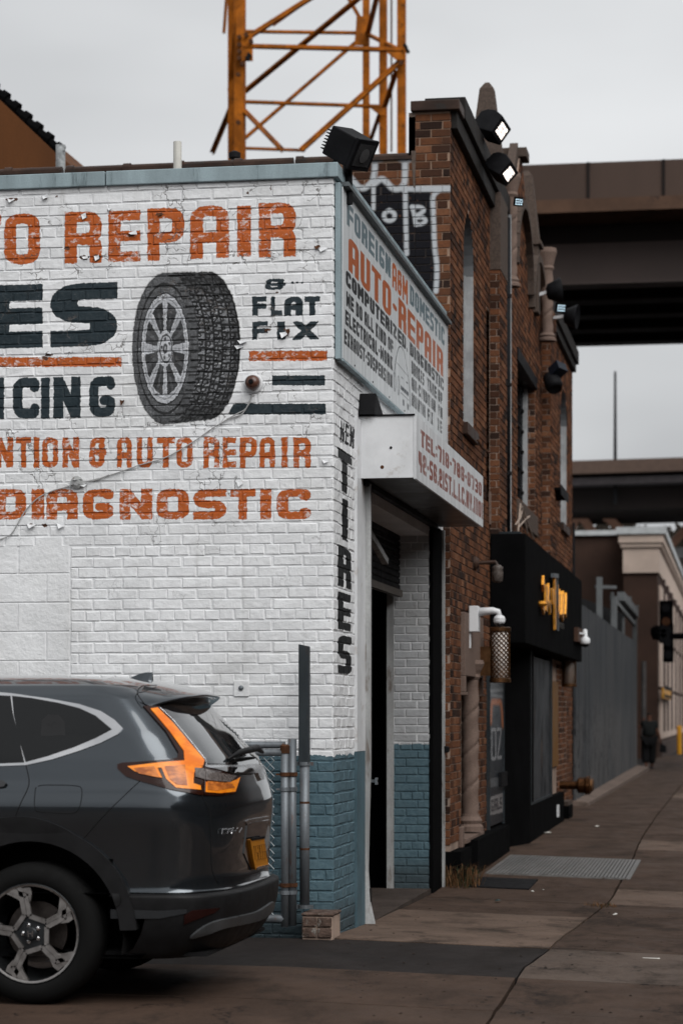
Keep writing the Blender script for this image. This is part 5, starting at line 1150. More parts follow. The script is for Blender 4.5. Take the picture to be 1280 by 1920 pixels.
# lifted paint flakes on the facade
pf_ = thing('peeling_paint', 'curled flakes of peeling paint on the lettered facade', 'paint flakes'); r = random.Random(8)
for u, v in [(158,407),(182,484),(160,484),(300,402),(92,664),(22,375),(86,370),(540,622),(532,627),(60,984),(115,985),(230,752),(450,905),(595,463),(605,466),(455,640),(448,650),(610,865),(206,392),(250,440),(500,620)]:
    q = on_y(u, v, -.004); g = MB(); w_, h_ = r.uniform(.015, .04), r.uniform(.012, .028); c = .010+.018*r.random(); a = r.uniform(-.6, .6)
    g.add([(q.x-w_, -.006, q.z+h_*.6), (q.x+w_*.6, -.006, q.z+h_+a*.02), (q.x+w_, -.006-c, q.z-h_*.2), (q.x-w_*.3, -.006-c*1.2, q.z-h_+a*.03), (q.x, -.008, q.z+.002)], [(0,4,1), (1,4,2), (2,4,3), (3,4,0)]); g.build('flake', M_whitemetal if r.random() < .7 else M_rust, pf_)
# bolt head and square patch on the lower wall, two drill holes
bp = thing('wall_bolt', 'round bolt on a square painted patch plate low on the white wall', 'bolt'); q = on_y(453, 1290, 0)
g = MB(); g.box(q.x-.052, q.x+.052, -.016, -.0, q.z-.058, q.z+.05); g.build('plate', M_block, bp, bevel=.003); g = MB(); g.lathe((q.x, 0, q.z), [(.018, -.016), (.017, -.026), (.008, -.032)], 12, 'y'); g.build('bolt', M_galv, bp, smooth=True)

# steel post with brackets on its footing block
po_ = thing('steel_post', 'tall grey flat topped steel post strapped to a rusty pipe in front of the wall', 'post')
yq = -.22; a, b = on_y(561, 1208, yq), on_y(580, 1212, yq); zbot = on_y(571, 1702, yq).z; c = (a.x+b.x)/2; zc = on_y(571, 1432, yq).z
g = MB(); g.add([(a.x, yq-.03, zc), (b.x, yq-.03, zc), (b.x, yq+.03, zc), (a.x, yq+.03, zc), (a.x, yq-.03, a.z), (b.x, yq-.03, b.z), (b.x, yq+.03, b.z), (a.x, yq+.03, a.z)], [(4,5,6,7), (0,1,5,4), (1,2,6,5), (2,3,7,6), (3,0,4,7), (0,3,2,1)]); g.build('upper_post', M_steelgrey, po_, bevel=.003)
g = MB(); g.tube([(c+.002, yq, zc+.01), (c+.002, yq, zbot)], .034, 16); g.build('lower_pipe', M_galv, po_, smooth=True)
for v in (1432, 1700): 
    z = on_y(571, v, yq).z; g = MB(); g.lathe((c, yq, z-.012), [(.042, 0), (.042, .024)], 14); g.box(c-.075, c-.035, yq-.01, yq+.01, z-.014, z+.014); g.box(c+.03, c+.062, yq-.01, yq+.01, z-.012, z+.012); g.build('clamp', M_galv, po_)
for v in (1505, 1592): z = on_y(571, v, yq).z; g = MB(); g.lathe((c+.002, yq, z-.006), [(.0348, 0), (.0348, .014)], 14); g.build('rust_band', M_rust, po_)
set_base(po_, (c, yq, 0))
fb = thing('footing_block', 'broken mortared brick footing block at the foot of the steel post', 'masonry block'); a, b = on_y(566, 1714, -.34), on_y(623, 1760, -.34)
M_oldb = mat('broken_brick', (.15, .10, .08), .9, .5, 14, 1.0, 50, .012, dirt=(.22, .20, .18), dirt_amt=.8)
g = MB(); g.box(a.x, b.x, -.34, -.03, gz(a.x, 0)-.02, a.z-.012); g.build('core', M_mortar_d, fb, bevel=.01)
for j in range(2):
    for i in range(2):
        x0_, x1_ = a.x+(b.x-a.x)*(i/2)+.005, a.x+(b.x-a.x)*((i+1)/2)-.004; z0_ = .01+j*.072; g = MB(); g.box(x0_, x1_, -.352-.004*i, -.34, z0_, z0_+.062); g.build('brick', M_oldb, fb, bevel=.006)
g = MB(); g.box(a.x-.006, b.x+.01, -.35, -.03, a.z-.011, a.z+.008); g.build('cement_cap', M_oldb, fb, bevel=.012)
# chain link gate
gt = thing('chain_link_gate', 'galvanised chain link gate with rusted hinges between the car and the steel post', 'gate'); yg = -.30
def Q(u, v, y=None): return on_y(u, v, yg if y is None else y)
zt_, zb2 = Q(530, 1398).z, Q(530, 1728).z; xL = -3.4
x1_ = Q(534, 1400).x; x2_ = Q(546, 1400).x
for (x, r_, y, zt2, zb3, nm) in ((x1_, .027, yg, Q(534, 1402).z, Q(534, 1738).z, 'gate_stile'), (x2_, .030, yg+.03, Q(546, 1386).z, Q(546, 1736).z, 'gate_post')):
    g = MB(); g.tube([(x, y, zb3), (x, y, zt2)], r_, 16); g.build(nm, M_galv, gt, smooth=True)
g = MB(); g.tube([(xL, yg+.06, Q(500, 1397).z), (x1_-.01, yg+.06, Q(500, 1397).z)], .024, 12); g.build('top_rail', M_galv, gt, smooth=True)
g = MB(); g.tube([(xL, yg, Q(500, 1413).z), (x1_, yg, Q(500, 1411).z)], .024, 12); g.build('top_rail', M_galv, gt, smooth=True)
g = MB(); g.tube([(xL, yg, zb2+.02), (x1_, yg, zb2+.02)], .027, 12); g.build('bottom_rail', M_galv, gt, smooth=True)
for v, m_i in ((1452, M_rust), (1660, M_rust), (1480, M_galv), (1674, M_galv)):
    z = Q(540, v).z; g = MB(); g.lathe((x1_, yg, z-.012), [(.034, 0), (.034, .026)], 12); g.lathe((x2_, yg+.03, z-.012), [(.037, 0), (.037, .026)], 12); g.box(x1_-.06, x1_-.02, yg-.006, yg+.006, z-.006, z+.006); g.build('hinge', m_i, gt)
g = MB(); g.lathe((x1_-.0, yg, Q(530, 1404).z-.03), [(.031, 0), (.033, .05), (.02, .06)], 12); g.build('corner_joint', M_rust, gt)
z0_, z1_ = zb2+.04, Q(500, 1411).z-.02; cell = .052; M_wire = mat('dull_wire', (.32, .34, .35), .5, .2, 30, metal=.6); xa, xb = -1.6, x1_-.03
g = MB(); n = int((xb-xa)/cell)
def wire(xs, dirn):
    pts = []; x = xs; z = z0_; s = dirn
    while z < z1_: pts.append((x, yg+.004*s, z)); x += s*cell/2; z += cell/2; s = -s
    return pts
for i in range(n):
    xs = xa+i*cell; g.tube(wire(xs, 1), .003, 4, caps=False); g.tube(wire(xs+cell, -1), .003, 4, caps=False)
o = g.build('chain_link_mesh', M_wire, gt); o['kind'] = 'stuff'
set_base(gt, (x2_, yg, 0))

# ------------------------------------------------------------------ hoarding fence and the steel frame behind it
fc = thing('hoarding_fence', 'long grey plywood hoarding fence on a concrete kerb beyond the brick building', 'fence')
XF = .12
f0, f1 = BY1+.05, on_x(1193, HZ, XF).y; ft = on_x(1092, 1135, XF).z; 
def hoard():
    m = new_mat('grey_hoarding_paint'); t = NT(m); p = t.pos(); n = t.noise(t.scaled(p, (1, 2.6, .14)), 1.4, 5, .65); n2 = t.noise(t.scaled(p, (1, .5, .6)), .7, 3)
    b = t.mix(t.ramp(n, .33, .68), (.034, .037, .041, 1), (.090, .092, .096, 1)); b = t.mix(t.ramp(n2, .42, .62, 0, .6), b, (.10, .097, .097, 1))
    sp = t.n('ShaderNodeSeparateXYZ', {0: p}); up_ = t.ramp(sp.outputs[2], 1.2, 2.0); b = t.mix(t.math('MULTIPLY', up_, .55), b, (.036, .040, .045, 1))
    g = t.noise(t.scaled(p, (1, 1.1, 1.4)), 4.0, 6, .8); msk = t.math('MULTIPLY', t.ramp(sp.outputs[1], f0+16, f0+9), t.ramp(sp.outputs[2], 1.9, 1.5)); b = t.mix(t.math('MULTIPLY', t.ramp(g, .53, .56), t.math('MULTIPLY', msk, .8)), b, (.018, .018, .02, 1))
    t.out(color=b, rough=.75, spec=.1); return m
M_ho = hoard()
g = MB(); y = f0; r = random.Random(2)
while y < f1:
    y2 = min(y+.31, f1); g.box(XF-.03, XF+r.uniform(-.006, .008), y, y2-.012, .12, ft+r.uniform(-.01, .01)); y = y2
o = g.build('fence_boards', M_ho, fc); o['kind'] = 'stuff'
g = MB(); g.box(XF-.05, XF-.031, f0, f1, .12, ft-.05); g.build('backing', M_dark, fc)
g = MB(); k1 = on_x(1207, HZ, .3).y; g.add([(XF-.06, f0, -.15), (.32, f0, -.15), (.32, f0, .09), (XF-.06, f0, .13), (XF-.06, k1, -.05), (.42, k1, -.05), (.42, k1, .16), (XF-.06, k1, .2)], [(0,1,2,3), (4,7,6,5), (1,5,6,2), (2,6,7,3), (0,3,7,4), (0,4,5,1)]); g.build('kerb', mat('pale_kerb', (.20, .15, .125), .85, .3, 3), fc, bevel=.02)
sfm = thing('steel_canopy_frame', 'grey steel posts and beams rising behind the hoarding fence', 'steel frame')
M_sg = mat('grey_painted_steel', (.155, .165, .17), .5, .15, 2)
def fp(u, v, d): return at_d(u, v, d)
for u, v0, v1, d, w_ in [(1123, 1082, 1500, 49, .12), (1147, 1110, 1500, 54, .07), (1151, 1118, 1500, 54, .12), (1189, 1135, 1435, 65, .12), (1168, 1150, 1500, 60, .06)]:
    g = MB(); a, b = fp(u, v0, d), fp(u, v0, d); b.z = .0; g.beam(a, b, w_, w_); g.build('post', M_sg, sfm)
for a, b, w_ in [((1117, 1100, 49), (1153, 1101, 54), .07), ((1146, 1120, 54), (1188, 1170, 65), .10), ((1163, 1118, 58), (1190, 1150, 65), .22), ((1178, 1137, 65), (1197, 1137, 65), .06), ((1176, 1122, 62), (1183, 1122, 62), .1)]:
    g = MB(); g.beam(fp(*a), fp(*b), w_*.8, w_); g.build('beam', M_sg, sfm)
g = MB(); a, b = fp(1092, 1105, 55), fp(1186, 1150, 67); g.add([a+Vector((-.3,0,-.1)), b+Vector((-.3,0,0)), (b.x-.3, b.y, 0), (a.x-.3, a.y, 0)], [(0,1,2,3)]); g.prism([(a.x-3, a.y, 0), (a.x-.35, a.y, 0), (a.x-.35, a.y, a.z-.1), (a.x-3, a.y, a.z-.1)], (0, b.y-a.y, 0)); g.build('shed', M_dark, sfm)
pp = thing('street_pole', 'thin dark pole rising behind the near end of the hoarding', 'pole'); a = at_d(1090, 980, 39.5)
g = MB(); g.tube([(a.x-.15, a.y, 0), (a.x-.15, a.y, a.z)], [.05, .035], 10); g.build('pole', M_iron, pp)
ap = thing('antenna_pole', 'tall thin antenna pole standing on the far overpass', 'pole')

# ------------------------------------------------------------------ buildings down the street
fbd = thing('beige_corner_building', 'beige and brown corner building with layered cornice at the far end of the street', 'building')
M_beige = mat('beige_render', (.50, .40, .34), .8, .1, 1, .2, 20, .002); M_brownb = mat('brown_brick_far', (.070, .040, .030), .85, .2, 1, .4, 30, .003); M_whitecap = mat('white_metal_cap', (.45, .47, .48), .5, .08)
M_trim = mat('brown_trim', (.075, .05, .045), .6, .2)
XB = .0; yb = on_x(1232, HZ, XB).y; dB = yb-CAM.y
zc_ = on_y(1200, 989, yb).z; 
def by(u, v): return on_y(u, v, yb)
x0b = by(1168, 1000).x
g = MB(); g.box(x0b, XB, yb+.012, yb+40, -.2, by(1200, 1074).z); g.build('wall', M_brownb, fbd)
g = MB(); g.box(x0b-.02, XB+.05, yb-.08, yb+41, by(1200, 1074).z, by(1200, 1002).z); g.build('cornice', M_beige, fbd)
for v0, v1, o in ((1002, 989, .22), (1018, 1003, .14), (1026, 1018.5, .08)):
    g = MB(); g.box(x0b-.02-o, XB+.05+o, yb-.08-o, yb+41+o, by(1200, v0).z, by(1200, v1).z); g.build('cornice_band' if v0 != 1002 else 'cap', M_beige if v0 != 1002 else M_whitecap, fbd)
g = MB(); g.box(-14, x0b-.01, yb+1.5, yb+40, -.2, on_y(1120, 1004, yb+1.5).z); g.build('wing_wall', M_brownb, fbd); g = MB(); g.box(-14, x0b-.24, yb+1.35, yb+40, on_y(1120, 1004, yb+1.5).z, on_y(1120, 995, yb+1.5).z); g.build('wing_cap', M_whitecap, fbd)
# street facade: beige panels between brown pilasters and rails
zt3, zb3 = by(1232, 1090).z, by(1232, 1390).z
uu = [1234, 1240, 1247, 1254.5, 1262, 1268, 1273, 1277.5, 1282]
for a, b in zip(uu[:-1], uu[1:]):
    y0, y1 = on_x(a, HZ, XB).y, on_x(b, HZ, XB).y
    zs_ = np.linspace(zb3, zt3, 4)
    for k in range(3): g = MB(); g.box(XB-.01, XB+.06, y0+.25, y1-.25, zs_[k]+.06, zs_[k+1]-.06); g.build('panel', M_beige, fbd)
    g = MB(); g.box(XB-.01, XB+.12, y1-.22, y1+.22, .9, zt3+.3); g.build('pilaster', M_trim, fbd)
g = MB(); g.box(XB-.01, XB+.15, yb+.1, yb+40, -.1, zb3-.02); g.build('base_wall', mat('brown_base', (.10, .07, .06), .8, .2), fbd)
f2 = thing('beige_far_building', 'second beige building with white cap further along the street behind the corner building', 'building'); y2 = on_x(1262, HZ, .3).y+14
g = MB(); q = on_y(1252, 1035, yb+42.5); q2 = on_y(1273, 1027, yb+42.5); g.box(q.x, q2.x, yb+42.5, yb+90, -.1, q.z-.3); g.build('wall', M_beige, f2); g = MB(); g.box(q.x-.3, q2.x+.3, yb+42.2, yb+90, q.z-.3, q2.z); g.build('cap', M_whitecap, f2)
# dark street backdrop at the far end: trees and truss steel under the far bridge
def far_clump():
    g = MB(); r = random.Random(4)
    for i in range(2600):
        u, v = r.uniform(1060, 1300), r.uniform(985, 1330); 
        if v < 1010 and r.random() < .5: continue
        c = at_d(u, v, r.uniform(128, 140)); s = r.uniform(.2, .55); a = r.uniform(0, 6.28); b = r.uniform(-1, 1)
        d1 = Vector((math.cos(a), math.sin(a), b))*s; d2 = Vector((-math.sin(a)*.5, .4, 1-abs(b)*.5))*s; g.add([c-d1, c-d2, c+d1, c+d2], [(0,1,2,3)])
    return g
g = far_clump(); o = g.build('far_trees', mat('dark_far_foliage', (.022, .016, .010), .9, .5, .5), kind='stuff'); tag(o, 'dark mass of far trees under the distant overpass at the end of the street', 'trees')
tr = thing('lattice_bridge_legs', 'diagonal steel struts under the far overpass, coloured as if lit orange', 'steel struts'); M_pink = mat('orange_lit_steel_colour', (.42, .23, .16), .6, .1)  # peach colour stands in for orange light on the beams
for a, b in [((1080, 958), (1112, 1000)), ((1130, 964), (1180, 1010)), ((1250, 1030), (1290, 985)), ((1072, 990), (1080, 965))]:
    g = MB(); g.beam(at_d(*a, 120), at_d(*b, 120), .55, .4); g.build('strut', M_pink, tr)
g = MB(); g.box(at_d(1074, 950, 122).x, at_d(1134, 950, 122).x, 100, 103, at_d(1074, 966, 122).z, at_d(1074, 945, 122).z); g.build('pier_cap', mat('grey_pier_concrete', (.09, .08, .08), .8), tr)

# ------------------------------------------------------------------ overpasses
def overpass(name, label, Y, W_, v_top_r, u_ref, bands, xl, xr, skew=0.0, M_=None, girders=4, joints=()):
    t = thing(name, label, 'overpass'); zt_ = lambda v: on_y(u_ref, v, Y).z
    M_p, M_g, M_u = M_
    for nm, va, vb, o, m in bands:
        g = MB(); z1, z0 = zt_(va), zt_(vb); y = lambda x: Y+skew*(x-xl)
        g.prism([(xl, Y-o, z0), (xr, Y-o+skew*(xr-xl), z0), (xr, Y-o+skew*(xr-xl), z1), (xl, Y-o, z1)], (0, W_+2*o, 0)); g.build(nm, m, t)
    return t, zt_
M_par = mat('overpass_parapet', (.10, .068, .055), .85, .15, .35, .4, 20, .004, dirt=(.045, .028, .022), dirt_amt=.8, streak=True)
M_led = mat('overpass_ledge', (.13, .075, .05), .85, .3, .6, .5, 20, .004, dirt=(.03, .02, .017), dirt_amt=.8); M_gir = mat('overpass_girder', (.085, .065, .06), .7, .15, .3); M_under = mat('overpass_shaded_underside', (.020, .015, .014), .85, .2, .4)  # near-black underside tone puts the shade below the deck into the colour
Yo = 40.0; Wd = 11.5
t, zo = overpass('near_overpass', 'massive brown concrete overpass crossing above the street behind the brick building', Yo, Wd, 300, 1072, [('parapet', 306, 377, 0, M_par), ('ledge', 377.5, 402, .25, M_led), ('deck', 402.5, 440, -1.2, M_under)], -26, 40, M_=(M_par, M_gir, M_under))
z1g, z0g = zo(438), zo(498)
zun = on_y(1072, 660, Yo+Wd).z
for k in range(5):
    yg2 = Yo+1.3+k*(Wd-2.6)/4
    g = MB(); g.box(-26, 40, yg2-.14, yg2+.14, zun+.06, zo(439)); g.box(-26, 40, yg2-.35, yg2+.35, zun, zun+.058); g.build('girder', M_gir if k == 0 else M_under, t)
for i, u in enumerate((1102, 1243, 1385, 960)):
    q = on_y(u, 340, Yo); g = MB(); g.box(q.x-.035, q.x+.035, Yo-.03, Yo+.02, zo(376), zo(305.5)); g.build('joint', M_under, t)
for x in (-14, 24): g = MB(); g.box(x-1, x+1, Yo+3, Yo+5.5, -.5, zun-.8); g.build('pier', M_par, t); 
for x in (-14, 24): g = MB(); g.box(x-3, x+3, Yo+1, Yo+Wd-1, zun-.8, zun); g.build('pier_head', M_par, t)
Y2 = 105.0
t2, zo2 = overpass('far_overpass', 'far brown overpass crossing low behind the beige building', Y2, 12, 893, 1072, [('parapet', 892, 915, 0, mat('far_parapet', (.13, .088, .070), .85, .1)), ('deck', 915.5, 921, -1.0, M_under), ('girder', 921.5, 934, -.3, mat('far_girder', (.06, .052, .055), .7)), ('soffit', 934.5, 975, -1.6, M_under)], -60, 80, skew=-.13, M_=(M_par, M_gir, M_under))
q = on_y(1165, 893, Y2+.2); tp = on_y(1164, 731, Y2+.2); g = MB(); g.tube([(q.x, Y2-.12*(q.x+60)*0+.2-.13*(q.x+60)+.8, q.z-2.0), (q.x, Y2+1.0-.13*(q.x+60), tp.z)], [.10, .055], 8); g.build('pole', M_iron, ap)

# ------------------------------------------------------------------ crane mast
cm = thing('crane_mast', 'orange steel lattice crane mast rising behind the roofs', 'crane')
M_or2 = mat('orange_crane_paint', (.32, .095, .008), .7, .45, 3, .4, 40, .002, dirt=(.05, .022, .008), dirt_amt=.8, spec=.1)
dn, df = 50.0, 53.5
def leg(u0, u1, d, w_):
    a, b = at_d(u0, 285, d), at_d(u1, -160, d); a2 = Vector((a.x, a.y, -.2)); g = MB(); g.beam(a2, b, w_, w_*.25, up=(0,1,0)); g.beam(a2+Vector((w_*.45, .1, 0)), b+Vector((w_*.45, .1, 0)), w_*.2, w_, up=(0,1,0)); g.build('leg', M_or2, cm)
leg(448, 448, dn, .20); leg(433, 433, dn+.5, .13); leg(752, 751, dn, .16); leg(718, 717, dn+1.6, .14); leg(685, 685, df, .13)
def br(u0, v0, u1, v1, d0=dn, d1=None, w_=.13, nm='brace'):
    a, b = at_d(u0, v0, d0), at_d(u1, v1, d1 or d0); g = MB(); g.beam(a, b, w_, w_*.25); up = (b-a).normalized().cross(FW).normalized(); g.beam(a+up*w_*.4+FW*.05, b+up*w_*.4+FW*.05, w_*.6, w_*.2, up=tuple(up)); g.build(nm, M_or2, cm)
for a in [(457, 88, 756, 95, dn-.15, dn-.15, .15), (457, 60, 690, 63, df, df, .12), (457, 192, 722, 201, dn+.9, dn+1.5, .12), (457, 279, 572, 283, df, df, .11),
          (473, 67, 592, -8, dn, dn, .17), (458, 173, 686, -14, df, dn, .14), (458, 262, 668, 80, df, df, .13), (566, 283, 757, 112, dn-.1, dn-.1, .18), (457, 209, 529, 284, dn, dn, .16),
          (721, 200, 743, 132, dn+1, dn, .11), (692, 270, 712, 212, df, dn+1.5, .09), (650, -6, 672, 33, df, df, .13), (706, -6, 689, 64, dn+1, df, .11), (434, 198, 398, 285, dn+.6, dn+3, .11), (421, 62, 427, -20, dn+1, dn+1, .10), (430, 170, 440, 62, dn+.6, dn, .08),
          (756, 95, 690, 63, dn, df, .10), (588, -10, 510, 45, df, df, .1)]: br(*a[:4], a[4], a[5], a[6])
for poly in [[(443,62),(474,62),(474,114),(443,114)], [(443,20),(460,0),(458,62),(443,62)]]:
    g = MB(); P_ = [at_d(u, v, dn-.2) for u, v in poly]; g.prism(P_, FW*.03); g.build('gusset_plate', M_or2, cm)
for poly, d in [([(668,30),(690,30),(693,55),(688,85),(664,85),(667,50)], df-.1), ([(736,96),(760,96),(758,114),(740,110)], dn-.05), ([(694,202),(722,202),(722,216),(712,216)], dn+1.4), ([(724,97),(757,97),(757,112),(742,112)], dn-.22)]:
    g = MB(); P_ = [at_d(u, v, d) for u, v in poly]; g.prism(P_, FW*.03); g.build('gusset_plate', M_or2, cm)
for u, v in [(449,70),(449,84),(449,97),(449,109),(462,66),(471,78),(455,120),(447,140),(447,230),(752,118)]:
    g = MB(); q = at_d(u, v, dn-.26); g.lathe(q, [(.05, -.05), (.045, .03)], 8, 'y'); g.build('bolt', M_rust, cm)
for u, v in [(465, 100), (462, 106), (757, 83), (761, 92)]: g = MB(); g.beam(at_d(u, v, dn-.25), at_d(u+5, v+7, dn-.25), .09, .06); g.build('bracket', M_iron, cm)
for u in (712, 733.5): g = MB(); g.tube([at_d(u, 285, dn+2), at_d(u, -30, dn+2)], .022, 6); g.build('cable', M_rust, cm)

# ------------------------------------------------------------------ small far things
M_yel = mat('yellow_paint', (.55, .26, .02), .5, .1)
bo = thing('yellow_bollard', 'yellow bollard at the far end of the pavement by the beige building', 'bollard'); q = on_x(1272.5, 1400, .55); g = MB(); g.lathe((q.x, q.y, .05), [(.09, 0), (.09, 1.0), (.06, 1.05)], 12); g.build('post', M_yel, bo)
g = MB(); a, b = on_x(1243, 1289, .2), on_x(1257, 1306, .2); g.box(.15, .2, a.y, b.y, b.z-.12, a.z); o = g.build('yellow_sign', M_yel); tag(o, 'small yellow notice sign on the beige building wall', 'sign')
g = MB(); g.box(.2, .21, a.y+.4, b.y-.4, (a.z+b.z)/2+.08, (a.z+b.z)/2+.2); g.box(.2, .21, a.y+.4, b.y-.4, (a.z+b.z)/2-.2, (a.z+b.z)/2-.1); g.build('print', M_dark, o)
tsg = thing('traffic_signal', 'dark traffic signal heads hanging in front of the beige building', 'traffic signal'); dT = 66
for u, v, w_, h_ in [(1248, 1166, .38, 1.2), (1252, 1205, .30, 1.1), (1243, 1188, .4, .4)]:
    q = at_d(u, v, dT); g = MB(); g.box(q.x-w_/2, q.x+w_/2, q.y-.15, q.y+.15, q.z-h_/2, q.z+h_/2); hd_ = g.build('signal_head', M_black, tsg, bevel=.03)
    for k in range(3): g = MB(); g.lathe((q.x, q.y-.16, q.z+h_/3.2*(1-k)), [(.11, 0), (.12, -.12)], 10, 'y'); g.build('lens', mat('amber_lens', (.10, .035, .01), .3) if k == 1 and h_ > 1.15 else M_iron, hd_)
g = MB(); g.tube([at_d(1228, 1187, dT), at_d(1262, 1193, dT), at_d(1300, 1192, dT)], .09, 8); g.build('mast_arm', M_black, tsg)
g = MB(); q = at_d(1233, 1186, dT); g.lathe(q, [(.15, -.2), (.22, -.05), (.22, .12), (.1, .2)], 10); g.build('signal_head', M_black, tsg)
g = MB(); q = at_d(1300, 1192, dT); g.tube([(q.x, q.y, -.1), (q.x, q.y, q.z+.5)], .12, 10); g.build('pole', M_black, tsg)
sgp = thing('scaffold_pole', 'slim pale vertical pipe between the hoarding and the beige building', 'pole'); q = at_d(1206, 1240, 66); g = MB(); g.tube([(q.x, q.y, 0), (q.x, q.y, q.z)], .07, 8); g.build('pipe', mat('pale_pipe', (.16, .15, .15), .6), sgp)

# ------------------------------------------------------------------ person walking
def skin_obj(name, verts, edges, rad, m, parent, root=0, sub=2):
    me = bpy.data.meshes.new(name); me.from_pydata(verts, edges, []); o = bpy.data.objects.new(name, me); COL.objects.link(o)
    o.modifiers.new('skin', 'SKIN'); o.modifiers.new('sub', 'SUBSURF').levels = sub; o.modifiers['sub'].render_levels = sub
    for i, r in enumerate(rad): me.skin_vertices[0].data[i].radius = (r if isinstance(r, tuple) else (r, r)); me.skin_vertices[0].data[i].use_root = (i == root)
    bpy.context.view_layer.update(); dg = bpy.context.evaluated_depsgraph_get(); nm = bpy.data.meshes.new_from_object(o.evaluated_get(dg)); o.modifiers.clear(); o.data = nm; nm.materials.clear(); nm.materials.append(m); nm.polygons.foreach_set('use_smooth', [True]*len(nm.polygons)); o.parent = parent; return o
pe = thing('person', 'person in dark loose clothes walking on the far pavement with one hand raised', 'person')
pf_ = at_d(1216, 1443, 63.0); pz = gz(pf_.x, pf_.y); S_ = 1.52/1.70
M_skin = mat('skin', (.16, .075, .05), .6, .1); M_cl = mat('dark_cloth', (.016, .018, .018), .85, .2); M_tr = mat('black_trousers', (.009, .009, .010), .9, .2); M_hair = mat('dark_hair', (.008, .006, .005), .6)
def Vp(l): return [(x*S_, y*S_, z*S_) for x, y, z in l]
vb = [(0,0,.92),(0,0,1.15),(0,0,1.36),(0,0,1.45),(0,-.01,1.52),(0,.0,1.62),(-.10,0,.86),(-.11,.03,.48),(-.10,-.10,.09),(-.10,.06,.03),(.10,0,.86),(.10,.10,.48),(.10,.16,.09),(.10,.30,.04),(-.17,0,1.38),(-.30,.05,1.22),(-.16,.12,1.46),(-.13,.12,1.54),(.17,0,1.38),(.25,.0,1.12),(.33,.05,.90),(.34,.07,.80)]
eb = [(0,1),(1,2),(2,3),(3,4),(4,5),(0,6),(6,7),(7,8),(8,9),(0,10),(10,11),(11,12),(12,13),(2,14),(14,15),(15,16),(16,17),(2,18),(18,19),(19,20),(20,21)]
rb = [.15,.14,.15,.055,.06,.09,.10,.07,.045,.04,.10,.07,.045,.04,.06,.045,.035,.04,.06,.05,.035,.04]
bd = skin_obj('body', Vp(vb), eb, [r*S_ for r in rb], M_skin, pe)
sk = skin_obj('top', Vp([vb[0],vb[1],vb[2],vb[14],(-.25,.03,1.28),vb[18],(.23,0,1.2)]), [(0,1),(1,2),(2,3),(3,4),(2,5),(5,6)], [r*S_ for r in [.235,.215,.19,.09,.09,.09,.09]], M_cl, pe)
tr_ = skin_obj('trousers', Vp([vb[0],vb[6],vb[7],(-.10,-.07,.14),vb[10],vb[11],(.10,.14,.14)]), [(0,1),(1,2),(2,3),(0,4),(4,5),(5,6)], [r*S_ for r in [.20,.15,.13,.11,.15,.13,.11]], M_tr, pe)
hr = skin_obj('hair', Vp([(0,.03,1.60),(0,.03,1.68)]), [(0,1)], [.11*S_,.09*S_], M_hair, pe)
for s, y in ((-.10, -.0), (.10, .22)): sh = skin_obj('shoe', Vp([(s, y-.06, .05), (s, y+.12, .04)]), [(0,1)], [.06*S_, .05*S_], mat('grey_shoe', (.10,.10,.11), .6), pe, sub=1)
fz_ = skin_obj('fingers', Vp([(.34,.07,.80),(.345,.08,.75),(.33,.09,.73)]), [(0,1),(1,2)], [.03*S_,.02*S_,.012*S_], M_skin, pe, sub=1)
pe.location = (pf_.x, pf_.y, pz); pe.rotation_euler = (0, 0, math.radians(8))
bg_ = thing('carried_bag', 'dark bag hanging from the hand of the walking person', 'bag'); bg_.location = (pf_.x, pf_.y, pz)
g = MB(); g.prism([(.34*S_, .0, .74*S_), (.30*S_, .0, .50*S_), (.52*S_, .0, .48*S_), (.50*S_, .0, .70*S_)], (0, .14, 0)); g.build('bag', M_tr, bg_, bevel=.03)
g = MB(); g.tube([(.32*S_, .06, .70*S_), (.36*S_, .07, .76*S_), (.46*S_, .06, .69*S_)], .010, 6); g.build('handle', M_tr, bg_)

# ------------------------------------------------------------------ unseen building row added across the street to darken reflections and cut light
opb = thing('added_opposite_row', 'unseen dark building row added across the street for reflections and light', 'building')
g = MB(); g.box(14.5, 24, -70, 75, -.3, 9.5); g.build('wall', M_brownb, opb)
for i, y in enumerate(range(-66, 74, 5)):
    for z in (1.0, 5.2): g = MB(); g.box(14.44, 14.5, y, y+2.2, z, z+2.3); g.build('window', M_iron, opb)

# ------------------------------------------------------------------ the parked grey crossover (rear end seen beside the wall)
car = thing('parked_car', 'dark grey crossover with amber rear lights parked across the front of the white wall', 'car')
YC = -3.20; GZ0 = gz(-1, -3)
ZT_ = np.array([.24,.30,.38,.45,.55,.575,.585,.60,.65,.80,.95,1.03,1.10,1.15,1.20,1.26,1.40,1.53,1.60,1.65,1.69,1.71,1.718])
XR_ = np.array([.0,.08,.13,.155,.165,.16,.125,.115,.105,.118,.13,.13,.115,.10,.085,.05,-.07,-.19,-.26,-.34,-.52,-.80,-1.2])
WW_ = np.array([.82,.86,.90,.92,.93,.93,.902,.898,.900,.912,.929,.932,.925,.912,.89,.865,.80,.735,.70,.655,.55,.38,.12])
XF_ = np.array([-4.30,-4.36,-4.41,-4.43,-4.44,-4.44,-4.43,-4.43,-4.43,-4.40,-4.25,-3.7,-3.25,-3.1,-3.0,-2.87,-2.6,-2.28,-2.08,-1.9,-1.7,-1.55,-1.3])
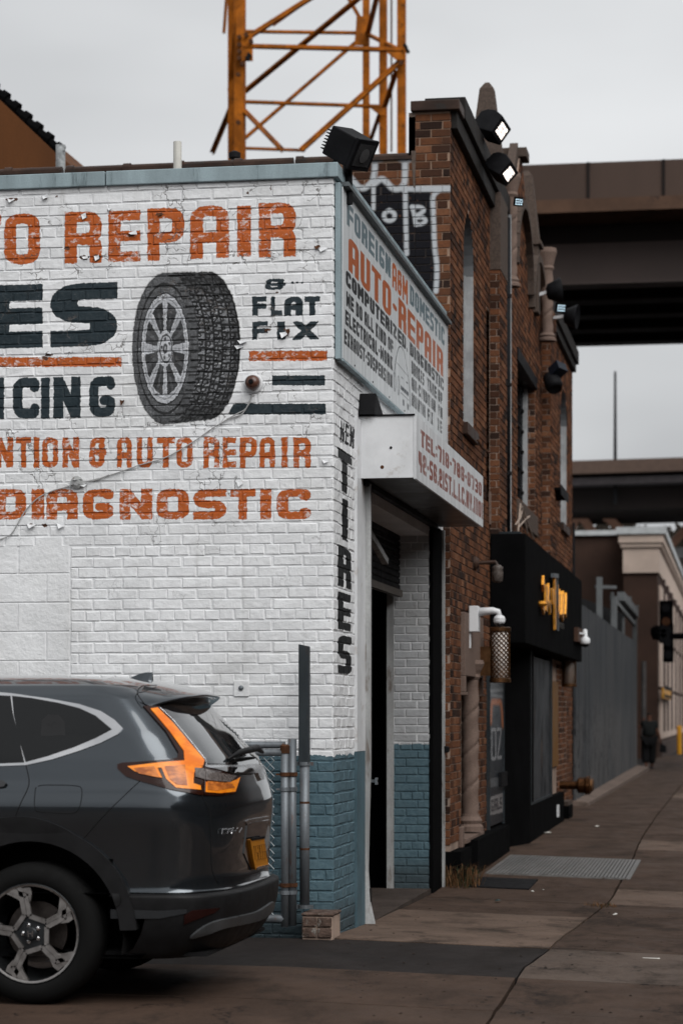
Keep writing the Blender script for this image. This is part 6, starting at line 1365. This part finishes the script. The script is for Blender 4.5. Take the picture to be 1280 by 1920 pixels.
def outline(z, n=44):
    xr, wd, xf = (float(np.interp(z, ZT_, A)) for A in (XR_, WW_, XF_))
    R1 = .42 if z < 1.3 else .42-.10*(z-1.3)/.4; R1 = min(R1, wd*.8, (xr-xf)*.4); R2 = min(.75, (xr-xf)*.45); pts = []
    e1 = 3.4; e2 = 2.8
    for i in range(n+1):                                     # rear, near corner round to far corner
        t = -1+2*i/n; t = math.copysign(abs(math.sin(t*math.pi/2)), t); pts.append((xr-R1*(1-(max(0, 1-abs(t)**e1))**(1/e1)), YC+wd*t))
    m = 26
    sx = [xr-R1+(xf+R2-xr+R1)*k/m for k in range(1, m)]
    bulge = lambda x: 0
    far = [(x, YC+wd) for x in sx]; near = [(x, YC-wd) for x in reversed(sx)]
    fr = []
    for i in range(n//2+1):
        t = 1-2*i/(n//2); t = math.copysign(abs(math.sin(t*math.pi/2)), t); fr.append((xf+R2*(1-(max(0, 1-abs(t)**e2))**(1/e2)), YC+wd*t))
    return pts+far+fr+near
def loft(name, zs, m, cap_top=True, cap_bot=True):
    g = MB(); rings = [outline(z) for z in zs]; n = len(rings[0]); v = [(x, y, z+GZ0) for r, z in zip(rings, zs) for x, y in r]
    f = [(i*n+k, i*n+(k+1) % n, (i+1)*n+(k+1) % n, (i+1)*n+k) for i in range(len(zs)-1) for k in range(n)]
    if cap_top: f.append(tuple(range((len(zs)-1)*n, len(zs)*n)))
    if cap_bot: f.append(tuple(reversed(range(n))))
    g.add(v, f); return g
def paint(name, col, metal, rough, coat=1.0):
    m = new_mat(name); t = NT(m); p = t.pos(); n = t.noise(p, 3, 3)
    t.out(color=c4(col), metal=metal, rough=t.ramp(n, .3, .7, rough-.02, rough+.03), coat=coat, coatr=.03, spec=.5 if coat > .5 else .2, bump=t.noise(p, 1.7, 1), dist=.002, strength=.15); return m
M_body = paint('grey_metallic_paint', (.054, .064, .074), .85, .14)
M_plast = mat('black_car_plastic', (.012, .012, .013), .55, .2, 10, .2, 200, .0005, spec=.2)
M_gloss = paint('gloss_black', (.006, .006, .007), 0, .06); M_wing = paint('dark_window_glass', (.006, .0065, .007), 0, .05, .35)
M_rglass = paint('rear_window_glass', (.030, .034, .037), 0, .05, 1.0)
M_chrome = mat('satin_chrome', (.62, .62, .63), .22, .04, 3, .02, 30, .0005, metal=1.0)
zs = sorted(set([.585, .59, .60, .62, .65, .68, .72]+list(np.linspace(.76, 1.28, 27))+list(np.linspace(1.3, 1.6, 16))+[1.62, 1.635, 1.65, 1.662, 1.674, 1.685, 1.695, 1.703, 1.71, 1.715, 1.718]))
gb_ = loft('body', zs, M_body)
zl = [.24, .27, .30, .34, .38, .42, .46, .50, .54, .56, .572, .579, .582]
gl_ = loft('bumper', zl, M_plast)
HX, HZc = on_y(57, 1747, YC-.93).x, .37
HX2 = HX-2.66
def cut(g, name, m, smooth=True):
    me = g.mesh(name, m, smooth); bm = bmesh.new(); bm.from_mesh(me)
    kill = []
    for f in bm.faces:
        for hx in (HX, HX2):
            if abs(f.calc_center_median().y-YC) > .50 and any((v.co.x-hx)**2+(v.co.z-GZ0-HZc)**2 < .492**2 for v in f.verts): kill.append(f); break
    bmesh.ops.delete(bm, geom=kill, context='FACES')
    for v in bm.verts:                                  # snap the ragged rim on to the arch
        if False:
            for hx in (HX, HX2):
                d = math.hypot(v.co.x-hx, v.co.z-GZ0-HZc)
                if .40 < d < .56: v.co.x = hx+(v.co.x-hx)*.485/d; v.co.z = GZ0+HZc+(v.co.z-GZ0-HZc)*.485/d
    bm.to_mesh(me); bm.free(); o = bpy.data.objects.new(name, me); COL.objects.link(o); o.parent = car; return o
body = cut(gb_, 'body', M_body); bump = cut(gl_, 'bumper', M_plast)
V_ = []; F_ = []
for g in (gb_, gl_): o0 = len(V_); V_ += [Vector(p) for p in g.v]; F_ += [tuple(i+o0 for i in f) for f in g.f]
bvh = BVHTree.FromPolygons(V_, F_)
def hit(u, v):
    d = ray(u, v).normalized(); r = bvh.ray_cast(CAM, d)
    if r[0] is not None: return r[0], r[1] if r[1].dot(d) < 0 else -r[1]
    n = bvh.find_nearest(at_d(u, v, 12.6)); return n[0], n[1] if n[1].dot(d) < 0 else -n[1]
def patch(name, poly, m, off=.004, thick=.012, parent=None, step=5, holes=(), label=None, smooth=True):
    """a fitted piece of trim: outline surveyed on the photograph, laid on the body surface with real thickness"""
    P2 = []
    n = len(poly)
    for i in range(n):
        a, b = Vector(poly[i]), Vector(poly[(i+1) % n]); k = max(1, int((b-a).length/step))
        P2 += [a.lerp(b, j/k) for j in range(k)]
    nb = len(P2); us = [p.x for p in P2]; vs = [p.y for p in P2]
    def inside(x, y):
        c = False
        for i in range(nb):
            p, q = P2[i], P2[(i+1) % nb]
            if (p.y > y) != (q.y > y) and x < (q.x-p.x)*(y-p.y)/(q.y-p.y)+p.x: c = not c
        return c
    pts = list(P2); y = min(vs)+step*.6
    while y < max(vs):
        x = min(us)+step*.6
        while x < max(us):
            if inside(x, y) and min((p-Vector((x, y))).length for p in P2) > step*.45: pts.append(Vector((x, y)))
            x += step
        y += step
    vo, eo, fo, *_ = delaunay_2d_cdt(pts, [(i, (i+1) % nb) for i in range(nb)], [], 1, 1e-4)
    H = [hit(p.x, p.y) for p in vo]; nrm = [Vector((0,0,0)) for _ in vo]
    for f in fo:
        for i in f: nrm[i] = nrm[i]+H[i][1]
    for f in fo:
        s = Vector((0,0,0))
        for i in f: s += H[i][1]
        for i in f: nrm[i] = nrm[i]+s
    nrm = [x.normalized() if x.length > 0 else H[i][1] for i, x in enumerate(nrm)]
    top = [h[0]+nn*off for h, nn in zip(H, nrm)]; g = MB(); o = len(top); edge = {}
    for f in fo:
        for i in range(len(f)): e = (f[i], f[(i+1) % len(f)]); edge[e] = 1
    bd_ = [e for e in edge if (e[1], e[0]) not in edge]
    low = {}; vv = list(top)
    for e in bd_:
        for i in e:
            if i not in low: low[i] = len(vv); vv.append(top[i]-nrm[i]*thick)
    g.add(vv, [tuple(f) for f in fo]+[(a, low[a], low[b], b) for a, b in bd_])
    me = bpy.data.meshes.new(name); me.from_pydata([tuple(x) for x in g.v], [], g.f); me.materials.append(m)
    bm = bmesh.new(); bm.from_mesh(me); bmesh.ops.recalc_face_normals(bm, faces=bm.faces)
    c = sum((f.normal.dot((CAM-f.calc_center_median()).normalized())*f.calc_area() for f in bm.faces))
    if c < 0: bmesh.ops.reverse_faces(bm, faces=bm.faces)
    for e in bm.edges:
        if len(e.link_faces) == 2 and e.calc_face_angle(0) > .7: e.smooth = False
    bm.to_mesh(me); bm.free()
    if smooth: me.polygons.foreach_set('use_smooth', [True]*len(me.polygons))
    ob = bpy.data.objects.new(name, me); COL.objects.link(ob); ob.parent = parent or car
    if label: ob['label'] = label
    return ob
def line(name, pts, m, w_=1.6, off=.0015, parent=None, closed=False, rad=None):
    P_ = [Vector(p) for p in (pts+[pts[0]] if closed else pts)]; D_ = []
    for a, b in zip(P_[:-1], P_[1:]):
        k = max(1, int((b-a).length/4)); D_ += [a.lerp(b, j/k) for j in range(k)]
    D_.append(P_[-1]); g = MB(); q = [hit(p.x, p.y) for p in D_]; g.tube([h[0]+h[1]*(off-w_*.0014*.5) for h in q], w_*.00275/2, 6); return g.build(name, m, parent or car, smooth=True)
def curve(pts, k=6, closed=False):
    out = []; n = len(pts); rng_ = range(n if closed else n-1)
    for i in rng_:
        p = [np.array(pts[(i+j) % n] if closed else pts[min(max(i+j, 0), n-1)], float) for j in (-1, 0, 1, 2)]
        for s in range(k):
            t = s/k; out.append(tuple(.5*((2*p[1])+(p[2]-p[0])*t+(2*p[0]-5*p[1]+4*p[2]-p[3])*t*t+(-p[0]+3*p[1]-3*p[2]+p[3])*t**3)))
    if not closed: out.append(tuple(pts[-1]))
    return out
# quarter window with chrome surround
trim = [(-720, 1436), (-640, 1392), (-540, 1345), (-400, 1308), (-220, 1295), (-60, 1296), (0, 1299), (24, 1301), (90, 1310), (150, 1321), (190, 1334), (215, 1350), (231, 1366), (222, 1377), (190, 1393), (150, 1408), (100, 1424), (50, 1435), (0, 1437), (-60, 1440), (-400, 1446), (-720, 1448)]
patch('window_trim', trim, M_chrome, .005, .01)
patch('front_door_window', [(-690, 1438), (-620, 1394), (-530, 1352), (-400, 1316), (-330, 1307), (-322, 1380), (-326, 1440), (-500, 1443)], M_wing, .008, .01, step=14)
patch('rear_door_window', [(-306, 1305), (-200, 1301), (-60, 1302), (21, 1306), (26, 1340), (47, 1430), (0, 1432), (-60, 1434), (-302, 1440), (-298, 1380)], M_wing, .008, .01, step=8)
qg = patch('quarter_window', [(24, 1306), (60, 1310), (110, 1319), (150, 1329), (180, 1343), (210, 1368), (180, 1384), (140, 1401), (90, 1418), (49, 1429), (36, 1385), (27, 1340)], M_wing, .009, .01)
g_ = patch('seat_headrest', [(80, 1352), (92, 1341), (112, 1342), (122, 1354), (124, 1380), (78, 1382)], mat('seat_behind_glass', (.016, .016, .017), .3, .1, coat=.3), .0095, .002, parent=qg)
line('door_shut_line', curve([(21, 1303), (26, 1340), (40, 1395), (48, 1430), (55, 1462), (52, 1480), (40, 1505), (28, 1535), (19, 1565)]), M_dark, 1.8)
line('fuel_door_line', curve([(72, 1474), (110, 1472), (146, 1474), (154, 1482), (152, 1505), (146, 1520), (130, 1525), (75, 1522), (66, 1514), (66, 1490)], 5, True), M_dark, 1.5)
line('bumper_shut_line', curve([(262, 1465), (230, 1495), (190, 1535), (146, 1586)]), M_dark, 1.6)
line('tailgate_shut_line', curve([(378, 1490), (388, 1510), (394, 1530), (396, 1600), (398, 1632), (408, 1655)]), M_dark, 2.2)
patch('door_handle', [(-20, 1464), (8, 1465), (14, 1470), (10, 1476), (-20, 1481)], M_gloss, .02, .02)
# wheel arch cladding
arc_o = [(-60, 1545), (0, 1534), (50, 1531), (100, 1543), (145, 1567), (185, 1604), (212, 1645), (226, 1680), (226, 1696)]
arc_i = [(57+168*math.cos(math.radians(a)), 1747-172*math.sin(math.radians(a))) for a in (16, 28, 42, 56, 70, 84, 98, 112, 124)]
patch('wheel_arch_cladding', curve(arc_o)+curve(arc_i), M_plast, .014, .03)
line('bumper_edge_line', [(205, 1680), (260, 1679), (320, 1677), (420, 1668)], M_dark, 2.0)
# rear lights
dk = mat('dark_red_lens', (.030, .008, .004), .2, .1, coat=.4)
def amber(name, lo, hi, sc):
    m = new_mat(name); t = NT(m); p = t.pos(); n = t.noise(t.scaled(p, (1, 1, 2.5)), sc, 3); b = t.mix(t.ramp(n, .35, .65), c4(lo), c4(hi)); fine = t.n('ShaderNodeTexWave', {'Vector': p, 'Scale': 60.0, 'Distortion': 1.0})
    t.out(color=b, rough=.25, coat=.3, coatr=.05, spec=.3, bump=fine.outputs['Fac'], dist=.0012, strength=.35); return m
M_amb = amber('amber_lens', (.72, .16, .006), (.90, .27, .012), 7); M_amd = amber('deep_amber_lens', (.30, .075, .010), (.62, .19, .028), 16)
lamp_out = [(268, 1325), (297, 1325), (325, 1351), (382, 1424), (383, 1437), (450, 1458), (446, 1470), (438, 1488), (410, 1492), (375, 1491), (320, 1481), (262, 1465), (236, 1456), (221, 1442), (221, 1434), (230, 1431), (320, 1425), (332, 1422), (334, 1412), (310, 1372)]
lamp = patch('tail_lamp', lamp_out, dk, .008, .03, step=4)
patch('amber_lens', [(281, 1331), (294, 1329), (322, 1357), (381, 1427), (378, 1438), (345, 1432), (343, 1410), (318, 1375)], M_amb, .012, .01, lamp, step=4)
patch('amber_lens', [(240, 1438), (300, 1431), (342, 1428), (360, 1430), (378, 1440), (362, 1450), (361, 1470), (374, 1474), (375, 1482), (330, 1478), (312, 1462), (303, 1441), (296, 1441), (305, 1460), (255, 1448)], M_amb, .012, .01, lamp, step=4)
patch('lens_cell', [(252, 1442), (290, 1438), (300, 1460), (262, 1452)], M_amd, .0145, .01, lamp, step=4)
patch('lens_cell', [(309, 1439), (345, 1436), (350, 1474), (330, 1472), (318, 1462)], M_amd, .0145, .01, lamp, step=4)
patch('lens_cell', [(382, 1467), (410, 1472), (440, 1463), (447, 1458), (438, 1485), (410, 1488), (383, 1486)], M_amb, .012, .01, lamp, step=4, label='orange lower lens on the tailgate')
patch('lens_cell', [(386, 1466), (430, 1470), (436, 1478), (400, 1484), (386, 1482)], M_amd, .0145, .01, lamp, step=4)
patch('reverse_lens', [(363, 1442), (378, 1443), (400, 1449), (440, 1456), (428, 1468), (385, 1464), (364, 1458)], mat('clear_lens_cluster', (.20, .17, .16), .12, .6, 60, .5, 80, .002, coat=1.0), .0145, .01, lamp, step=4)
line('lens_edge', [(296, 1328), (324, 1354), (354, 1391), (383, 1427), (384, 1438)], M_chrome, 1.2, .014, lamp)
line('lens_divider', [(380, 1438), (382, 1455), (381, 1490)], dk, 3.0, .014, lamp)
# rear window, wiper, chrome strip
patch('rear_window_surround', [(299, 1327), (330, 1325), (398, 1325), (424, 1345), (455, 1378), (482, 1414), (486, 1432), (440, 1437), (384, 1435), (354, 1389)], M_gloss, .006, .01)
patch('rear_window', [(318, 1350), (366, 1344), (395, 1362), (414, 1382), (434, 1412), (426, 1434), (385, 1433), (350, 1390)], M_rglass, .009, .01)
g = MB(); a = hit(422, 1427)[0]; b = hit(482, 1418)[0]; k = Vector((.03, -.02, .02)); g.tube([a+k*.6, a.lerp(b, .25)+k*1.5+Vector((0,0,.012)), a.lerp(b, .7)+k*2.0+Vector((0,0,.014)), b+k*1.2], [.006, .017, .02, .010], 8); g.build('wiper', M_plast, car, smooth=True)
patch('chrome_strip', [(382, 1437), (455, 1436), (470, 1434), (487, 1436), (492, 1440), (492, 1462), (486, 1464), (480, 1450), (450, 1451), (420, 1446), (384, 1440)], M_chrome, .012, .012)
patch('chrome_shadow', [(392, 1442), (420, 1448), (450, 1452), (476, 1451), (470, 1442), (430, 1440)], M_gloss, .0135, .01)
# licence plate recess and plate, badge
patch('plate_recess_lip', [(459, 1540), (466, 1536), (503, 1530), (504, 1534), (468, 1541), (462, 1548)], M_chrome, .008, .01)
patch('plate_recess', [(462, 1549), (470, 1543), (503, 1537), (504, 1600), (500, 1625), (470, 1632), (456, 1600)], M_gloss, .006, .01)
pl = patch('license_plate', [(462, 1574), (488, 1570), (493, 1604), (497, 1624), (472, 1630), (467, 1606)], M_yel2 if 'M_yel2' in globals() else mat('orange_plate_yellow', (.42, .16, .012), .5, .1), .022, .02, step=4)
patch('plate_frame', [(463, 1571), (488, 1567), (489, 1571), (464, 1575)], M_iron, .026, .01, pl); patch('plate_frame', [(473, 1626), (497, 1620), (498, 1625), (474, 1631)], M_chrome, .026, .01, pl)
def glyph3d(ch, A_, B_, C_, m, parent, name='letter', w_=.9, off=.027):
    """A_ top left, B_ top right, C_ bottom left in photograph columns/rows"""
    A_, B_, C_ = Vector(A_), Vector(B_), Vector(C_); g = MB()
    for plx in GL[ch]:
        q = [A_+(B_-A_)*min(max(x, 0), 1)+(C_-A_)*(1-min(max(y, 0), 1)) for x, y in plx]; pts = []
        for p in q:
            h = hit(p.x, p.y); pts.append(h[0]+h[1]*off)
        g.tube(pts, w_*.00137, 5)
    return g.build(name, m, parent)
for i, ch in enumerate('T52EE6'): u = 466+i*4.0; glyph3d(ch, (u, 1586-i*.7), (u+2.6, 1585.5-i*.7), (u+2.4, 1612-i*.7), M_dark, pl, 'plate_character', .75)
for ch, u0, u1, v0 in (('C', 412.5, 421, 1554.5), ('R', 423.5, 431, 1554), ('V', 440, 448.5, 1552.5)): glyph3d(ch, (u0+1, v0), (u1+1, v0-.6), (u0-.5, v0+8.5), M_chrome, car, 'badge_letter', 1.3, .012)
glyph3d('-', (433, 1553), (438, 1553), (433, 1562), M_chrome, car, 'badge_letter', 1.3, .012)
# bumper: reflector and silver skid plate
patch('bumper_reflector', [(345, 1716), (360, 1707), (412, 1702), (400, 1712), (380, 1719), (345, 1733)], mat('dark_red_reflector', (.022, .006, .005), .3, .2, coat=.2), .006, .01)
patch('skid_plate', curve([(356, 1757), (375, 1740), (400, 1727), (440, 1718), (480, 1708), (510, 1690), (508, 1708), (490, 1722), (460, 1731), (420, 1739), (385, 1751)], 4, True), mat('silver_skid_plate', (.10, .105, .11), .35, .15, 5, metal=.5), .012, .03)
patch('bumper_crease', [(208, 1705), (300, 1708), (350, 1705), (350, 1712), (300, 1722), (208, 1722)], mat('satin_plastic', (.035, .037, .04), .35, .1), .006, .01)
# roof spoiler
rt = [(-.66, -.30, 1.545), (-.60, -.245, 1.572), (-.45, -.165, 1.597), (-.3, -.13, 1.608), (0, -.115, 1.613), (.3, -.13, 1.608), (.45, -.165, 1.597), (.60, -.245, 1.572), (.66, -.30, 1.545)]
rl = [(-.70, -.50, 1.575), (-.63, -.55, 1.635), (-.47, -.60, 1.690), (-.3, -.62, 1.702), (0, -.62, 1.708), (.3, -.62, 1.702), (.47, -.60, 1.690), (.63, -.55, 1.635), (.70, -.50, 1.575)]
g = MB(); v = []; n = len(rt)
def xyz(p, dz=0, dx=0): return (p[1]+dx, YC+p[0], p[2]+GZ0+dz)
for j, s in enumerate(np.linspace(0, 1, 6)):
    for a, b in zip(rl, rt): q = Vector(xyz(a)).lerp(Vector(xyz(b)), s); v.append((q.x, q.y, q.z+.018*math.sin(s*math.pi)))
for a, b in zip(rl, rt): v.append(xyz(b, -.022, -.006))
for a, b in zip(rl, rt): q = Vector(xyz(a)).lerp(Vector(xyz(b)), .45); v.append((q.x, q.y*.98+YC*.02, q.z-.075))
f = [(j*n+i, j*n+i+1, (j+1)*n+i+1, (j+1)*n+i) for j in range(7) for i in range(n-1)]
g.add(v, f); o = g.build('roof_spoiler', M_body, car, smooth=True)
so = o.modifiers.new('sub', 'SUBSURF'); so.levels = so.render_levels = 2
line('spoiler_shut_line', curve([(291, 1291), (265, 1293), (256, 1303), (259, 1312), (268, 1324)]), M_dark, 1.8, .022)
# shark fin aerial
h0 = Vector(hit(262, 1289)[0]); yfn = YC-.02; hits = bvh.ray_cast(Vector((-.55, yfn, 3)), Vector((0, 0, -1)))[0]
xa, xb = on_y(233, 1283, yfn).x, on_y(290, 1290, yfn).x; top_ = on_y(288, 1264, yfn).z
g = MB(); prof = [(xa, 0), (xa+.04, .012), (xa+.09, .035), (xa+.13, .046), (xb-.01, .052), (xb-.018, .02), (xb, 0)]
base = [bvh.ray_cast(Vector((x, yfn, 3)), Vector((0, 0, -1)))[0].z-.012 for x, h in prof]
wd_ = [.004, .022, .026, .026, .020, .024, .004]; v = []; sc_f = (top_-base[4])/.052
for (x, h), b0, wv in zip(prof, base, wd_): v += [(x, yfn-wv, b0), (x, yfn-wv*.25, b0+.01+h*sc_f), (x, yfn+wv*.25, b0+.01+h*sc_f), (x, yfn+wv, b0)]
n = len(prof); g.add(v, [(i*4+k, i*4+k+1, (i+1)*4+k+1, (i+1)*4+k) for i in range(n-1) for k in range(3)]+[(0,1,2,3), (4*n-1, 4*n-2, 4*n-3, 4*n-4)]); g.build('roof_aerial', M_body, car, bevel=.002)
# underbody and wheel wells
g = MB(); g.box(-4.2, -.05, YC-.46, YC+.46, GZ0+.24, GZ0+.60); g.box(-4.1, .02, YC-.75, YC+.75, GZ0+.25, GZ0+.27); g.build('underbody', M_dark, car)
for hx in (HX, HX2):
    for s in (-1, 1):
        g = MB(); P_ = []; n = 20
        for k in range(n+1): a = math.radians(-12+204*k/n); P_.append((hx+.49*math.cos(a), GZ0+HZc+.49*math.sin(a)))
        v = [(x, YC+s*.915, z) for x, z in P_]+[(x, YC+s*.47, z) for x, z in P_]; g.add(v, [(k, k+1, n+2+k, n+1+k) for k in range(n)]); g.add([(hx, YC+s*.468, GZ0+HZc)]+[(x, YC+s*.468, z) for x, z in P_], [(0, k+1, k+2) for k in range(n)]); g.build('wheel_well', M_dark, car)
for hx in (HX, HX2):
    for s in (-1, 1):
        v = []; n = 26
        for k in range(n+1): a = math.radians(3+174*k/n); c_, s_ = math.cos(a), math.sin(a); v += [(hx+.565*c_, YC+s*.937, GZ0+HZc+.565*s_), (hx+.478*c_, YC+s*.935, GZ0+HZc+.478*s_), (hx+.478*c_, YC+s*.78, GZ0+HZc+.478*s_), (hx+.565*c_, YC+s*.78, GZ0+HZc+.565*s_)]
        g = MB(); g.add(v, [(k*4+i, k*4+(i+1) % 4, k*4+4+(i+1) % 4, k*4+4+i) for k in range(n) for i in range(4)]); g.build('wheel_arch_lip', M_plast, car, smooth=False)
# wheels
M_tyre = mat('tyre_rubber', (.006, .006, .006), .85, .2, 20, .5, 120, .001); M_rimd = mat('dark_wheel_metal', (.030, .032, .034), .35, .2, 8, .1, 60, .0005, metal=.6); M_rimb = mat('machined_wheel_face', (.30, .285, .275), .35, .12, 20, .1, 80, .0005, metal=.9)
def wheel(hx, side):
    s = side; yf = YC+s*.915; t = bpy.data.objects.new('wheel', None); 
    g = MB(); c = (hx, 0, GZ0+HZc); R_ = .365
    prof = [(.255, yf-s*.005), (.27, yf+s*.008), (.30, yf+s*.013), (.34, yf+s*.004), (R_, yf-s*.03), (R_+.003, yf-s*.11), (R_, yf-s*.19), (.33, yf-s*.225), (.26, yf-s*.22)]
    g.lathe(c, prof, 48, 'y'); g.f = g.f[:-2]; g.m = g.m[:-2]; root = g.build('wheel', M_tyre, car, smooth=True)
    g = MB(); g.lathe(c, [(.256, yf-s*.004), (.262, yf+s*.004), (.252, yf+s*.006), (.244, yf-s*.006), (.235, yf-s*.10), (.20, yf-s*.20)], 48, 'y'); g.f = g.f[:-2]; g.m = g.m[:-2]; g.build('rim', M_rimd, root, smooth=True)
    g = MB(); g.lathe(c, [(.2555, yf+s*.0065), (.245, yf+s*.004)], 48, 'y'); g.f = g.f[:-2]; g.m = g.m[:-2]; g.build('rim_lip', M_rimb, root)
    g = MB(); g.lathe(c, [(.16, yf-s*.12), (.16, yf-s*.135)], 32, 'y'); g.lathe(c, [(.07, yf-s*.05), (.07, yf-s*.13)], 20, 'y'); g.build('brake_disc', mat('brake_disc', (.07, .06, .055), .4, .3, metal=.8), root)
    Rr = .250; base_ang = 0
    def W3(x, y, dy): return (hx+x, yf+s*dy, GZ0+HZc+y)
    def rot(p, a): return (p[0]*math.cos(a)-p[1]*math.sin(a), p[0]*math.sin(a)+p[1]*math.cos(a))
    k_ = .250/375*1.0
    U = [(268, 256), (265, 126), (126, 52), (126, -86), (281, -236)]
    for i in range(5):
        a = 2*math.pi*i/5
        # machined strip tracing each pocket
        U2 = [rot((x*k_, y*k_), a) for x, y in U]; g = MB()
        for p, q in zip(U2[:-1], U2[1:]): g.beam(W3(*p, -.004), W3(*q, -.004), .024, .016, up=(0, 1, 0))
        g.build('machined_edge', M_rimb, root)
        for tri in ([(290, 226), (338, 118), (300, 92), (232, 82), (286, 118)], [(345, -130), (318, -198), (292, -208), (198, -150), (250, -150)]):
            g = MB(); P_ = [W3(*rot((x*k_, y*k_), a), 0) for x, y in tri]; g.prism(P_, (0, -s*.022, 0)); g.build('spoke_face', M_rimb, root)
        # dark spoke body between two pockets
        nx_ = [rot(p, 2*math.pi/5) for p in U]; body_ = [U[0], U[1], U[2], U[3], (60, 0)]
        sp = [(262, 262), (262, 130), (120, 55), (70, 70), (25, 60), nx_[3], nx_[4]]
        g = MB(); P_ = [W3(*rot((x*k_, y*k_), a), -.014) for x, y in sp]; g.prism(P_, (0, -s*.035, 0)); g.build('spoke', M_rimd, root)
        q = rot((62*k_, 22*k_), a+.3); g = MB(); g.lathe((hx+q[0], 0, GZ0+HZc+q[1]), [(.012, yf-s*.02), (.012, yf-s*.002), (.006, yf+s*.003)], 8, 'y'); g.build('wheel_nut', M_chrome, root)
    g = MB(); g.lathe(c, [(.085, yf-s*.045), (.08, yf-s*.012), (.034, yf-s*.010), (.034, yf+s*.004), (.028, yf+s*.010), (.010, yf+s*.012)], 24, 'y'); g.build('hub_cap', M_rimd, root)
    g = MB()
    for a, b in [((-.013, .016), (-.010, -.016)), ((.013, .016), (.010, -.016)), ((-.011, .001), (.011, .001))]: g.beam(W3(*a, .0125), W3(*b, .0125), .005, .003, up=(0, 1, 0))
    g.build('hub_emblem', M_chrome, root)
for hx in (HX, HX2): wheel(hx, -1); wheel(hx, 1)
set_base(car, (HX, YC, GZ0))
for o in list(car.children_recursive):
    pass

# ------------------------------------------------------------------ closing pass: bases of the larger things
bpy.context.view_layer.update()
